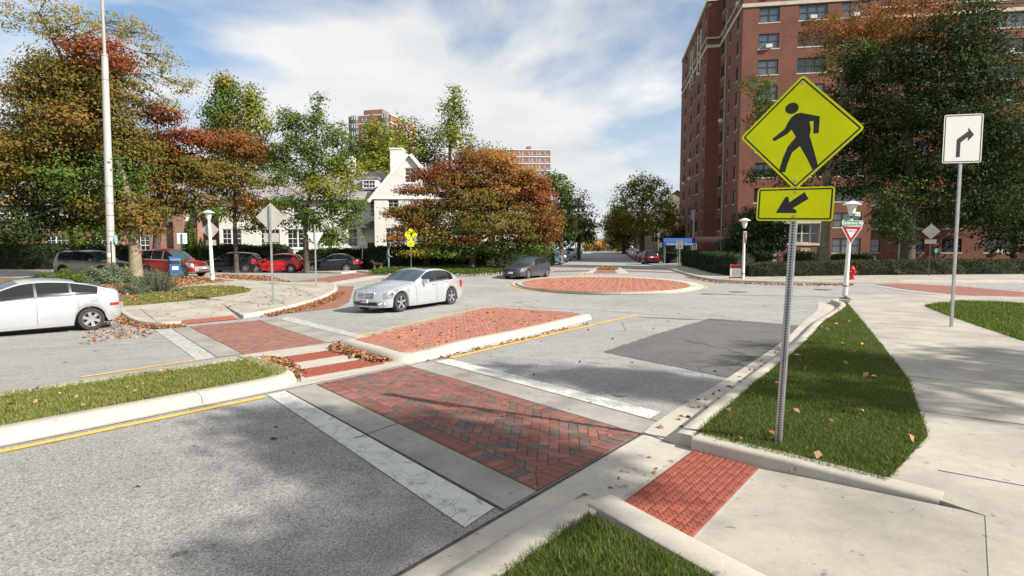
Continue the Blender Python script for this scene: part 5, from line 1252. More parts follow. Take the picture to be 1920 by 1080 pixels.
def slate():
    g = NG('roof_slate', .75); q_ = g.n.nodes.new('ShaderNodeTexBrick'); q_.inputs['Scale'].default_value = 1.0; q_.inputs['Brick Width'].default_value = .40; q_.inputs['Row Height'].default_value = .20; q_.inputs['Mortar Size'].default_value = .012
    q_.inputs['Color1'].default_value = (.20, .20, .21, 1); q_.inputs['Color2'].default_value = (.34, .30, .26, 1); q_.inputs['Mortar'].default_value = (.06, .06, .065, 1)
    sx = g.n.nodes.new('ShaderNodeSeparateXYZ'); g.n.links.new(g.tc.outputs['Object'], sx.inputs[0]); cm = g.n.nodes.new('ShaderNodeCombineXYZ'); ad = g.n.nodes.new('ShaderNodeMath'); ad.operation = 'ADD'; g.n.links.new(sx.outputs['X'], ad.inputs[0]); g.n.links.new(sx.outputs['Y'], ad.inputs[1])
    g.n.links.new(ad.outputs[0], cm.inputs[0]); g.n.links.new(sx.outputs['Z'], cm.inputs[1]); g.n.links.new(cm.outputs[0], q_.inputs['Vector'])
    g.color(g.mix(1, q_.outputs['Color'], g.ramp(g.noise(1.2, 5, .6), [(.3, .75), (.7, 1.25)]), 'MULTIPLY')); g.bump(q_.outputs['Fac'], -.5, .02); return g.m
M_SLATE = slate()
_wc = {}
def window(parent, x, z, w, h, y=0.0, face='f', panes=1, sash=True, frame=None, glass=None, sill=None, grid=None, depth=.16, ac=False, shutters=None, surround=None, fw=.07):
    """a window set in a wall: recessed pane, frame bars, stone sill. face f: wall looks to -Y; l: wall looks to -X (x is then the run along +Y)."""
    frame = frame or M_WFRAME; glass = glass or M_WG; key = (round(w, 2), round(h, 2), panes, sash, frame.name, glass.name, bool(sill), str(grid), depth, fw)
    if key not in _wc:
        p = MB(); p.bx(-w / 2, w / 2, -.02, -.005, -h / 2, h / 2)
        f = MB(); d0, d1 = -.07, -.021
        f.bx(-w / 2, w / 2, d0, d1, h / 2 - fw, h / 2); f.bx(-w / 2, w / 2, d0, d1, -h / 2, -h / 2 + fw)
        for k in range(panes + 1):
            xx = -w / 2 + w * k / panes; ww = fw if 0 < k < panes else fw
            c = min(max(xx, -w / 2 + fw / 2), w / 2 - fw / 2); f.bx(c - fw / 2 * (1.6 if 0 < k < panes else 1), c + fw / 2 * (1.6 if 0 < k < panes else 1), d0 - .004, d1, -h / 2, h / 2)
        if sash: f.bx(-w / 2, w / 2, d0 - .002, d1, -.035, .035)
        if grid:
            for pz in range(panes):
                x0 = -w / 2 + w * pz / panes; x1 = x0 + w / panes
                for k in range(1, grid[0]): xx = x0 + (x1 - x0) * k / grid[0]; f.bx(xx - .014, xx + .014, -.045, d1, -h / 2, h / 2)
            for k in range(1, grid[1]): zz = -h / 2 + h * k / grid[1]; f.bx(-w / 2, w / 2, -.043, d1, zz - .014, zz + .014)
        s = None
        if sill: s = MB(); s.bx(-w / 2 - .08, w / 2 + .08, -.17, -.001, -h / 2 - .13, -h / 2 - .005)
        _wc[key] = (p, f, s, {})
    p, f, s, made = _wc[key]
    rot = 0 if face == 'f' else (-math.pi / 2 if face == 'l' else math.pi / 2); loc = (x, y, z) if face == 'f' else (y, x, z)
    if not made:
        o = p.build('window', glass, parent, loc=loc, rz=rot); fo = f.build('frame', frame, o)
        made['w'], made['f'] = o.data, fo.data
        if s: so = s.build('sill', sill, o); made['s'] = so.data
    else:
        o = inst(made['w'], parent, loc, rot, 'window'); inst(made['f'], o, name='frame')
        if s: inst(made['s'], o, name='sill')
    if ac:
        a = MB(); a.bx(-.33, .33, -.45, -.03, -h / 2 + .02, -h / 2 + .42); a.build('air_conditioner', mat('ac_white', (.62, .62, .60), .6), o)
    if shutters:
        for sg in (-1, 1):
            a = MB(); sw = w * .45; x0 = sg * (w / 2 + sw / 2 + .05); a.bx(x0 - sw / 2, x0 + sw / 2, -.07, -.006, -h / 2, h / 2)
            for k in range(8): zz = -h / 2 + .1 + (h - .2) * k / 7; a.bx(x0 - sw / 2 + .05, x0 + sw / 2 - .05, -.085, -.069, zz - .05, zz + .03)
            a.build('shutter', shutters, o)
    if surround:
        a = MB(); b_ = .16
        a.bx(-w / 2 - b_, -w / 2 - .003, -.06, -.002, -h / 2, h / 2 + b_); a.bx(w / 2 + .003, w / 2 + b_, -.06, -.002, -h / 2, h / 2 + b_); a.bx(-w / 2 - .003, w / 2 + .003, -.06, -.002, h / 2 + .003, h / 2 + b_); a.build('surround', surround, o)
    return o
def wall_openings(name, x0, x1, z0, z1, holes, y, m, parent, face='f', thick=.35, reveal=.14):
    """flat wall with rectangular openings, each with brick reveals running back to the window"""
    xs = sorted({x0, x1, *[h[0] for h in holes], *[h[1] for h in holes]}); zs = sorted({z0, z1, *[h[2] for h in holes], *[h[3] for h in holes]}); mb = MB()
    P3 = (lambda a, b, d: (a, y + d, b)) if face == 'f' else (lambda a, b, d: (y + d, a, b))
    hs = sorted(holes)
    for i in range(len(xs) - 1):
        run = None; xm = (xs[i] + xs[i + 1]) / 2; col = [h for h in holes if h[0] < xm < h[1]]
        for j in range(len(zs) - 1):
            zm = (zs[j] + zs[j + 1]) / 2; inside = any(h[2] < zm < h[3] for h in col)
            if not inside and run is None: run = zs[j]
            if (inside or j == len(zs) - 2) and run is not None:
                e_ = zs[j] if inside else zs[j + 1]
                mb.add([P3(xs[i], run, 0), P3(xs[i + 1], run, 0), P3(xs[i + 1], e_, 0), P3(xs[i], e_, 0)], [(0, 1, 2, 3)]); run = None
    for a, b, c, d in holes:
        mb.add([P3(a, c, 0), P3(a, d, 0), P3(a, d, reveal), P3(a, c, reveal)], [(0, 1, 2, 3)]); mb.add([P3(b, c, 0), P3(b, d, 0), P3(b, d, reveal), P3(b, c, reveal)], [(3, 2, 1, 0)])
        mb.add([P3(a, c, 0), P3(b, c, 0), P3(b, c, reveal), P3(a, c, reveal)], [(0, 1, 2, 3)]); mb.add([P3(a, d, 0), P3(b, d, 0), P3(b, d, reveal), P3(a, d, reveal)], [(3, 2, 1, 0)])
    return mb.build(name, m, parent, fixn=False)

# ------------------------------------------------------------------ big brick apartment house on the right
AX = Vector((26.4, 66.0)); apt = empty('apartment_building', (AX.x, AX.y, T(26.4, 66)), math.atan2(-.16, .987), 'tall red brick apartment house with stone bands behind the right hand trees', 'building')
HB = 35.4; FZ = [2.1 + 2.9 * k for k in range(12)]; rs = random.Random(5)
def facade(name, face, y, x0, x1, cols, top, z0=-1):
    holes = []; spec = []
    for (cx_, w, n, h, nar) in cols:
        for k, z in enumerate(FZ):
            if z + h / 2 > top - .5: continue
            holes.append((cx_ - w / 2, cx_ + w / 2, z - h / 2, z + h / 2)); spec.append((cx_, z, w, h, n, k))
    wall_openings(name, x0, x1, z0, top, holes, y, M_BW, apt, face)
    for cx_, z, w, h, n, k in spec:
        window(apt, cx_, z, w, h, y + .14 if face == 'f' else y + .14, face, panes=n, glass=(M_WG2 if (rs.random() < .6) else M_WG), sill=M_STONE, grid=None, depth=.14, ac=(rs.random() < .22 and w > 1.0), surround=M_STONE if k >= 10 else None, fw=.08)
facade('front_wall', 'f', 0, 0, 14.4, [(2.85, 2.2, 2, 1.65, 0), (7.46, 3.0, 3, 1.65, 0), (11.9, 3.0, 3, 1.65, 0)], HB)
facade('side_wall', 'l', 0, 0, 12.8, [(2.2, 1.15, 1, 1.6, 0), (6.5, .7, 1, 1.3, 0), (10.9, 1.9, 2, 1.6, 0)], HB)
facade('side_wall', 'l', -1.7, 12.8, 38, [(14.0, .75, 1, 1.6, 0), (19.1, 2.3, 2, 1.7, 0), (22.7, .6, 1, 1.3, 0), (26.1, 1.6, 2, 1.6, 0), (32.8, 1.9, 2, 1.6, 0)], HB)
wall_openings('return_wall', -1.7, 0, -1, HB, [], 12.8, M_BW, apt, 'f')
facade('front_wall', 'f', 6.0, 14.4, 40, [(17, 2.2, 2, 1.65, 0), (21.5, 3, 3, 1.65, 0), (26, 2.2, 2, 1.65, 0), (31, 3, 3, 1.65, 0), (36, 2.2, 2, 1.65, 0)], HB)
mb = MB(); mb.bx(.02, 39.9, 6.5, 37.9, HB - .6, HB - .3); mb.bx(.02, 14.3, .45, 6.5, HB - .6, HB - .3); mb.bx(-1.65, .02, 13.2, 37.9, HB - .6, HB - .3); mb.build('roof', mat('roof_tar', (.08, .08, .08), .9), apt)
mb = MB(); mb.bx(14.39, 14.4, .0, 6.0, -1, HB); mb.bx(-1.7, 40, 38, 38.3, -1, HB); mb.bx(40, 40.3, 6, 38, -1, HB); mb.build('rear_wall', M_BW, apt)
def band(z0, z1, pr, nm='stone_band'):
    mb = MB(); mb.bx(-pr, 14.4 + pr, -pr, -.002, z0, z1); mb.bx(-pr, -.002, -.002, 12.8, z0, z1); mb.bx(-1.7 - pr, -.05, 12.8 - pr, 12.798, z0, z1); mb.bx(-1.7 - pr, -1.702, 12.798, 38 + pr, z0, z1); mb.bx(14.4 + pr + .01, 40, 6 - pr, 5.998, z0, z1); return mb.build(nm, M_STONE, apt)
band(29.15, 29.55, .10); band(30.35, 30.55, .16); band(HB - .05, HB + .35, .14, 'coping'); band(26.35, 26.5, .05) if False else None
MB().tube([(-.09, 8.3, 0), (-.09, 8.3, HB - 3)], .07, 8).build('downpipe', mat('verdigris_pipe', (.30, .36, .31), .6), apt)
# pale stone bay at ground level, and the tall stone panels on the side wall
mb = MB(); mb.bx(3.9, 4.35, -.5, -.01, 0, 4.6); mb.bx(8.9, 9.35, -.5, -.01, 0, 4.6); mb.bx(3.9, 9.35, -.55, -.012, 4.6, 4.95); mb.bx(4.35, 8.9, -.5, -.02, 2.1, 2.35); mb.build('stone_bay', M_STONE, apt)
window(apt, 6.62, 3.47, 4.5, 2.2, -.05, 'f', panes=5, frame=M_STONE, glass=M_WG, fw=.10); MB().bx(4.36, 8.89, -.42, -.03, 0, 2.09).build('bay_panel', M_BW, apt); window(apt, 7.4, 1.2, 1.0, 1.1, -.44, 'f', panes=2, frame=M_STONE, glass=mat('pale_blind', (.5, .48, .42), .6))
mb = MB(); mb.bx(-1.95, -1.705, 20.0, 22.2, 0, 7.2); mb.bx(-1.9, -1.705, 19.4, 22.6, 7.2, 7.6); mb.build('stone_portal', M_STONE, apt); window(apt, 21.1, 4.6, 1.0, 3.2, -1.96, 'l', panes=1, frame=M_WFRAME)
for yy_ in (17.9, 20.3, 25.0, 27.2): mb = MB(); mb.bx(-1.86, -1.705, yy_ - .22, yy_ + .22, 27.6, 33.6); mb.build('stone_pilaster', M_STONE, apt)
# canopies
M_AWM = mat('awning_maroon', (.022, .006, .007), .85); M_AWB = mat('awning_blue', (.015, .075, .26), .65)
def canopy(name, label, p0, p1, zt_, w, h, m, txt=None, cat_='awning', tm=None, tsize=.5, txt_mark=False):
    d = Vector(p1) - Vector(p0); L_ = d.length; r_ = empty(name, (p0[0], p0[1], T(*p0)), math.atan2(d.y, d.x), label, cat_)
    n = 9; prof = [(-w / 2, zt_ - h)] + [(w / 2 * math.cos(a) * -1, zt_ - h * .55 + h * .55 * math.sin(a)) for a in np.linspace(0, math.pi, n)] + [(w / 2, zt_ - h)]
    mb = MB(); vs = [(x, y, z) for x in (0, L_) for y, z in prof]; k = len(prof); mb.add(vs, [(i, i + 1, k + i + 1, k + i) for i in range(k - 1)] + [tuple(range(k)), tuple(range(k, 2 * k))]); mb.build('cover', m, r_, smooth=True, sharp=40)
    for x in (.1, L_ * .5, L_ - .1):
        for y in (-w / 2 + .08, w / 2 - .08): MB().tube([(x, y, -.1), (x, y, zt_ - h * .6)], .035, 6).build('post', M_GALV, r_)
    if txt: text_mesh(txt, tsize, tm or M_SIGNWHITE, r_, (L_ * .5, -w / 2 - .03, zt_ - h * .78), (math.pi / 2, 0, 0), extrude=.005)
    return r_
A0 = at(1252, 480, 64); canopy('blue_canopy', 'bright blue entrance canopy with white lettering by the far pavement', (A0.x - .8, 63), (A0.x + 2.5, 62.4), 2.95, 2.2, .85, M_AWB, 'Ambassador Dining', tsize=.36)
B0 = at(1282, 480, 58); canopy('maroon_canopy', 'long dark maroon canopy running from the pavement to the brick apartment house', (at(1300, 480, 57).x, 57.0), (at(1300, 480, 57).x + 8.5, 55.6), 2.95, 2.2, .60, M_AWM, 'The Ambassador', tsize=.30)

# ------------------------------------------------------------------ white gabled house
HY = 52.0; hx = lambda px: (px - 960) * HY / FPX * 1.0
hz0 = T(-9, 52) + .12; wh = empty('white_house', (hx(770), HY, hz0), R(2), 'white stucco house with steep gable, slate roof and tall chimney behind the trees', 'house')
hz = lambda py: at(960, py, HY)[2] - hz0
X_ = lambda px: hx(px) - hx(770)
eave, apex = hz(371), hz(291); gx0, gx1 = X_(704), X_(836)
W1 = [(X_(771), hz(329), .95, 1.35), ]
holes = [(X_(771) - .5, X_(771) + .5, hz(329) - .68, hz(329) + .68), (X_(739) - .5, X_(739) + .5, hz(388) - .7, hz(388) + .7), (X_(802) - .5, X_(802) + .5, hz(388) - .7, hz(388) + .7), (X_(742) - .9, X_(742) + .9, hz(446) - .9, hz(446) + .9), (X_(800) - .9, X_(800) + .9, hz(446) - .9, hz(446) + .9)]
wall_openings('gable_wall', gx0, gx1, -.8, eave, [h for h in holes if h[3] < eave], 0, M_STUCCO, wh)
# gable triangle with its window opening
hw_ = holes[0]
mb = MB(); mx_ = (gx0 + gx1) / 2; sl = (apex - eave) / (mx_ - gx0)
def tri_z(x): return eave + (x - gx0) * sl if x < mx_ else eave + (gx1 - x) * sl
mb.add([(gx0, 0, eave), (hw_[0], 0, eave), (hw_[0], 0, tri_z(hw_[0]))], [(0, 1, 2)]); mb.add([(hw_[1], 0, eave), (gx1, 0, eave), (hw_[1], 0, tri_z(hw_[1]))], [(0, 1, 2)])
mb.add([(hw_[0], 0, eave), (hw_[1], 0, eave), (hw_[1], 0, hw_[2]), (hw_[0], 0, hw_[2])], [(0, 1, 2, 3)]); mb.add([(hw_[0], 0, hw_[3]), (hw_[1], 0, hw_[3]), (hw_[1], 0, tri_z(hw_[1])), (mx_, 0, apex), (hw_[0], 0, tri_z(hw_[0]))], [(0, 1, 2, 3, 4)])
for a, b in (((hw_[0], hw_[2]), (hw_[0], hw_[3])), ((hw_[1], hw_[3]), (hw_[1], hw_[2])), ((hw_[1], hw_[2]), (hw_[0], hw_[2])), ((hw_[0], hw_[3]), (hw_[1], hw_[3]))): mb.add([(a[0], 0, a[1]), (b[0], 0, b[1]), (b[0], .14, b[1]), (a[0], .14, a[1])], [(0, 1, 2, 3)])
mb.build('gable_wall', M_STUCCO, wh, fixn=False)
M_SHUT = mat('shutter_blue_grey', (.14, .17, .19), .6)
for i, h in enumerate(holes): window(wh, (h[0] + h[1]) / 2, (h[2] + h[3]) / 2, h[1] - h[0], h[3] - h[2], .12, 'f', panes=1 if i < 3 else 2, frame=M_WFW, glass=M_WG, sill=M_TRIMW, grid=(2, 4), surround=M_TRIMW, fw=.08)
MB().bx(gx0 - .15, gx1 + .15, -.10, -.003, eave - .12, eave + .05).build('string_course', M_TRIMW, wh)
def rake(x0, z0, x1, z1, y0, y1, th, nm, m, over=.0):
    d = Vector((x1 - x0, z1 - z0)).normalized(); n = Vector((-d.y, d.x)); n = n if n.y > 0 else -n
    MB().prism([(x0, z0), (x1, z1), (x1 + n.x * th, z1 + n.y * th), (x0 + n.x * th, z0 + n.y * th)], y0, y1, plane='xz').build(nm, m, wh)
ov = .35; rake(gx0 - ov, eave - ov * sl, mx_, apex, -.16, 11, .16, 'roof', M_SLATE); rake(gx1 + ov, eave - ov * sl, mx_, apex, -.16, 11, .16, 'roof', M_SLATE)
rake(gx0 - ov - .02, eave - ov * sl - .06, mx_, apex - .04, -.24, -.165, .30, 'bargeboard', M_TRIMW); rake(gx1 + ov + .02, eave - ov * sl - .06, mx_, apex - .04, -.24, -.165, .30, 'bargeboard', M_TRIMW)
mb = MB(); mb.bx(gx0, gx0 + .02, 0, 11, -.8, eave); mb.bx(gx1 - .02, gx1, 0, 11, -.8, eave); mb.bx(gx0, gx1, 10.9, 11, -.8, eave); mb.build('side_wall', M_STUCCO, wh)
# left and right wings with long slate roofs
def wing(x0, x1, yw, depth, holes_, ridge, door=None):
    wall_openings('wing_wall', x0, x1, -.8, eave + .02, holes_, yw, M_STUCCO, wh); mb = MB()
    rz = ridge; yr_ = yw + depth / 2
    mb.add([(x0 - .2, yw - .35, eave - .15), (x1, yw - .35, eave - .15), (x1, yr_, rz), (x0 - .2, yr_, rz), (x0 - .2, yw - .35, eave + .0), (x1, yw - .35, eave + .0), (x1, yr_, rz + .15), (x0 - .2, yr_, rz + .15)], [(0, 1, 2, 3), (7, 6, 5, 4), (0, 4, 5, 1), (0, 3, 7, 4), (1, 5, 6, 2), (2, 6, 7, 3)])
    mb.add([(x0 - .2, yr_, rz + .15), (x1, yr_, rz + .15), (x1, yw + depth, eave), (x0 - .2, yw + depth, eave)], [(0, 1, 2, 3)]); mb.build('roof', M_SLATE, wh)
    mb = MB(); mb.bx(x0, x1, yw + depth - .1, yw + depth, -.8, eave); mb.prism([(yw, -.8), (yw + depth, -.8), (yw + depth, eave), (yr_, rz), (yw, eave)], x0, x0 + .03, plane='yz'); mb.prism([(yw, eave), (yw + depth, eave), (yr_, rz)], x1 - .03, x1, plane='yz'); mb.build('end_wall', M_STUCCO, wh)
    MB().tube([(x0 - .2, yw - .42, eave - .08), (x1, yw - .42, eave - .08)], .07, 6).build('gutter', mat('gutter_grey', (.45, .45, .44), .5), wh)
lw = [(X_(700) - .5, X_(700) + .5, hz(390) - .72, hz(390) + .72), (X_(556) - .6, X_(556) + .6, hz(398) - .7, hz(398) + .7), (X_(620) - .5, X_(620) + .5, hz(390) - .72, hz(390) + .72), (X_(656) - .5, X_(656) + .5, hz(445) - .85, hz(445) + .85), (X_(612) - .5, X_(612) + .5, hz(445) - .85, hz(445) + .85), (X_(552) - 1.0, X_(552) + 1.0, hz(447) - .9, hz(447) + .9), (X_(500) - .9, X_(500) + .9, hz(447) - .9, hz(447) + .9), (X_(428) - .9, X_(428) + .9, hz(447) - .9, hz(447) + .9), (X_(470) - .5, X_(470) + .5, hz(392) - .7, hz(392) + .7), (X_(695) - .55, X_(695) + .55, .0, 2.15)]
wing(X_(405), gx0 + .02, 1.5, 8, lw, hz(310))
for i, h in enumerate(lw[:-1]): window(wh, (h[0] + h[1]) / 2, (h[2] + h[3]) / 2, h[1] - h[0], h[3] - h[2], 1.62, 'f', panes=1 if h[1] - h[0] < 1.3 else 2, frame=M_WFW, glass=M_WG, sill=M_TRIMW, grid=(2, 4), shutters=M_SHUT if i in (0, 2, 3, 4) else None, fw=.08)
h = lw[-1]; d_ = MB().bx(h[0], h[1], 1.58, 1.63, h[2], h[3]).build('door', mat('door_dark_wood', (.05, .028, .02), .5), wh); MB().lathe([(.035, 0), (.03, -.05), (.001, -.06)], 10, (h[1] - .12, 1.575, 1.0), axis='y').build('handle', M_CHROME, d_); MB().bx(h[0] - .16, h[0] - .003, 1.42, 1.499, 0, 2.3).build('door_frame', M_TRIMW, wh)
# hipped slate hood on brackets over the door
cxh, hw2 = X_(693), 1.05; zh = hz(426); mb = MB(); mb.add([(cxh - hw2, .45, zh - .06), (cxh + hw2 - .2, .45, zh - .06), (cxh + hw2 - .2, 1.498, zh - .06), (cxh - hw2, 1.498, zh - .06), (cxh - hw2, .45, zh + .03), (cxh + hw2 - .2, .45, zh + .03), (cxh + .12, 1.1, hz(413)), (cxh + .12, 1.498, hz(413)), (cxh + hw2 - .2, 1.498, zh + .03), (cxh - hw2, 1.498, zh + .03)], [(0, 1, 2, 3), (0, 4, 5, 1), (4, 6, 5), (5, 6, 7, 8), (9, 7, 6, 4), (1, 5, 8, 2), (3, 9, 4, 0)]); mb.build('porch_hood', mat('hood_slate', (.06, .065, .075), .7, var=.2, vscale=3), wh)
for x in (cxh - hw2 + .15, cxh + hw2 - .4): MB().prism([(1.49, zh - .9), (1.49, zh - .07), (.6, zh - .07), (.72, zh - .2), (1.36, zh - .55)], x - .06, x + .06, plane='yz').build('bracket', M_TRIMW, wh)
wing(gx1 - .02, X_(985), 1.8, 8, [(X_(866) - .5, X_(866) + .5, hz(395) - .7, hz(395) + .7), (X_(905) - .5, X_(905) + .5, hz(395) - .7, hz(395) + .7), (X_(930) - .8, X_(930) + .8, hz(450) - .85, hz(450) + .85)], hz(318))
for px, py, w, hgt in ((866, 395, 1.0, 1.4), (905, 395, 1.0, 1.4), (930, 450, 1.6, 1.7)): window(wh, X_(px), hz(py), w, hgt, 1.92, 'f', panes=1 if w < 1.3 else 2, frame=M_WFW, glass=M_WG, sill=M_TRIMW, grid=(2, 4), fw=.08)
# dormer and chimneys
dx0, dx1 = X_(672), X_(706) - .25; mb = MB(); mb.bx(dx0, dx1, 2.2, 5.2, hz(351), hz(330)); mb.build('dormer', M_TRIMW, wh); MB().bx(dx0 - .12, dx1 + .12, 2.05, 5.3, hz(330) + .002, hz(328) + .12).build('dormer_roof', M_SLATE, wh)
for px in (682.5, 694): window(wh, X_(px) - .1, hz(340.5), .62, .78, 2.19, 'f', panes=1, frame=M_WFW, glass=M_WG, grid=(2, 2), fw=.07)
def chimney(x0, x1, y0, y1, zt_):
    c = MB().bx(x0, x1, y0, y1, 2, zt_).build('chimney', M_STUCCO, wh); MB().bx(x0 - .06, x1 + .06, y0 - .06, y1 + .06, zt_ + .002, zt_ + .14).build('chimney_cap', M_TRIMW, c); return c
chimney(X_(731) - .35, X_(751) - .15, 3.0, 4.8, hz(287) + .85); chimney(X_(628), X_(642), 4.6, 6.2, hz(300) + .9); chimney(X_(612), X_(626), 4.2, 5.4, hz(318))

# ------------------------------------------------------------------ half-timbered brick house on the far left
ty = 53.0; tz0 = T(-28, 53) + .1; th = empty('tudor_house', ((355 - 960) * ty / FPX, ty, tz0), R(4), 'half timbered brick house behind the red sport utility and dark trees', 'house'); tz = lambda py: at(960, py, ty)[2] - tz0; TX = lambda px: (px - 355) * ty / FPX
M_BW3 = brickwall('wall_brick_mixed', (.36, .15, .10), (.20, .10, .08), (.38, .33, .28), 1.4); M_TIMB = mat('dark_timber', (.045, .032, .025), .7)
zt1 = tz(420); th_holes = [(TX(268) - .9, TX(268) + .9, tz(460) - .9, tz(460) + .9), (TX(200) - .9, TX(200) + .9, tz(460) - .9, tz(460) + .9), (TX(120) - .9, TX(120) + .9, tz(460) - .9, tz(460) + .9)]
wall_openings('ground_floor_wall', TX(20), TX(374), -.8, zt1, th_holes, 0, M_BW3, th)
for h in th_holes: window(th, (h[0] + h[1]) / 2, (h[2] + h[3]) / 2, h[1] - h[0], h[3] - h[2], .12, 'f', panes=2, frame=M_WFW, sill=M_STONE, grid=(2, 4))
up_h = [(TX(306) - .6, TX(306) + .6, tz(404) - .8, tz(404) + .8), (TX(240) - .7, TX(240) + .7, tz(404) - .8, tz(404) + .8), (TX(160) - .7, TX(160) + .7, tz(404) - .8, tz(404) + .8), (TX(90) - .7, TX(90) + .7, tz(404) - .8, tz(404) + .8)]
wall_openings('upper_wall', TX(20), TX(374), zt1, tz(385), up_h, -.12, M_STUCCO, th)
for h in up_h: window(th, (h[0] + h[1]) / 2, (h[2] + h[3]) / 2, h[1] - h[0], h[3] - h[2], 0, 'f', panes=2, frame=M_TIMB, grid=(2, 3))
MB().bx(TX(20), TX(374), -.22, -.123, zt1 - .16, zt1 + .16).build('timber_beam', M_TIMB, th); MB().bx(TX(20), TX(374), -.22, -.123, tz(385) - .25, tz(385)).build('timber_beam', M_TIMB, th)
for px in (22, 58, 95, 130, 200, 225, 262, 285, 300, 318, 333, 366, 372): MB().bx(TX(px) - .09, TX(px) + .09, -.21, -.124, zt1 + .16, tz(385) - .25).build('timber_post', M_TIMB, th)
MB().bx(TX(335), TX(353), -.6, -.23, -.8, tz(360)).build('chimney', M_BW3, th)
mb = MB(); zr_ = tz(325); mb.add([(TX(10), -.6, tz(387)), (TX(380), -.6, tz(387)), (TX(380), 4.5, zr_), (TX(10), 4.5, zr_), (TX(10), 9.6, tz(387)), (TX(380), 9.6, tz(387))], [(0, 1, 2, 3), (3, 2, 5, 4)]); mb.build('roof', M_SLATE, th)
mb = MB(); mb.bx(TX(20), TX(374), 9, 9.1, -.8, tz(385)); mb.prism([(-.12, -.8), (9, -.8), (9, tz(385)), (4.5, zr_), (-.12, tz(385))], TX(374) - .04, TX(374) - .01, plane='yz'); mb.prism([(-.12, -.8), (9, -.8), (9, tz(385)), (4.5, zr_), (-.12, tz(385))], TX(20), TX(20) + .03, plane='yz'); mb.build('end_wall', M_BW3, th)

# ------------------------------------------------------------------ far brick towers
def tower(name, label, px0, px1, ytop, Y, nfl, bays, rz, m, depth=18, rounded_bays=(), pent=None):
    x0 = at(px0, 400, Y).x; x1 = at(px1, 400, Y).x; w = x1 - x0; z0 = T(x0, 150); H = at(px0, ytop, Y)[2] - z0
    r_ = empty(name, (x0, Y, z0), rz, label, 'building'); fh = H / nfl; holes = []; sp = []
    for k in range(max(0, nfl - 9), nfl):
        for (u, bw, n) in bays:
            zc_ = fh * k + fh * .5; holes.append((w * u - bw / 2, w * u + bw / 2, zc_ - .75, zc_ + .75)); sp.append((w * u, zc_, bw, n))
    wall_openings('front_wall', 0, w, -2, H, holes, 0, m, r_)
    for x, z, bw, n in sp: window(r_, x, z, bw, 1.5, .14, 'f', panes=n, frame=M_WFW, glass=M_WG2, fw=.12)
    mb = MB(); mb.bx(0, w, depth - .2, depth, -2, H); mb.bx(0, .2, .01, depth - .2, -2, H); mb.bx(0, w, .02, depth, H - .02, H + .1); mb.build('rear_wall', m, r_)
    hs2 = []
    for k in range(max(0, nfl - 9), nfl):
        for v in (3.5, 8, 12.5): hs2.append((v - .7, v + .7, fh * (k + .5) - .7, fh * (k + .5) + .7))
    mb = MB(); wo = wall_openings('side_wall', 0, depth, -2, H, hs2, w, m, r_, 'l')
    for h in hs2: window(r_, (h[0] + h[1]) / 2, (h[2] + h[3]) / 2, 1.4, 1.4, w - .10, 'r', panes=2, frame=M_WFW, glass=M_WG2, fw=.1)
    for k in range(max(1, nfl - 9), nfl + 1):
        zz = fh * k - .12; mb = MB(); mb.bx(-.05, w + .06, -.06, -.002, zz - .14, zz + .14); mb.bx(w + .002, w + .06, -.002, depth, zz - .14, zz + .14); mb.build('stone_band', M_TRIMW, r_)
    for u in rounded_bays:
        for k in range(max(0, nfl - 8), nfl):
            n = 10; rr = w * .085; cxx = w * u
            mb = MB(); vs = []
            for zz in (fh * k, fh * k + fh * .45): vs += [(cxx + rr * math.cos(a) * -1, -rr * .55 * math.sin(a) - .01, zz) for a in np.linspace(0, math.pi, n)]
            mb.add(vs, [(i, i + 1, n + i + 1, n + i) for i in range(n - 1)] + [tuple(range(n, 2 * n))]); mb.build('bay_panel', mat('bay_grey_metal', (.10, .105, .115), .55), r_, fixn=False)
            mb = MB(); vs = []
            for zz in (fh * k + fh * .45, fh * (k + 1)): vs += [(cxx + rr * .95 * math.cos(a) * -1, -rr * .5 * math.sin(a) - .01, zz) for a in np.linspace(0, math.pi, n)]
            mb.add(vs, [(i, i + 1, n + i + 1, n + i) for i in range(n - 1)]); bw_ = mb.build('bay_window', M_WG2, r_, fixn=False)
            mb = MB()
            for a in np.linspace(0, math.pi, 6): x, y = cxx - rr * .97 * math.cos(a), -rr * .53 * math.sin(a) - .02; mb.bx(x - .09, x + .09, y - .06, y + .02, fh * k + fh * .45, fh * (k + 1))
            mb.build('mullions', M_WFW, bw_, kind='stuff')
    if pent: mb = MB(); mb.bx(w * pent[0], w * pent[1], 2, depth - 4, H + .11, H + pent[2]); mb.build('penthouse', m, r_)
    return r_
t1 = tower('brick_tower', 'distant brick tower with grey rounded corner bays above the yellow green trees', 657, 742, 218, 200, 17, [(.42, 3.0, 2)], R(-14), M_BW2, 22, rounded_bays=(.14, .86), pent=(.3, .75, 2.2))
t2 = tower('brick_block', 'distant flat brick apartment block with white bands right of the orange maple', 922, 1032, 279.5, 238, 15, [(.13, 2.6, 2), (.30, 2.6, 2), (.40, 1.2, 1), (.53, 2.8, 2), (.69, 2.8, 2), (.82, 2.8, 2), (.94, 1.7, 1)], R(3), M_BW2, 18, pent=(.60, .68, 1.6))
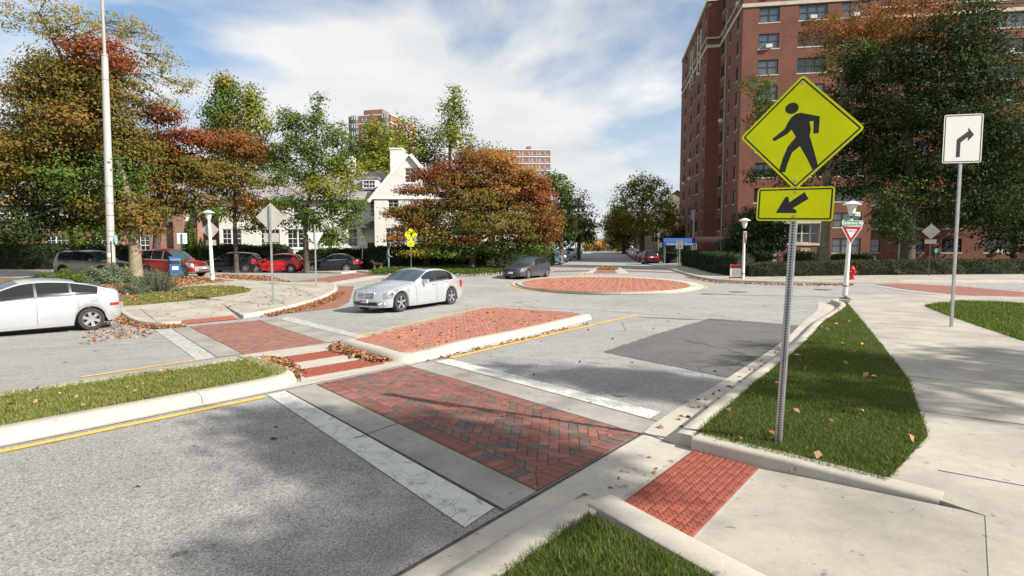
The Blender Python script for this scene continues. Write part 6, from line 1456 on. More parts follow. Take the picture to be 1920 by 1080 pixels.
# stone church-like house behind the right street trees
p = at(1258, 480, 118); r_ = empty('stone_house', (p.x, p.y, T(p.x, 118)), R(-9), 'pale stone house with gable half hidden by the right street trees', 'house'); M_RUB = mat('rubble_stone', (.36, .30, .24), .9, var=.35, vscale=2.2, bump=.4, bscale=5)
wall_openings('front_wall', -7, 9, -1, 7, [(-4, -2.8, 2.5, 5), (0, 1.2, 2.5, 5), (4, 5.2, 2.5, 5)], 0, M_RUB, r_)
for x in (-3.4, .6, 4.6): window(r_, x, 3.75, 1.2, 2.5, .14, 'f', panes=2, frame=M_STONE)
MB().prism([(-7, 7), (9, 7), (1, 13)], 0, .4, plane='xz').build('gable', M_RUB, r_); mb = MB(); mb.add([(-7.5, -.3, 6.7), (1, -.3, 13.3), (1, 14, 13.3), (-7.5, 14, 6.7), (9.5, -.3, 6.7), (9.5, 14, 6.7)], [(0, 1, 2, 3), (1, 4, 5, 2)]); mb.build('roof', M_SLATE, r_); MB().bx(-7, 9, 13.6, 14, -1, 7).build('rear_wall', M_RUB, r_)
rw_ = empty('retaining_wall', G(*FS(58, 10.8)), math.atan2(ds.y, ds.x), 'low tan stone garden wall under the right street trees', 'wall'); 
for k in range(6): MB().bx(k * 4 - .0, k * 4 + 3.98, -.25, .25, -.3, 1.5).build('wall_panel', M_RUB, rw_)
# ================================================================== VEGETATION
def leafmat(name, trans=.35, rough=.6):
    m = bpy.data.materials.new(name); m.use_nodes = True; n = m.node_tree; n.nodes.clear()
    o = n.nodes.new('ShaderNodeOutputMaterial'); at_ = n.nodes.new('ShaderNodeAttribute'); at_.attribute_name = 'leafcol'
    d = n.nodes.new('ShaderNodeBsdfPrincipled'); d.inputs['Roughness'].default_value = rough; d.inputs['Specular IOR Level'].default_value = .1; t = n.nodes.new('ShaderNodeBsdfTranslucent'); mx_ = n.nodes.new('ShaderNodeMixShader'); mx_.inputs[0].default_value = trans
    n.links.new(at_.outputs['Color'], d.inputs['Base Color']); n.links.new(at_.outputs['Color'], t.inputs['Color']); n.links.new(d.outputs[0], mx_.inputs[1]); n.links.new(t.outputs[0], mx_.inputs[2]); n.links.new(mx_.outputs[0], o.inputs[0]); return m
M_LEAF = leafmat('leaf'); M_LITTER = leafmat('dry_leaf', .12, .75); M_GRASS = leafmat('grass_blade', .25, .6)
M_BARK = mat('bark_dark', (.075, .058, .042), .9, var=.3, vscale=6, bump=.6, bscale=14); M_BARKL = mat('bark_pale', (.22, .18, .12), .9, var=.35, vscale=5, bump=.6, bscale=12)
PAL = dict(red=[(.27, .055, .025), (.31, .09, .032), (.20, .05, .02), (.19, .11, .03)], rust=[(.29, .13, .042), (.22, .12, .035), (.17, .135, .03), (.29, .085, .03)], olive=[(.15, .135, .03), (.20, .16, .04), (.11, .11, .022), (.22, .13, .035)],
    orange=[(.42, .20, .055), (.38, .15, .05), (.30, .19, .045), (.45, .24, .07)], green=[(.085, .15, .025), (.11, .18, .035), (.065, .115, .022), (.15, .19, .04)], ygreen=[(.24, .25, .03), (.18, .22, .025), (.29, .26, .04), (.14, .19, .025)],
    gold=[(.36, .27, .05), (.28, .24, .045), (.18, .18, .035), (.40, .30, .07)], dark=[(.028, .052, .014), (.04, .068, .018), (.02, .038, .011), (.055, .075, .02)], yew=[(.03, .055, .022), (.045, .075, .03), (.025, .042, .018)],
    hedge=[(.05, .065, .02), (.075, .075, .025), (.035, .05, .016), (.12, .085, .035)], brown=[(.20, .12, .06), (.16, .09, .045), (.24, .15, .08)], sage=[(.20, .24, .15), (.15, .19, .11), (.24, .26, .17), (.12, .15, .08)], mixolive=[(.20, .16, .04), (.14, .14, .03), (.32, .14, .045), (.12, .13, .03)])
def leaf_obj(name, C, Nn, S, colr, m, parent=None, aspect=.62, fold=.12, kind='stuff', loc=None):
    n = len(C); r = RNG.normal(size=(n, 3)); Nn = Nn / np.linalg.norm(Nn, axis=1, keepdims=True)
    a = np.cross(Nn, r); a /= np.linalg.norm(a, axis=1, keepdims=True) + 1e-9; b = np.cross(Nn, a); s = S[:, None]
    v = np.empty((n, 4, 3)); v[:, 0] = C - a * s * .5; v[:, 1] = C + b * s * .5 * aspect + Nn * s * fold; v[:, 2] = C + a * s * .5; v[:, 3] = C - b * s * .5 * aspect + Nn * s * fold
    me = bpy.data.meshes.new(name); me.vertices.add(n * 4); me.vertices.foreach_set('co', v.reshape(-1)); me.loops.add(n * 4); me.loops.foreach_set('vertex_index', np.arange(n * 4, dtype=np.int32))
    me.polygons.add(n); me.polygons.foreach_set('loop_start', np.arange(0, n * 4, 4, dtype=np.int32)); me.update(calc_edges=True)
    at_ = me.attributes.new('leafcol', 'FLOAT_COLOR', 'POINT'); cc = np.ones((n, 4, 4)); cc[:, :, :3] = colr[:, None, :]; at_.data.foreach_set('color', cc.reshape(-1)); me.materials.append(m)
    o = bpy.data.objects.new(name, me); COL.objects.link(o)
    if parent: o.parent = parent
    if loc is not None: o.location = loc
    if kind: o['kind'] = kind
    return o
def palcol(keys, n, jit=.18):
    p = np.array(PAL[keys]); c = p[RNG.integers(0, len(p), n)]; return c
def make_tree(name, label, px, ybase, Y, blobs, r=.22, leaf=.22, dens=3.0, bark=None, cat_='tree', group=None, clump=.75, fork=.35, flat=.5, depth_k=.8, twig=8, base=None, up=.45, dz=.1, sway=0):
    """blobs: (px, py, rx, ry, palette[, density]) give the crown's masses; each becomes a real ellipsoid of leaf clumps at the tree's own distance"""
    b0 = at(px, ybase, Y) if base is None else Vector(base); z0 = T(b0.x, b0.y) + dz; root = empty(name, (b0.x, b0.y, z0), 0, label, cat_, group); org = Vector((b0.x, b0.y, z0)); mb = MB()
    Cs, Ns, Ss, Ks = [], [], [], []; k = Y / FPX
    B = []
    for bl in blobs:
        c = (at(bl[0], bl[1], Y) if base is None else Vector(bl[0:1][0])) if not isinstance(bl[0], (tuple, Vector)) else Vector(bl[0])
        rx, ry = (bl[2] * k, bl[3] * k) if not isinstance(bl[0], (tuple, Vector)) else (bl[1], bl[2])
        pal, dn_ = (bl[4], bl[5] if len(bl) > 5 else 1) if not isinstance(bl[0], (tuple, Vector)) else (bl[3], bl[4] if len(bl) > 4 else 1)
        c = c + Vector((0, random.uniform(-.35, .35) * rx, 0)) if not isinstance(bl[0], (tuple, Vector)) else c
        B.append((c - org, rx, ry, pal, dn_))
    zmin = min(c.z - ry for c, rx, ry, _, _ in B); ztop = max(c.z for c, *_ in B); fk = Vector((sway, 0, max(.6, zmin + (ztop - zmin) * fork * .5)))
    mb.tube([(0, 0, -.2), (0, 0, .05), (sway * .2, 0, fk.z * .3), (sway * .6, 0, fk.z * .7), tuple(fk)], [r * 1.5, r * 1.2, r, r * .9, r * .8], 10)
    hi = max(B, key=lambda q: q[0].z)[0]; axis_pts = [fk, fk.lerp(hi, .5) + Vector((random.uniform(-.3, .3), random.uniform(-.3, .3), 0)), hi]
    mb.tube([tuple(p) for p in axis_pts], [r * .75, r * .38, r * .08], 8)
    for c, rx, ry, pal, dn_ in B:
        t = max(0, min(.9, (c.z - fk.z) / max(.1, hi.z - fk.z) * .6)); st = axis_pts[0].lerp(axis_pts[1], min(1, t * 2)) if t < .5 else axis_pts[1].lerp(axis_pts[2], t * 2 - 1)
        mid = st.lerp(c, .55) + Vector((0, 0, .12 * (c - st).length * (1 if up > 0 else -1))); rr = max(.02, min(r * .34, .022 * (rx + ry))); mb.tube([tuple(st), tuple(mid), tuple(c)], [rr, rr * .65, rr * .3], 6)
        area = math.pi * rx * ry; nl = int(dens * dn_ * 1.9 * area / (leaf * leaf * .40)); ncl = max(4, int(nl / (clump / leaf) ** 2 / 1.6)); per = max(4, nl // ncl)
        d = RNG.normal(size=(ncl, 3)); d /= np.linalg.norm(d, axis=1, keepdims=True); rad = RNG.uniform(.25, 1.05, ncl) ** .6
        cc = np.array(c) + d * rad[:, None] * np.array([rx, max(rx * depth_k, .5), ry])
        for q in range(min(twig, ncl)):
            e_ = Vector(cc[q]); m_ = c.lerp(e_, .5) + Vector((random.uniform(-.1, .1), random.uniform(-.1, .1), .08)) * rx; mb.tube([tuple(c.lerp(mid, .4)), tuple(m_), tuple(e_)], [rr * .4, rr * .25, .008], 4, cap=False)
        lp_ = RNG.normal(size=(ncl * per, 3)) * .42; pts = np.repeat(cc, per, 0) + lp_ * np.array([clump, clump, clump * flat])
        base_c = np.repeat(np.array([random.choice(PAL[pal]) for _ in range(ncl)]), per, 0); alt = palcol(pal, ncl * per); colr = base_c * .6 + alt * .4; colr *= RNG.uniform(.84, 1.16, (ncl * per, 1))
        nn = RNG.normal(size=(ncl * per, 3)) * .42 + np.array([0, 0, up]) + np.repeat(d, per, 0) * .5 + lp_ * 1.1
        Cs.append(pts); Ns.append(nn); Ss.append(leaf * RNG.uniform(.6, 1.25, ncl * per)); Ks.append(colr)
    mb.build('trunk', bark or M_BARK, root, smooth=True, sharp=60, fixn=False)
    leaf_obj('crown', np.concatenate(Cs), np.concatenate(Ns), np.concatenate(Ss), np.clip(np.concatenate(Ks), .004, .8), M_LEAF, root); return root

# left group
make_tree('broad_tree', 'broad dark tree with rust and olive leaves and thick pale trunk beside the utility pole', 255, 515, 34, [(175, 105, 70, 42, 'red'), (110, 150, 80, 60, 'olive'), (60, 190, 90, 90, 'mixolive'), (190, 175, 70, 50, 'olive'), (170, 235, 90, 55, 'mixolive', .9), (150, 215, 40, 25, 'red', .8), (100, 270, 110, 60, 'olive'), (30, 310, 110, 80, 'olive'), (215, 270, 70, 45, 'olive', .9), (165, 330, 100, 55, 'green'), (95, 390, 100, 45, 'dark', .9), (210, 395, 75, 40, 'olive'), (270, 420, 45, 28, 'mixolive', .8), (30, 430, 90, 35, 'dark'), (185, 440, 60, 25, 'green', .7)], r=.34, leaf=.19, dens=3.3, bark=M_BARKL, clump=.9, flat=.4)
make_tree('maple_tree', 'leaning maple with scarlet tips behind the dark red sport utility', 292, 505, 40, [(300, 215, 42, 26, 'red'), (335, 265, 55, 28, 'red', .9), (375, 262, 30, 20, 'red', .8), (270, 270, 50, 35, 'olive'), (330, 315, 75, 32, 'olive'), (290, 350, 65, 35, 'mixolive'), (385, 330, 55, 30, 'olive', .8), (340, 300, 30, 18, 'red'), (350, 375, 65, 22, 'olive', .8), (300, 395, 50, 20, 'mixolive', .8), (380, 400, 35, 16, 'green', .7)], r=.26, leaf=.19, dens=3.2, clump=.85, flat=.32, sway=.5)
make_tree('golden_tree', 'thin golden leaved tree arching over the top left corner', 140, 530, 37, [(200, 40, 55, 26, 'gold', .30), (265, 70, 45, 24, 'gold', .42), (305, 110, 38, 26, 'gold', .45), (335, 160, 28, 22, 'gold', .45), (270, 150, 55, 20, 'gold', .22), (150, 60, 60, 40, 'gold', .35), (230, 110, 70, 25, 'gold', .18), (90, 30, 80, 50, 'gold', .35), (320, 195, 20, 14, 'gold', .4)], r=.16, leaf=.15, dens=2.0, clump=.55, flat=.6, twig=9, fork=1.1)
make_tree('small_maple', 'small slim maple with orange leaves left of the red hatchback', 443, 495, 42, [(430, 268, 52, 26, 'rust'), (470, 285, 45, 28, 'rust', .9), (405, 305, 45, 28, 'olive'), (450, 330, 50, 24, 'olive'), (425, 360, 40, 18, 'olive', .7), (468, 375, 34, 16, 'orange', .9), (440, 400, 44, 16, 'olive', .8), (475, 420, 32, 14, 'green', .7), (400, 330, 28, 18, 'rust')], r=.16, leaf=.19, dens=3.0, flat=.35, clump=.8)
make_tree('tall_tree', 'tall green tree with two yellowing tops rising behind the small maple', 440, 500, 64, [(418, 175, 26, 34, 'green'), (412, 215, 34, 32, 'green'), (470, 195, 24, 32, 'ygreen'), (478, 230, 26, 32, 'ygreen', .9), (420, 158, 16, 20, 'gold'), (440, 235, 34, 24, 'olive', .6), (400, 245, 22, 22, 'green', .6), (445, 275, 60, 25, 'olive', .7)], r=.38, leaf=.32, dens=3.2, clump=1.1, flat=.7)
make_tree('pin_oak', 'airy bright green oak standing in front of the white house', 575, 508, 41.5, [(597, 195, 9, 26, 'green', .8), (590, 235, 26, 24, 'green', .75), (540, 235, 26, 34, 'green', .75), (628, 255, 28, 26, 'green', .8), (560, 275, 46, 24, 'green', .75), (612, 300, 44, 24, 'green', .8), (520, 300, 26, 26, 'green', .6), (650, 320, 32, 22, 'ygreen', .75), (560, 330, 50, 20, 'green', .7), (620, 355, 52, 22, 'ygreen', .8), (500, 345, 30, 14, 'ygreen', .6), (545, 380, 40, 16, 'green', .7), (640, 385, 46, 18, 'green', .8), (600, 400, 46, 14, 'green', .6), (625, 445, 28, 22, 'green', .7), (525, 385, 36, 12, 'ygreen', .6), (565, 420, 44, 16, 'green', .7), (505, 405, 36, 18, 'olive', .7), (595, 445, 30, 12, 'green', .6), (648, 415, 30, 16, 'green', .7)], r=.20, leaf=.19, dens=3.4, clump=.75, flat=.5, twig=12, bark=M_BARK)
# behind the house
for i, (px, Y, bl, lab) in enumerate(((700, 92, [(705, 255, 34, 30, 'ygreen'), (680, 285, 38, 30, 'green'), (722, 290, 36, 30, 'ygreen'), (655, 310, 36, 30, 'green'), (700, 315, 50, 30, 'ygreen')], 'yellow green tree behind the tall white chimney'),
        (775, 98, [(765, 245, 26, 34, 'ygreen', .5), (740, 265, 28, 30, 'ygreen', .7), (800, 260, 28, 30, 'ygreen', .5), (770, 285, 55, 28, 'ygreen'), (815, 290, 30, 24, 'olive', .7)], 'half bare yellowing tree behind the white gable'),
        (845, 95, [(852, 180, 13, 24, 'ygreen', .9), (845, 215, 22, 28, 'ygreen', .8), (866, 210, 16, 26, 'green', .6), (838, 250, 26, 30, 'ygreen', .9), (862, 262, 32, 30, 'ygreen', .5), (895, 275, 30, 20, 'brown', .25)], 'tall slender yellow green tree rising behind the orange maple'),
        (940, 110, [(930, 285, 30, 16, 'olive', .5), (905, 295, 30, 20, 'ygreen', .6)], 'low yellowing treetop between the maple and the far brick block'))):
    make_tree('garden_tree', lab, px, 495, Y, bl, r=.3, leaf=.42, dens=2.2, clump=1.3, flat=.8, twig=10, group='yellow green trees behind the white house')
make_tree('orange_maple', 'wide orange maple in layered tiers in front of the white house', 885, 505, 42.5, [(885, 298, 42, 18, 'rust'), (840, 318, 45, 18, 'red', .9), (930, 305, 45, 20, 'orange'), (800, 330, 36, 15, 'red'), (965, 325, 40, 22, 'orange'), (880, 335, 70, 22, 'rust'), (835, 352, 60, 18, 'rust'), (770, 358, 30, 9, 'red'), (940, 360, 65, 24, 'orange'), (990, 345, 32, 22, 'rust'), (890, 378, 80, 22, 'mixolive'), (1008, 375, 36, 24, 'red'), (800, 388, 45, 15, 'rust', .8), (755, 395, 36, 10, 'olive', .9), (735, 402, 22, 7, 'orange'), (965, 395, 65, 22, 'mixolive'), (1020, 408, 30, 24, 'rust'), (850, 408, 70, 18, 'olive', .8), (790, 418, 40, 12, 'orange'), (930, 420, 80, 22, 'olive', .9), (765, 430, 28, 10, 'orange', .9), (815, 440, 40, 14, 'gold', .8), (1030, 435, 26, 22, 'rust'), (985, 440, 50, 20, 'mixolive'), (890, 450, 60, 14, 'orange', .7), (940, 462, 60, 16, 'green', .9), (880, 430, 60, 18, 'green', .8), (1010, 345, 26, 16, 'red'), (800, 462, 30, 10, 'gold', .7), (1000, 465, 45, 14, 'green', .8), (850, 470, 55, 16, 'green', .8), (785, 474, 36, 12, 'gold', .7), (830, 455, 50, 16, 'mixolive', .9), (745, 447, 26, 9, 'orange', .8), (770, 405, 36, 14, 'mixolive', .9)], r=.26, leaf=.18, dens=3.9, clump=.8, flat=.34, bark=M_BARK, fork=.1)
make_tree('evergreen_tree', 'dark green evergreen just right of the orange maple', 1052, 498, 66, [(1050, 350, 18, 22, 'green'), (1035, 335, 16, 18, 'green'), (1062, 375, 22, 26, 'dark'), (1045, 400, 30, 28, 'dark'), (1058, 430, 34, 26, 'dark')], r=.3, leaf=.34, dens=2.8, clump=1.0)
make_tree('bare_tree', 'nearly bare greyish tree over the left kerb of the far street', 1085, 490, 84, [(1085, 370, 26, 18, 'brown', .25), (1075, 390, 32, 18, 'brown', .3), (1098, 395, 24, 20, 'brown', .3), (1085, 415, 36, 18, 'olive', .6), (1100, 425, 24, 18, 'green', .8), (1070, 440, 40, 18, 'dark'), (1100, 445, 24, 12, 'green')], r=.28, leaf=.36, dens=2.0, clump=1.0, twig=26)
make_tree('street_tree', 'large yellow green street tree with dark limbs on the right of the far street', 1203, 492, 88, [(1205, 340, 28, 18, 'gold', .5), (1180, 358, 26, 18, 'ygreen', .5), (1232, 355, 26, 18, 'gold', .55), (1205, 372, 36, 18, 'ygreen', .5), (1168, 388, 26, 18, 'ygreen', .6), (1245, 385, 26, 22, 'ygreen', .6), (1190, 402, 36, 18, 'gold', .6), (1235, 412, 30, 18, 'ygreen', .6), (1165, 412, 28, 18, 'mixolive', .8), (1205, 428, 36, 15, 'ygreen', .7), (1255, 420, 18, 20, 'gold', .6)], r=.42, leaf=.34, dens=3.8, clump=1.1, twig=14, fork=.2)
make_tree('street_tree', 'dense olive street tree farther back on the right of the far street', 1170, 480, 120, [(1160, 410, 26, 22, 'ygreen'), (1150, 430, 24, 20, 'olive'), (1175, 440, 30, 18, 'olive'), (1190, 425, 24, 20, 'mixolive'), (1165, 455, 30, 12, 'mixolive')], r=.4, leaf=.44, dens=3.4, clump=1.4)
make_tree('street_tree', 'shaded tree by the blue canopy at the far pavement', 1262, 492, 98, [(1262, 410, 16, 26, 'ygreen', .7), (1256, 445, 20, 20, 'dark'), (1275, 440, 18, 20, 'dark'), (1250, 470, 24, 14, 'dark')], r=.3, leaf=.38, dens=2.6, clump=1.1)
for i, (px, Y, bl, lab) in enumerate(((1120, 190, [(1115, 462, 16, 8, 'red'), (1128, 460, 14, 10, 'rust')], 'reddish tree closing the view at the end of the far street'), (1142, 200, [(1143, 452, 12, 16, 'olive'), (1150, 460, 12, 10, 'gold')], 'olive tree at the right end of the far street'), (1098, 165, [(1096, 455, 15, 12, 'gold', .8), (1105, 448, 12, 12, 'olive')], 'yellowing tree at the left end of the far street'), (1132, 230, [(1135, 463, 30, 8, 'mixolive'), (1105, 464, 20, 8, 'dark')], 'low far belt of foliage beyond the crest of the street'))):
    make_tree('distant_tree', lab, px, 474, Y, bl, r=.3, leaf=.6, dens=2.6, clump=1.6, group='trees at the end of the far street', dz=0)
# right group
make_tree('shade_tree', 'big green and orange tree in front of the brick apartment house', 1545, 500, 46, [(1420, 165, 32, 22, 'green', .6), (1440, 200, 36, 22, 'green', .7), (1425, 225, 30, 16, 'olive', .5), (1545, 70, 50, 30, 'rust', .6), (1610, 45, 60, 34, 'rust', .8), (1590, 110, 60, 36, 'green', .9), (1640, 130, 70, 44, 'dark'), (1660, 60, 55, 40, 'rust', .7), (1610, 190, 80, 42, 'dark'), (1670, 220, 70, 44, 'dark'), (1600, 260, 70, 36, 'dark', .9), (1660, 300, 70, 40, 'dark'), (1560, 310, 55, 24, 'dark', .7), (1440, 330, 55, 14, 'dark', .7), (1490, 345, 45, 14, 'olive', .6), (1590, 350, 60, 24, 'dark', .8), (1545, 215, 50, 34, 'mixolive', .6)], r=.36, leaf=.22, dens=2.3, clump=.9, flat=.5, bark=M_BARKL, twig=10)
make_tree('shade_tree', 'huge dark tree at the right edge behind the yield sign', 1700, 512, 41, [(1720, 30, 75, 50, 'rust', .7), (1800, 60, 80, 60, 'dark', .9), (1700, 110, 55, 44, 'dark', .9), (1765, 150, 80, 55, 'dark'), (1860, 150, 80, 70, 'dark'), (1720, 210, 70, 45, 'dark'), (1800, 240, 80, 50, 'dark'), (1700, 290, 65, 44, 'dark'), (1770, 320, 80, 45, 'dark'), (1880, 280, 70, 60, 'dark'), (1690, 360, 60, 32, 'green', .7), (1760, 385, 75, 36, 'dark'), (1860, 390, 80, 45, 'dark'), (1680, 410, 45, 24, 'dark', .8)], r=.45, leaf=.22, dens=2.5, clump=.9, twig=8)
make_tree('young_tree', 'thin young tree beside the red hydrant', 1681, 523, 36, [(1680, 400, 30, 24, 'dark', .7), (1665, 430, 28, 18, 'dark', .7), (1700, 440, 28, 18, 'dark', .7)], r=.09, leaf=.2, dens=2.2, clump=.7)
make_tree('yew_tree', 'dark rounded evergreen left of the lamp post with slanted yield sign', 1420, 508, 46, [(1420, 410, 36, 22, 'yew'), (1400, 435, 36, 26, 'yew'), (1440, 445, 40, 28, 'yew'), (1415, 470, 52, 26, 'yew'), (1375, 462, 24, 20, 'yew'), (1462, 425, 18, 14, 'yew')], r=.2, leaf=.18, dens=3.4, clump=.7, cat_='evergreen')
make_tree('evergreen_shrub', 'dark evergreen behind the blue canopy', 1270, 500, 70, [(1268, 468, 22, 14, 'dark'), (1285, 480, 22, 14, 'dark'), (1250, 482, 14, 12, 'dark')], r=.15, leaf=.28, dens=3, clump=.9, cat_='evergreen')
# a row of trees filling the far left and right distance
for i, (px, Y, top, lab) in enumerate(((-330, 58, 200, 'broad olive tree beyond the far left edge'), (-620, 60, 220, 'green tree beyond the far left edge of the side street'), (-60, 60, 230, 'dense olive tree at the far left behind the parked cars'), (60, 66, 260, 'dark green tree in the left background'), (180, 70, 330, 'olive background tree above the half timbered house'), (340, 72, 300, 'green background tree between the two houses'), (500, 84, 280, 'yellowing background tree left of the pin oak'), (1900, 62, 200, 'dark tree at the far right edge'), (1010, 92, 380, 'dark background tree behind the right side of the maple'))):
    h = 470 - top; make_tree('background_tree', lab, px, 500, Y, [(px, top + h * .2, 45, h * .2, 'olive' if i % 2 else 'green'), (px - 40, top + h * .4, 55, h * .22, 'dark'), (px + 40, top + h * .42, 55, h * .22, 'olive'), (px, top + h * .62, 80, h * .24, 'dark'), (px, top + h * .85, 80, h * .18, 'dark')], r=.35, leaf=.4, dens=2.2, clump=1.3, group='background trees')
# trees standing right of and behind the camera: they shade the near road
def shadow_of(x, y, h): k = h / math.tan(SUN_ELEV); return (x + SUN_DIR.x * k, y + SUN_DIR.y * k, h)
make_tree('roadside_tree', 'tall tree out of view to the right whose crown shades the near lane', 0, 0, 12, [(shadow_of(-.95, 5.3, 12), 1.05, .95, 'green', 2.4), (shadow_of(.0, 4.7, 12), .5, .4, 'green', 1.4), (shadow_of(-1.3, 3.4, 12), .4, .35, 'green', 1.4), (shadow_of(-2.6, 6.2, 12), .48, .42, 'green', 2.2), (shadow_of(-.8, 4.1, 12.5), .55, .5, 'green', 1.3), (shadow_of(1.7, 8.1, 12.2), .9, .8, 'green', 2.2), (shadow_of(.2, 8.9, 12.2), .35, .3, 'green', 1.5)], r=.3, leaf=.26, dens=3.2, clump=.7, base=(13, -8, 0))
make_tree('roadside_tree', 'second tall tree out of view to the right shading the verge', 0, 0, 12, [(shadow_of(5.2, 9.0, 11.5), 1.1, 1.0, 'green'), (shadow_of(5.2, 11.0, 11), .32, .3, 'green', 1.6), (shadow_of(6.4, 8.4, 11.5), 1.5, 1.2, 'green'), (shadow_of(8.6, 9.4, 11.5), 1.0, .8, 'green'), (shadow_of(4.2, 7.0, 11.5), .8, .7, 'green')], r=.3, leaf=.26, dens=3.2, clump=.7, base=(20, -8, 0))

# hedges and shrubs
def hedge(name, label, path, w, h, pal, leaf=.09, dens=420, m=None, cat_='hedge', lump=.12, z_off=.1, group=None):
    """clipped hedge: an uneven solid core wrapped in leaves"""
    pts = dense(path, .6); root = empty(name, (pts[0][0], pts[0][1], T(*pts[0]) + z_off), 0, label, cat_, group); org = np.array(root.location); mb = MB(); n = len(pts)
    prof = [(-w / 2, 0), (-w / 2 * 1.02, h * .5), (-w / 2 * .95, h * .92), (-w / 2 * .7, h), (w / 2 * .7, h), (w / 2 * .95, h * .92), (w / 2 * 1.02, h * .5), (w / 2, 0)]; rows = []
    for i, p in enumerate(pts):
        a, b = Vector(pts[max(i - 1, 0)]), Vector(pts[min(i + 1, n - 1)]); t = (b - a).normalized(); nn = Vector((t.y, -t.x)); z = T(*p) + z_off; en = .9 if 0 < i < n - 1 else .75
        rows.append([(p[0] + nn.x * x * en * (1 + random.uniform(-lump, lump)) - org[0], p[1] + nn.y * x * en * (1 + random.uniform(-lump, lump)) - org[1], z + y * en * (1 + random.uniform(-lump, lump) * .6) - org[2]) for x, y in prof])
    k = len(prof); mb.add([v for r_ in rows for v in r_], [(i * k + j, i * k + j + 1, (i + 1) * k + j + 1, (i + 1) * k + j) for i in range(n - 1) for j in range(k - 1)] + [tuple(range(k)), tuple((n - 1) * k + j for j in range(k))])
    mb.build('branches', mat('hedge_core', (.02, .026, .012), .95), root)
    L_ = sum(math.hypot(b[0] - a[0], b[1] - a[1]) for a, b in zip(pts[:-1], pts[1:])); N = int(dens * L_ * (2 * h + w)); R_ = np.array(rows)
    i = RNG.integers(0, n - 1, N); j = RNG.integers(0, k - 1, N); s, t = RNG.random((N, 1)), RNG.random((N, 1))
    P = (R_[i, j] * (1 - s) + R_[i + 1, j] * s) * (1 - t) + (R_[i, j + 1] * (1 - s) + R_[i + 1, j + 1] * s) * t; P += RNG.normal(size=P.shape) * leaf * .55
    c = palcol(pal, N) * RNG.uniform(.7, 1.3, (N, 1)); nn = RNG.normal(size=(N, 3)) + np.array([0, -.2, .6]); leaf_obj('foliage', P, nn, leaf * RNG.uniform(.7, 1.3, N), np.clip(c, .004, .8), M_LEAF, root); return root
def gl_(pts, Y): return [tuple(at(x, y, Y)[:2]) for x, y in pts]
hedge('hedge', 'long clipped brown green hedge behind the hydrant along the far right pavement', [tuple(at(1405, 500, 35.5)[:2]), tuple(at(1500, 500, 35)[:2]), tuple(at(1640, 500, 34.5)[:2]), tuple(at(1800, 500, 34.2)[:2]), tuple(at(1940, 500, 34)[:2])], 1.2, .95, 'hedge', .09, 380)
hedge('hedge', 'dense green hedge by the maroon canopy curving to the realty board', [tuple(at(1290, 500, 55)[:2]), tuple(at(1320, 500, 47)[:2]), tuple(at(1352, 500, 40)[:2]), tuple(at(1398, 500, 36)[:2])], 1.5, 1.5, 'yew', .12, 240)
hedge('hedge', 'rounded low hedge on the lawn before the stone bay window', [tuple(at(1470, 490, 52)[:2]), tuple(at(1530, 490, 51)[:2])], 2.0, 1.4, 'dark', .13, 200); hedge('hedge', 'low spreading hedge right of the pale tree trunk on the lawn', [tuple(at(1560, 490, 50)[:2]), tuple(at(1640, 490, 48)[:2])], 2.0, 1.2, 'dark', .13, 200)
hedge('hedge', 'small dark bush under the blue canopy', [tuple(at(1252, 490, 66)[:2]), tuple(at(1268, 490, 64)[:2])], 1.6, 1.3, 'yew', .14, 160)
hedge('hedge', 'dark clipped hedge behind the black saloon in front of the white house', [tuple(at(560, 500, 47)[:2]), tuple(at(640, 500, 46.5)[:2]), tuple(at(700, 500, 46)[:2])], 1.6, 1.75, 'dark', .13, 260)
hedge('hedge', 'low dark hedge below the maple trunk in front of the white gable', [tuple(at(805, 500, 48)[:2]), tuple(at(850, 500, 48)[:2]), tuple(at(900, 500, 48)[:2])], 1.6, 1.7, 'dark', .14, 220); hedge('hedge', 'tall dark shrubbery behind the walking man', [tuple(at(690, 500, 45.5)[:2]), tuple(at(740, 500, 45)[:2]), tuple(at(800, 500, 44.6)[:2])], 2.2, 1.9, 'yew', .14, 260); hedge('hedge', 'dark hedge behind the red hatchback', [tuple(at(395, 500, 47)[:2]), tuple(at(470, 500, 47)[:2]), tuple(at(545, 500, 47)[:2])], 1.8, 2.1, 'yew', .14, 240)
hedge('hedge', 'shaded hedge under the orange maple left of the lamp post', [tuple(at(890, 500, 47)[:2]), tuple(at(960, 500, 48)[:2]), tuple(at(1020, 500, 54)[:2])], 2.4, 1.6, 'dark', .14, 220); hedge('hedge', 'dark hedge along the left side of the far street', [FS(4, -9.8), FS(18, -9.8), FS(40, -9.8)], 1.6, 1.7, 'dark', .2, 110)
hedge('hedge', 'overgrown hedge at the far left behind the olive sport utility', [tuple(at(-80, 500, 44)[:2]), tuple(at(100, 500, 44)[:2]), tuple(at(255, 500, 45)[:2])], 2.2, 2.0, 'dark', .16, 160)
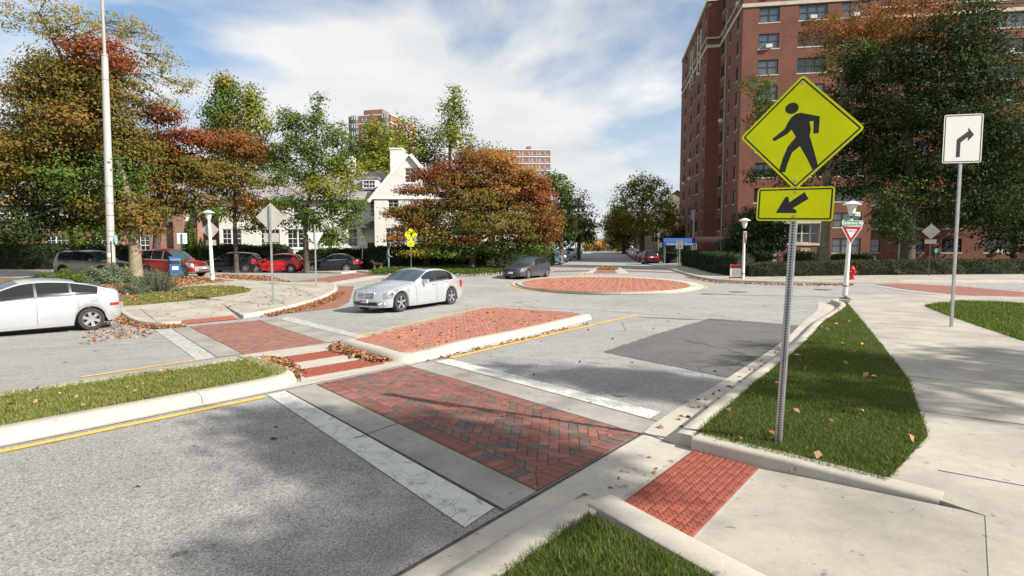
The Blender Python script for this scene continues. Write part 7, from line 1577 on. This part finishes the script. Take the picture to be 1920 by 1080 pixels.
def bush(name, label, px, py, Y, w, h, pal, leaf=.1, dens=900, up=1.0, asp=.5, n=None, dz=.12):
    p = at(px, py, Y); z = T(p.x, p.y) + dz; root = empty(name, (p.x, p.y, z), 0, label, 'shrub'); N = n or int(dens * w * (w + h)); d = RNG.normal(size=(N, 3)); d /= np.linalg.norm(d, axis=1, keepdims=True); d[:, 2] = np.abs(d[:, 2])
    rad = RNG.uniform(.35, 1.0, N) ** .5 * (1 + .22 * np.sin(d[:, 0] * 7 + d[:, 1] * 5) * np.cos(d[:, 2] * 6)); P = d * rad[:, None] * np.array([w / 2, w / 2 * .8, h]); c = palcol(pal, N) * RNG.uniform(.65, 1.35, (N, 1))
    leaf_obj('foliage', P, d * .6 + RNG.normal(size=(N, 3)) * .6 + np.array([0, 0, up]) * .3, leaf * RNG.uniform(.6, 1.3, N), np.clip(c, .005, .8), M_LEAF, root, aspect=asp); mb = MB()
    for k in range(9): a = random.uniform(0, 6.28); mb.tube([(0, 0, -.05), (math.cos(a) * w * .18, math.sin(a) * w * .15, h * .5), (math.cos(a) * w * .3, math.sin(a) * w * .25, h * .8)], [.02, .014, .005], 4, cap=False)
    mb.build('stems', M_BARK, root); return root
def spiky(name, label, px, py, Y, w, h, pal, stems=170):
    """upright bush of many leafy spires"""
    p = at(px, py, Y); z = T(p.x, p.y) + .12; root = empty(name, (p.x, p.y, z), 0, label, 'shrub'); Cs, Ks, Ns = [], [], []; mb = MB()
    for k in range(stems):
        a = random.uniform(0, 6.28); r_ = random.random() ** .6 * w / 2; hh = h * (1 - .5 * (2 * r_ / w) ** 2) * random.uniform(.75, 1.1); b = Vector((math.cos(a) * r_ * .5, math.sin(a) * r_ * .4, 0)); t = Vector((math.cos(a) * r_ * 1.1, math.sin(a) * r_ * .9, hh)); m_ = 46
        s = RNG.random((m_, 1)) ** .8; P = np.array(b) * (1 - s) + np.array(t) * s + RNG.normal(size=(m_, 3)) * .022; Cs.append(P); Ks.append(palcol(pal, m_) * RNG.uniform(.7, 1.3, (m_, 1))); Ns.append(RNG.normal(size=(m_, 3)) + np.array([math.cos(a), math.sin(a), .3])); mb.tube([tuple(b), tuple(t)], [.008, .004], 3, cap=False)
    mb.build('stems', M_BARK, root); leaf_obj('foliage', np.concatenate(Cs), np.concatenate(Ns), .062 * RNG.uniform(.7, 1.4, stems * 46), np.clip(np.concatenate(Ks), .005, .8), M_LEAF, root, aspect=.28); return root
spiky('rosemary_bush', 'upright grey green spiky bush on the corner lawn edge', 296, 548, 25.5, 1.65, 1.05, 'sage'); bush('lavender_bush', 'pale silvery low bush left of the spiky bush', 255, 549, 25, 1.5, .5, 'sage', .07, 2600, asp=.3); bush('shrub', 'wide low green shrub at the foot of the utility pole', 200, 535, 29.5, 3.2, .95, 'sage', .10, 900); bush('shrub', 'low green plants by the far left edge of the bed', 110, 540, 27, 3.0, .8, 'green', .10, 800); bush('shrub', 'yellow green plant against the pale tree trunk', 232, 522, 32, 1.2, .7, 'ygreen', .10, 800); bush('shrub', 'small silver plant at the tip of the planting bed', 335, 543, 25.8, .55, .14, 'sage', .07, 3000)
bush('conical_yew', 'tall narrow clipped yew by the half timbered house', 358, 503, 49.5, 1.4, 4.2, 'green', .14, 900, asp=.6); bush('conical_yew', 'smaller rounded yew beside the tall narrow one', 375, 500, 48.5, 1.8, 2.3, 'green', .14, 700, asp=.6); bush('shrub', 'reddish garden shrub behind the dark red sport utility', 315, 500, 46, 3.0, 1.6, 'mixolive', .16, 300); bush('round_bush', 'round dark bush under the maple', 817, 498, 46.5, 1.7, 1.25, 'yew', .13, 700); bush('shrub', 'orange mound of leaves by the far pavement', 1222, 488, 85, 2.6, 1.2, 'orange', .25, 200)
# ================================================================== GRASS, FALLEN LEAVES, PEOPLE
def in_poly(P, poly):
    x, y = P[:, 0], P[:, 1]; ins = np.zeros(len(P), bool); n = len(poly)
    for i in range(n):
        x1, y1 = poly[i]; x2, y2 = poly[(i + 1) % n]
        c = ((y1 > y) != (y2 > y)) & (x < (x2 - x1) * (y - y1) / (y2 - y1 + 1e-12) + x1); ins ^= c
    return ins
def sample(poly, n, near=0.0):
    lo = np.min(poly, 0); hi = np.max(poly, 0); out_ = []
    tot = 0
    for _ in range(60):
        P = lo + RNG.random((n * 3, 2)) * (hi - lo); P = P[in_poly(P, poly)]
        if near: d = np.linalg.norm(P, axis=1); P = P[RNG.random(len(P)) < (d.min() / d) ** near] if len(P) else P
        out_.append(P); tot += len(P)
        if tot >= n: break
    return np.concatenate(out_)[:n]
PAL.update(lawn=[(.10, .17, .022), (.13, .20, .03), (.075, .13, .018), (.19, .20, .055)], lawnshade=[(.09, .155, .024), (.07, .125, .02), (.11, .17, .03), (.17, .16, .06), (.12, .14, .04)], lawndry=[(.17, .21, .045), (.22, .23, .06), (.13, .18, .03), (.28, .24, .10)],  # lawnshade: lawn mix with shade put into the blade colours
    litter=[(.34, .16, .075), (.28, .12, .055), (.40, .21, .10), (.22, .095, .05), (.30, .17, .095), (.42, .26, .14)], yellowleaf=[(.50, .26, .06), (.45, .20, .05), (.38, .15, .05)])
def grass(name, label, poly, n, h, pal, dz=.12, w=.007, near=0.0):
    P = sample(poly, n, near); z = Tn(P) + dz; n = len(P); a = RNG.random(n) * 6.283; hh = h * RNG.uniform(.45, 1.25, n); patch = np.sin(P[:, 0] * 3.1) * np.sin(P[:, 1] * 2.3 + 1) * .25 + 1; hh *= patch
    d = np.stack([np.cos(a), np.sin(a)], 1); lean = RNG.normal(size=(n, 2)) * .55; v = np.empty((n, 3, 3)); ww = w * RNG.uniform(.7, 1.5, n)
    v[:, 0, :2] = P - d * ww[:, None]; v[:, 1, :2] = P + d * ww[:, None]; v[:, 0, 2] = v[:, 1, 2] = z - .015; v[:, 2, :2] = P + lean * hh[:, None]; v[:, 2, 2] = z + hh
    me = bpy.data.meshes.new(name); me.vertices.add(n * 3); me.vertices.foreach_set('co', v.reshape(-1)); me.loops.add(n * 3); me.loops.foreach_set('vertex_index', np.arange(n * 3, dtype=np.int32)); me.polygons.add(n); me.polygons.foreach_set('loop_start', np.arange(0, n * 3, 3, dtype=np.int32)); me.update(calc_edges=True)
    c = palcol(pal, n) * RNG.uniform(.7, 1.3, (n, 1)); cc = np.ones((n, 3, 4)); cc[:, :, :3] = np.clip(c, .004, .8)[:, None, :]; at_ = me.attributes.new('leafcol', 'FLOAT_COLOR', 'POINT'); at_.data.foreach_set('color', cc.reshape(-1)); me.materials.append(M_GRASS)
    o = bpy.data.objects.new(name, me); COL.objects.link(o); tag(o, label, 'grass', kind='stuff'); return o
vr = [tuple(p) for p in cb[:cb.index(min(cb, key=lambda p: (Vector(p) - Vector(W(18.3, -.6))).length)) + 1]] + side_edge[:-1] + WL([(1.66, 2.15), (1.80, .60)])
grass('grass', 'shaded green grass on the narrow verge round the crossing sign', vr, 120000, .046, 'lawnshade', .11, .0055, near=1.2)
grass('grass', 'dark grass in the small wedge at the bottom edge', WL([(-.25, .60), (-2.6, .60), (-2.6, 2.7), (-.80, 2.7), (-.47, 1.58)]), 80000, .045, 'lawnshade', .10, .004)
grass('grass', 'bright green grass with fallen leaves on the centre median', [tuple(p) for p in gm], 80000, .045, 'lawndry', .112, .007, near=.8)
CL = smooth_line(PL([(232, 574), (330, 566), (430, 553.5), (468, 546), (462, 541), (430, 537), (385, 537.5), (345, 540), (325, 547), (290, 549), (232, 560)], .12), 3)
grass('grass', 'sunlit grass patch on the far left corner', CL, 30000, .07, 'lawndry', .125, .014); grass('grass', 'grass beyond the pavement at the right edge', PL([(1733, 574), (1800, 565), (1920, 570), (1920, 640), (1830, 610), (1770, 589)], .12), 16000, .08, 'lawn', .125, .012)
def litter(name, label, poly, n, size=.075, pal='litter', dz=.012, heap=0.0, flat=2.2, near=0, aspect=.66):
    P = sample(poly, n, near); n = len(P); P = P + RNG.normal(size=P.shape) * (.10 if heap else 0) * RNG.random((n, 1)) ** 2; z = Tn(P) + dz + RNG.random(n) * (heap + .004); C = np.column_stack([P, z]); N = RNG.normal(size=(n, 3)) + np.array([0, 0, flat]); c = palcol(pal, n) * RNG.uniform(.65, 1.35, (n, 1))
    o = leaf_obj(name, C, N, size * RNG.uniform(.6, 1.4, n), np.clip(c, .01, .8), M_LITTER, None, aspect=aspect, fold=.16, kind='stuff'); tag(o, label, 'leaves'); return o
litter('fallen_leaves', 'brown leaves heaped in the gutter behind the white silver hatchback', PL([(215, 590), (222, 604), (258, 614), (300, 618), (352, 613), (342, 611), (262, 610), (238, 603), (226, 592)]), 1700, .085, heap=.035); litter('fallen_leaves', 'thin brown leaves spread on the road beside the hatchback', PL([(160, 618), (220, 598), (300, 620), (280, 632), (200, 640), (150, 650)]), 260, .09)
litter('fallen_leaves', 'long bank of brown leaves along the curved corner kerb', PL([(500, 590), (545, 580), (585, 569), (613, 558.5), (630, 549), (648, 549), (634, 560), (600, 573), (560, 584), (505, 595)]), 2500, .085, heap=.03)
litter('fallen_leaves', 'thick pile of curled brown leaves against the brick island kerb', PL([(620, 650), (645, 642.5), (700, 657), (742, 673), (728, 678), (700, 680), (660, 668), (622, 657)], .02), 2100, .075, dz=.015, heap=.05); litter('fallen_leaves', 'small drift of brown leaves by the median nose', PL([(488, 668), (530, 672), (566, 694), (560, 712), (548, 690), (500, 672)], .02), 420, .075, heap=.02)
litter('fallen_leaves', 'orange leaves scattered over the median grass', [tuple(p) for p in gm], 300, .055, dz=.14, heap=.03, near=.8); litter('fallen_leaves', 'brown leaves scattered over the corner grass', CL, 420, .11, dz=.16, heap=.03)
litter('fallen_leaves', 'brown leaves covering the bed under the pale trunk', PL([(150, 560), (290, 550), (335, 538), (440, 527), (360, 519), (150, 521)], .12), 4200, .12, dz=.14, heap=.03); litter('fallen_leaves', 'brown leaves spread over the side street gutter', PL([(385, 523), (440, 528), (500, 531), (545, 529), (500, 518), (420, 515)]), 2600, .12, heap=.02)
litter('fallen_leaves', 'a few leaves strewn over the brick island', [tuple(p) for p in tri_b], 170, .08, dz=.14); litter('fallen_leaves', 'leaves caught in the island gutter', PL([(800, 677), (885, 655), (980, 634), (1100, 606), (1105, 609), (980, 639), (885, 661), (800, 682)]), 130, .08); litter('fallen_leaves', 'odd leaves on the open road', PL([(700, 590), (1300, 570), (1480, 640), (1200, 760), (400, 1000), (150, 900), (300, 770), (800, 660)]), 60, .07, dz=.006)
litter('fallen_leaves', 'odd leaves on the corner pavement', PL([(270, 600), (470, 585), (620, 545), (560, 535), (420, 545), (300, 575)], .12), 110, .10, dz=.13); litter('fallen_leaves', 'narrow orange leaves by the red tactile paving', WL([(-.05, .3), (1.2, .32), (1.5, .58), (.1, .58)]), 16, .07, 'yellowleaf', dz=.010, flat=5, aspect=.32); litter('fallen_leaves', 'few leaves in the right gutter and on the verge', WL([(1.9, .0), (2.4, .34), (9, -.02), (9, -.3)]), 45, .08, dz=.01); litter('fallen_leaves', 'few leaves on the shaded near grass', vr, 40, .09, dz=.17); litter('fallen_leaves', 'brown leaves in the gutter of the far right kerb', PL([(1290, 519), (1350, 530), (1480, 533), (1600, 533), (1600, 536), (1480, 536), (1340, 531), (1285, 521)]), 700, .12, heap=.02); litter('fallen_leaves', 'leaves strewn round the roundabout bricks', ri, 120, .10, dz=.15)
litter('fallen_leaves', 'brown leaf bank on the far street island', PL([(1119, 506), (1160, 506), (1152, 503), (1124, 503)], .1), 700, .14, dz=.11, heap=.1)
ivy = PL([(690, 513.5), (800, 516), (880, 515.5), (940, 512.5), (985, 506), (1000, 497), (960, 500), (880, 500), (800, 501), (740, 503)], .12)
P_ = sample([tuple(p) for p in ivy], 26000); N_ = len(P_); o = leaf_obj('ivy', np.column_stack([P_, Tn(P_) + .13 + RNG.random(N_) * .25]), RNG.normal(size=(N_, 3)) + np.array([0, -.3, 1.2]), .13 * RNG.uniform(.6, 1.3, N_), np.clip(palcol('green', N_) * RNG.uniform(.5, 1.1, (N_, 1)), .004, .8), M_LEAF, None); tag(o, 'dark green ivy ground cover below the orange maple', 'ivy')
# ------------------------------------------------------------------ skinned figures
def skin_body(name, joints, edges, root_i, mats, zone, parent, sub=2):
    me = bpy.data.meshes.new(name); me.from_pydata([j[0] for j in joints], edges, []); o = bpy.data.objects.new(name, me); COL.objects.link(o)
    sk = o.modifiers.new('s', 'SKIN'); sk.use_smooth_shade = True; sb = o.modifiers.new('u', 'SUBSURF'); sb.levels = sub; sb.render_levels = sub
    for i, j in enumerate(joints): me.skin_vertices[0].data[i].radius = (j[1], j[2] if len(j) > 2 else j[1])
    me.skin_vertices[0].data[root_i].use_root = True; bpy.context.view_layer.update(); dg = bpy.context.evaluated_depsgraph_get(); m2 = bpy.data.meshes.new_from_object(o.evaluated_get(dg)); bpy.data.objects.remove(o)
    m2.name = name
    for m in mats: m2.materials.append(m)
    for p in m2.polygons: p.use_smooth = True; p.material_index = zone(p.center)
    b = bpy.data.objects.new(name, m2); COL.objects.link(b); b.parent = parent; return b
def plaid():
    g = NG('plaid_shirt', .85); w = g.n.nodes.new('ShaderNodeTexChecker'); w.inputs['Scale'].default_value = 14; w.inputs['Color1'].default_value = (.03, .09, .075, 1); w.inputs['Color2'].default_value = (.36, .40, .38, 1); g.n.links.new(g.map(scale=(1, 1, .8), rot=(.2, .3, .4)), w.inputs['Vector']); g.color(g.mix(.45, w.outputs['Color'], (.05, .13, .11))); return g.m
SK = mat('skin_brown', (.16, .085, .055), .6); JEANS = mat('denim', (.10, .16, .25), .85, var=.2, vscale=8); SHIRT = plaid(); HAIR = mat('hair_dark', (.02, .016, .014), .8); SHOE = mat('shoe_dark', (.03, .028, .026), .7)
mp = at(728, 505, 41.0); man = empty('person', (mp.x, mp.y, T(mp.x, mp.y) + .12), R(-70), 'standing person in plaid shirt and blue jeans looking down beside the dog', 'person')
J = [((0, 0, .95), .15, .11), ((0, 0, 1.18), .16, .11), ((0, 0, 1.40), .19, .12), ((0, .02, 1.50), .06, .06), ((0, .05, 1.60), .075, .085), ((0, .065, 1.70), .085, .095), ((0, .06, 1.77), .05, .06),
     ((.10, 0, .90), .10, .10), ((.12, .03, .50), .068, .068), ((.12, 0, .10), .05, .05), ((.13, .14, .04), .042, .035), ((-.10, 0, .90), .10, .10), ((-.12, .06, .50), .068, .068), ((-.12, .02, .10), .05, .05), ((-.13, .16, .04), .042, .035),
     ((.21, 0, 1.42), .065, .065), ((.27, -.02, 1.16), .05, .05), ((.22, .18, 1.02), .036, .036), ((.17, .26, 1.02), .035, .022), ((-.21, 0, 1.42), .065, .065), ((-.27, -.02, 1.16), .05, .05), ((-.22, .18, 1.00), .036, .036), ((-.17, .26, .99), .035, .022)]
for sx, b in ((1, 18), (-1, 22)):
    hx_ = J[b][0]
    for k, (dx_, L_) in enumerate(((.028, .06), (.010, .07), (-.010, .065), (-.028, .05))): J.append(((hx_[0] + dx_, hx_[1] + L_, hx_[2] - .02), .009, .009))
    J.append(((hx_[0] - sx * .05, hx_[1] + .02, hx_[2] + .01), .011, .011))
E_ = [(0, 1), (1, 2), (2, 3), (3, 4), (4, 5), (5, 6), (0, 7), (7, 8), (8, 9), (9, 10), (0, 11), (11, 12), (12, 13), (13, 14), (2, 15), (15, 16), (16, 17), (17, 18), (2, 19), (19, 20), (20, 21), (21, 22)] + [(18, 23 + k) for k in range(5)] + [(22, 28 + k) for k in range(5)]
def zone(c):
    if c.z < .085: return 3
    if c.z < .96 and not (abs(c.x) > .1 and c.y > .12 and c.z > .9): return 1
    if c.z > 1.50 or (c.y > .215 and .85 < c.z < 1.2): return 2
    return 0
body = skin_body('body', J, E_, 0, [SHIRT, JEANS, SK, SHOE], zone, man)
hb_ = MB(); hb_.lathe([(.001, .075), (.05, .068), (.085, .035), (.098, -.01), (.088, -.055)], 14, (0, .045, 1.735)); hb_.build('hair', HAIR, man, smooth=True)
for sx in (-1, 1): MB().lathe([(.018, 0), (.012, .01), (.001, .012)], 8, (sx * .097, .055, 1.67), axis='x').build('ear', SK, man); MB().lathe([(.012, 0), (.008, .006), (.001, .008)], 8, (sx * .033, .155, 1.69), axis='y').build('eye', HAIR, man)
MB().add([(-.014, .155, 1.685), (.014, .155, 1.685), (0, .185, 1.652), (0, .16, 1.645)], [(0, 1, 2), (0, 2, 3), (1, 3, 2)]).build('nose', SK, man); MB().bx(-.025, .025, .150, .160, 1.618, 1.626).build('mouth', mat('lips', (.10, .04, .035), .6), man); MB().bx(-.155, .155, -.105, .105, .955, .985).build('belt', HAIR, man, bevel=.03) if False else None
dp_ = at(709, 509, 40.6); dog = empty('dog', (dp_.x, dp_.y, T(dp_.x, dp_.y) + .12), R(172), 'black and tan dog standing on the pavement beside the person in jeans', 'dog')
DB = mat('dog_black', (.025, .02, .018), .8); DT = mat('dog_tan', (.36, .17, .07), .8)
D = [((-.26, 0, .50), .085, .10), ((0, 0, .47), .095, .115), ((.24, 0, .50), .10, .13), ((.36, 0, .62), .07, .075), ((.44, 0, .72), .062, .065), ((.53, 0, .70), .042, .04), ((.61, 0, .685), .028, .026)]
e_ = [(0, 1), (1, 2), (2, 3), (3, 4), (4, 5), (5, 6)]
for sy in (-1, 1):
    b = len(D); D += [((.24, .08 * sy, .38), .05), ((.25, .085 * sy, .20), .028), ((.24, .085 * sy, .05), .024), ((.28, .085 * sy, .02), .028, .018)]; e_ += [(2, b), (b, b + 1), (b + 1, b + 2), (b + 2, b + 3)]
    b = len(D); D += [((-.24, .08 * sy, .38), .062), ((-.19, .085 * sy, .27), .036), ((-.31, .085 * sy, .16), .024), ((-.30, .085 * sy, .05), .022), ((-.26, .085 * sy, .02), .027, .018)]; e_ += [(0, b), (b, b + 1), (b + 1, b + 2), (b + 2, b + 3), (b + 3, b + 4)]
b = len(D); D += [((-.36, 0, .55), .026), ((-.47, 0, .60), .02), ((-.56, 0, .70), .012)]; e_ += [(0, b), (b, b + 1), (b + 1, b + 2)]
b = len(D); D += [((.42, .05, .78), .022), ((.41, .065, .84), .010), ((.42, -.05, .78), .022), ((.41, -.065, .84), .010)]; e_ += [(4, b), (b, b + 1), (4, b + 2), (b + 2, b + 3)]
skin_body('body', D, e_, 1, [DB, DT], lambda c: 1 if (c.z < .36 or c.x > .49 or (c.x > .28 and c.z < .56)) else 0, dog)
lead = [tuple(Vector((mp.x, mp.y, man.location.z + 1.0))), tuple((Vector((mp.x, mp.y, man.location.z + .62)) + Vector((dp_.x, dp_.y, dog.location.z + .5))) / 2), tuple(Vector((dp_.x - .3, dp_.y, dog.location.z + .62)))]
o = MB().tube(lead, .012, 5).build('dog_lead', HAIR); tag(o, 'thin dark lead between the person and the dog', 'lead')
for o in bpy.data.objects:
    if o.parent is None and o.type == 'EMPTY' and 'label' not in o and 'kind' not in o: o['kind'] = 'structure'
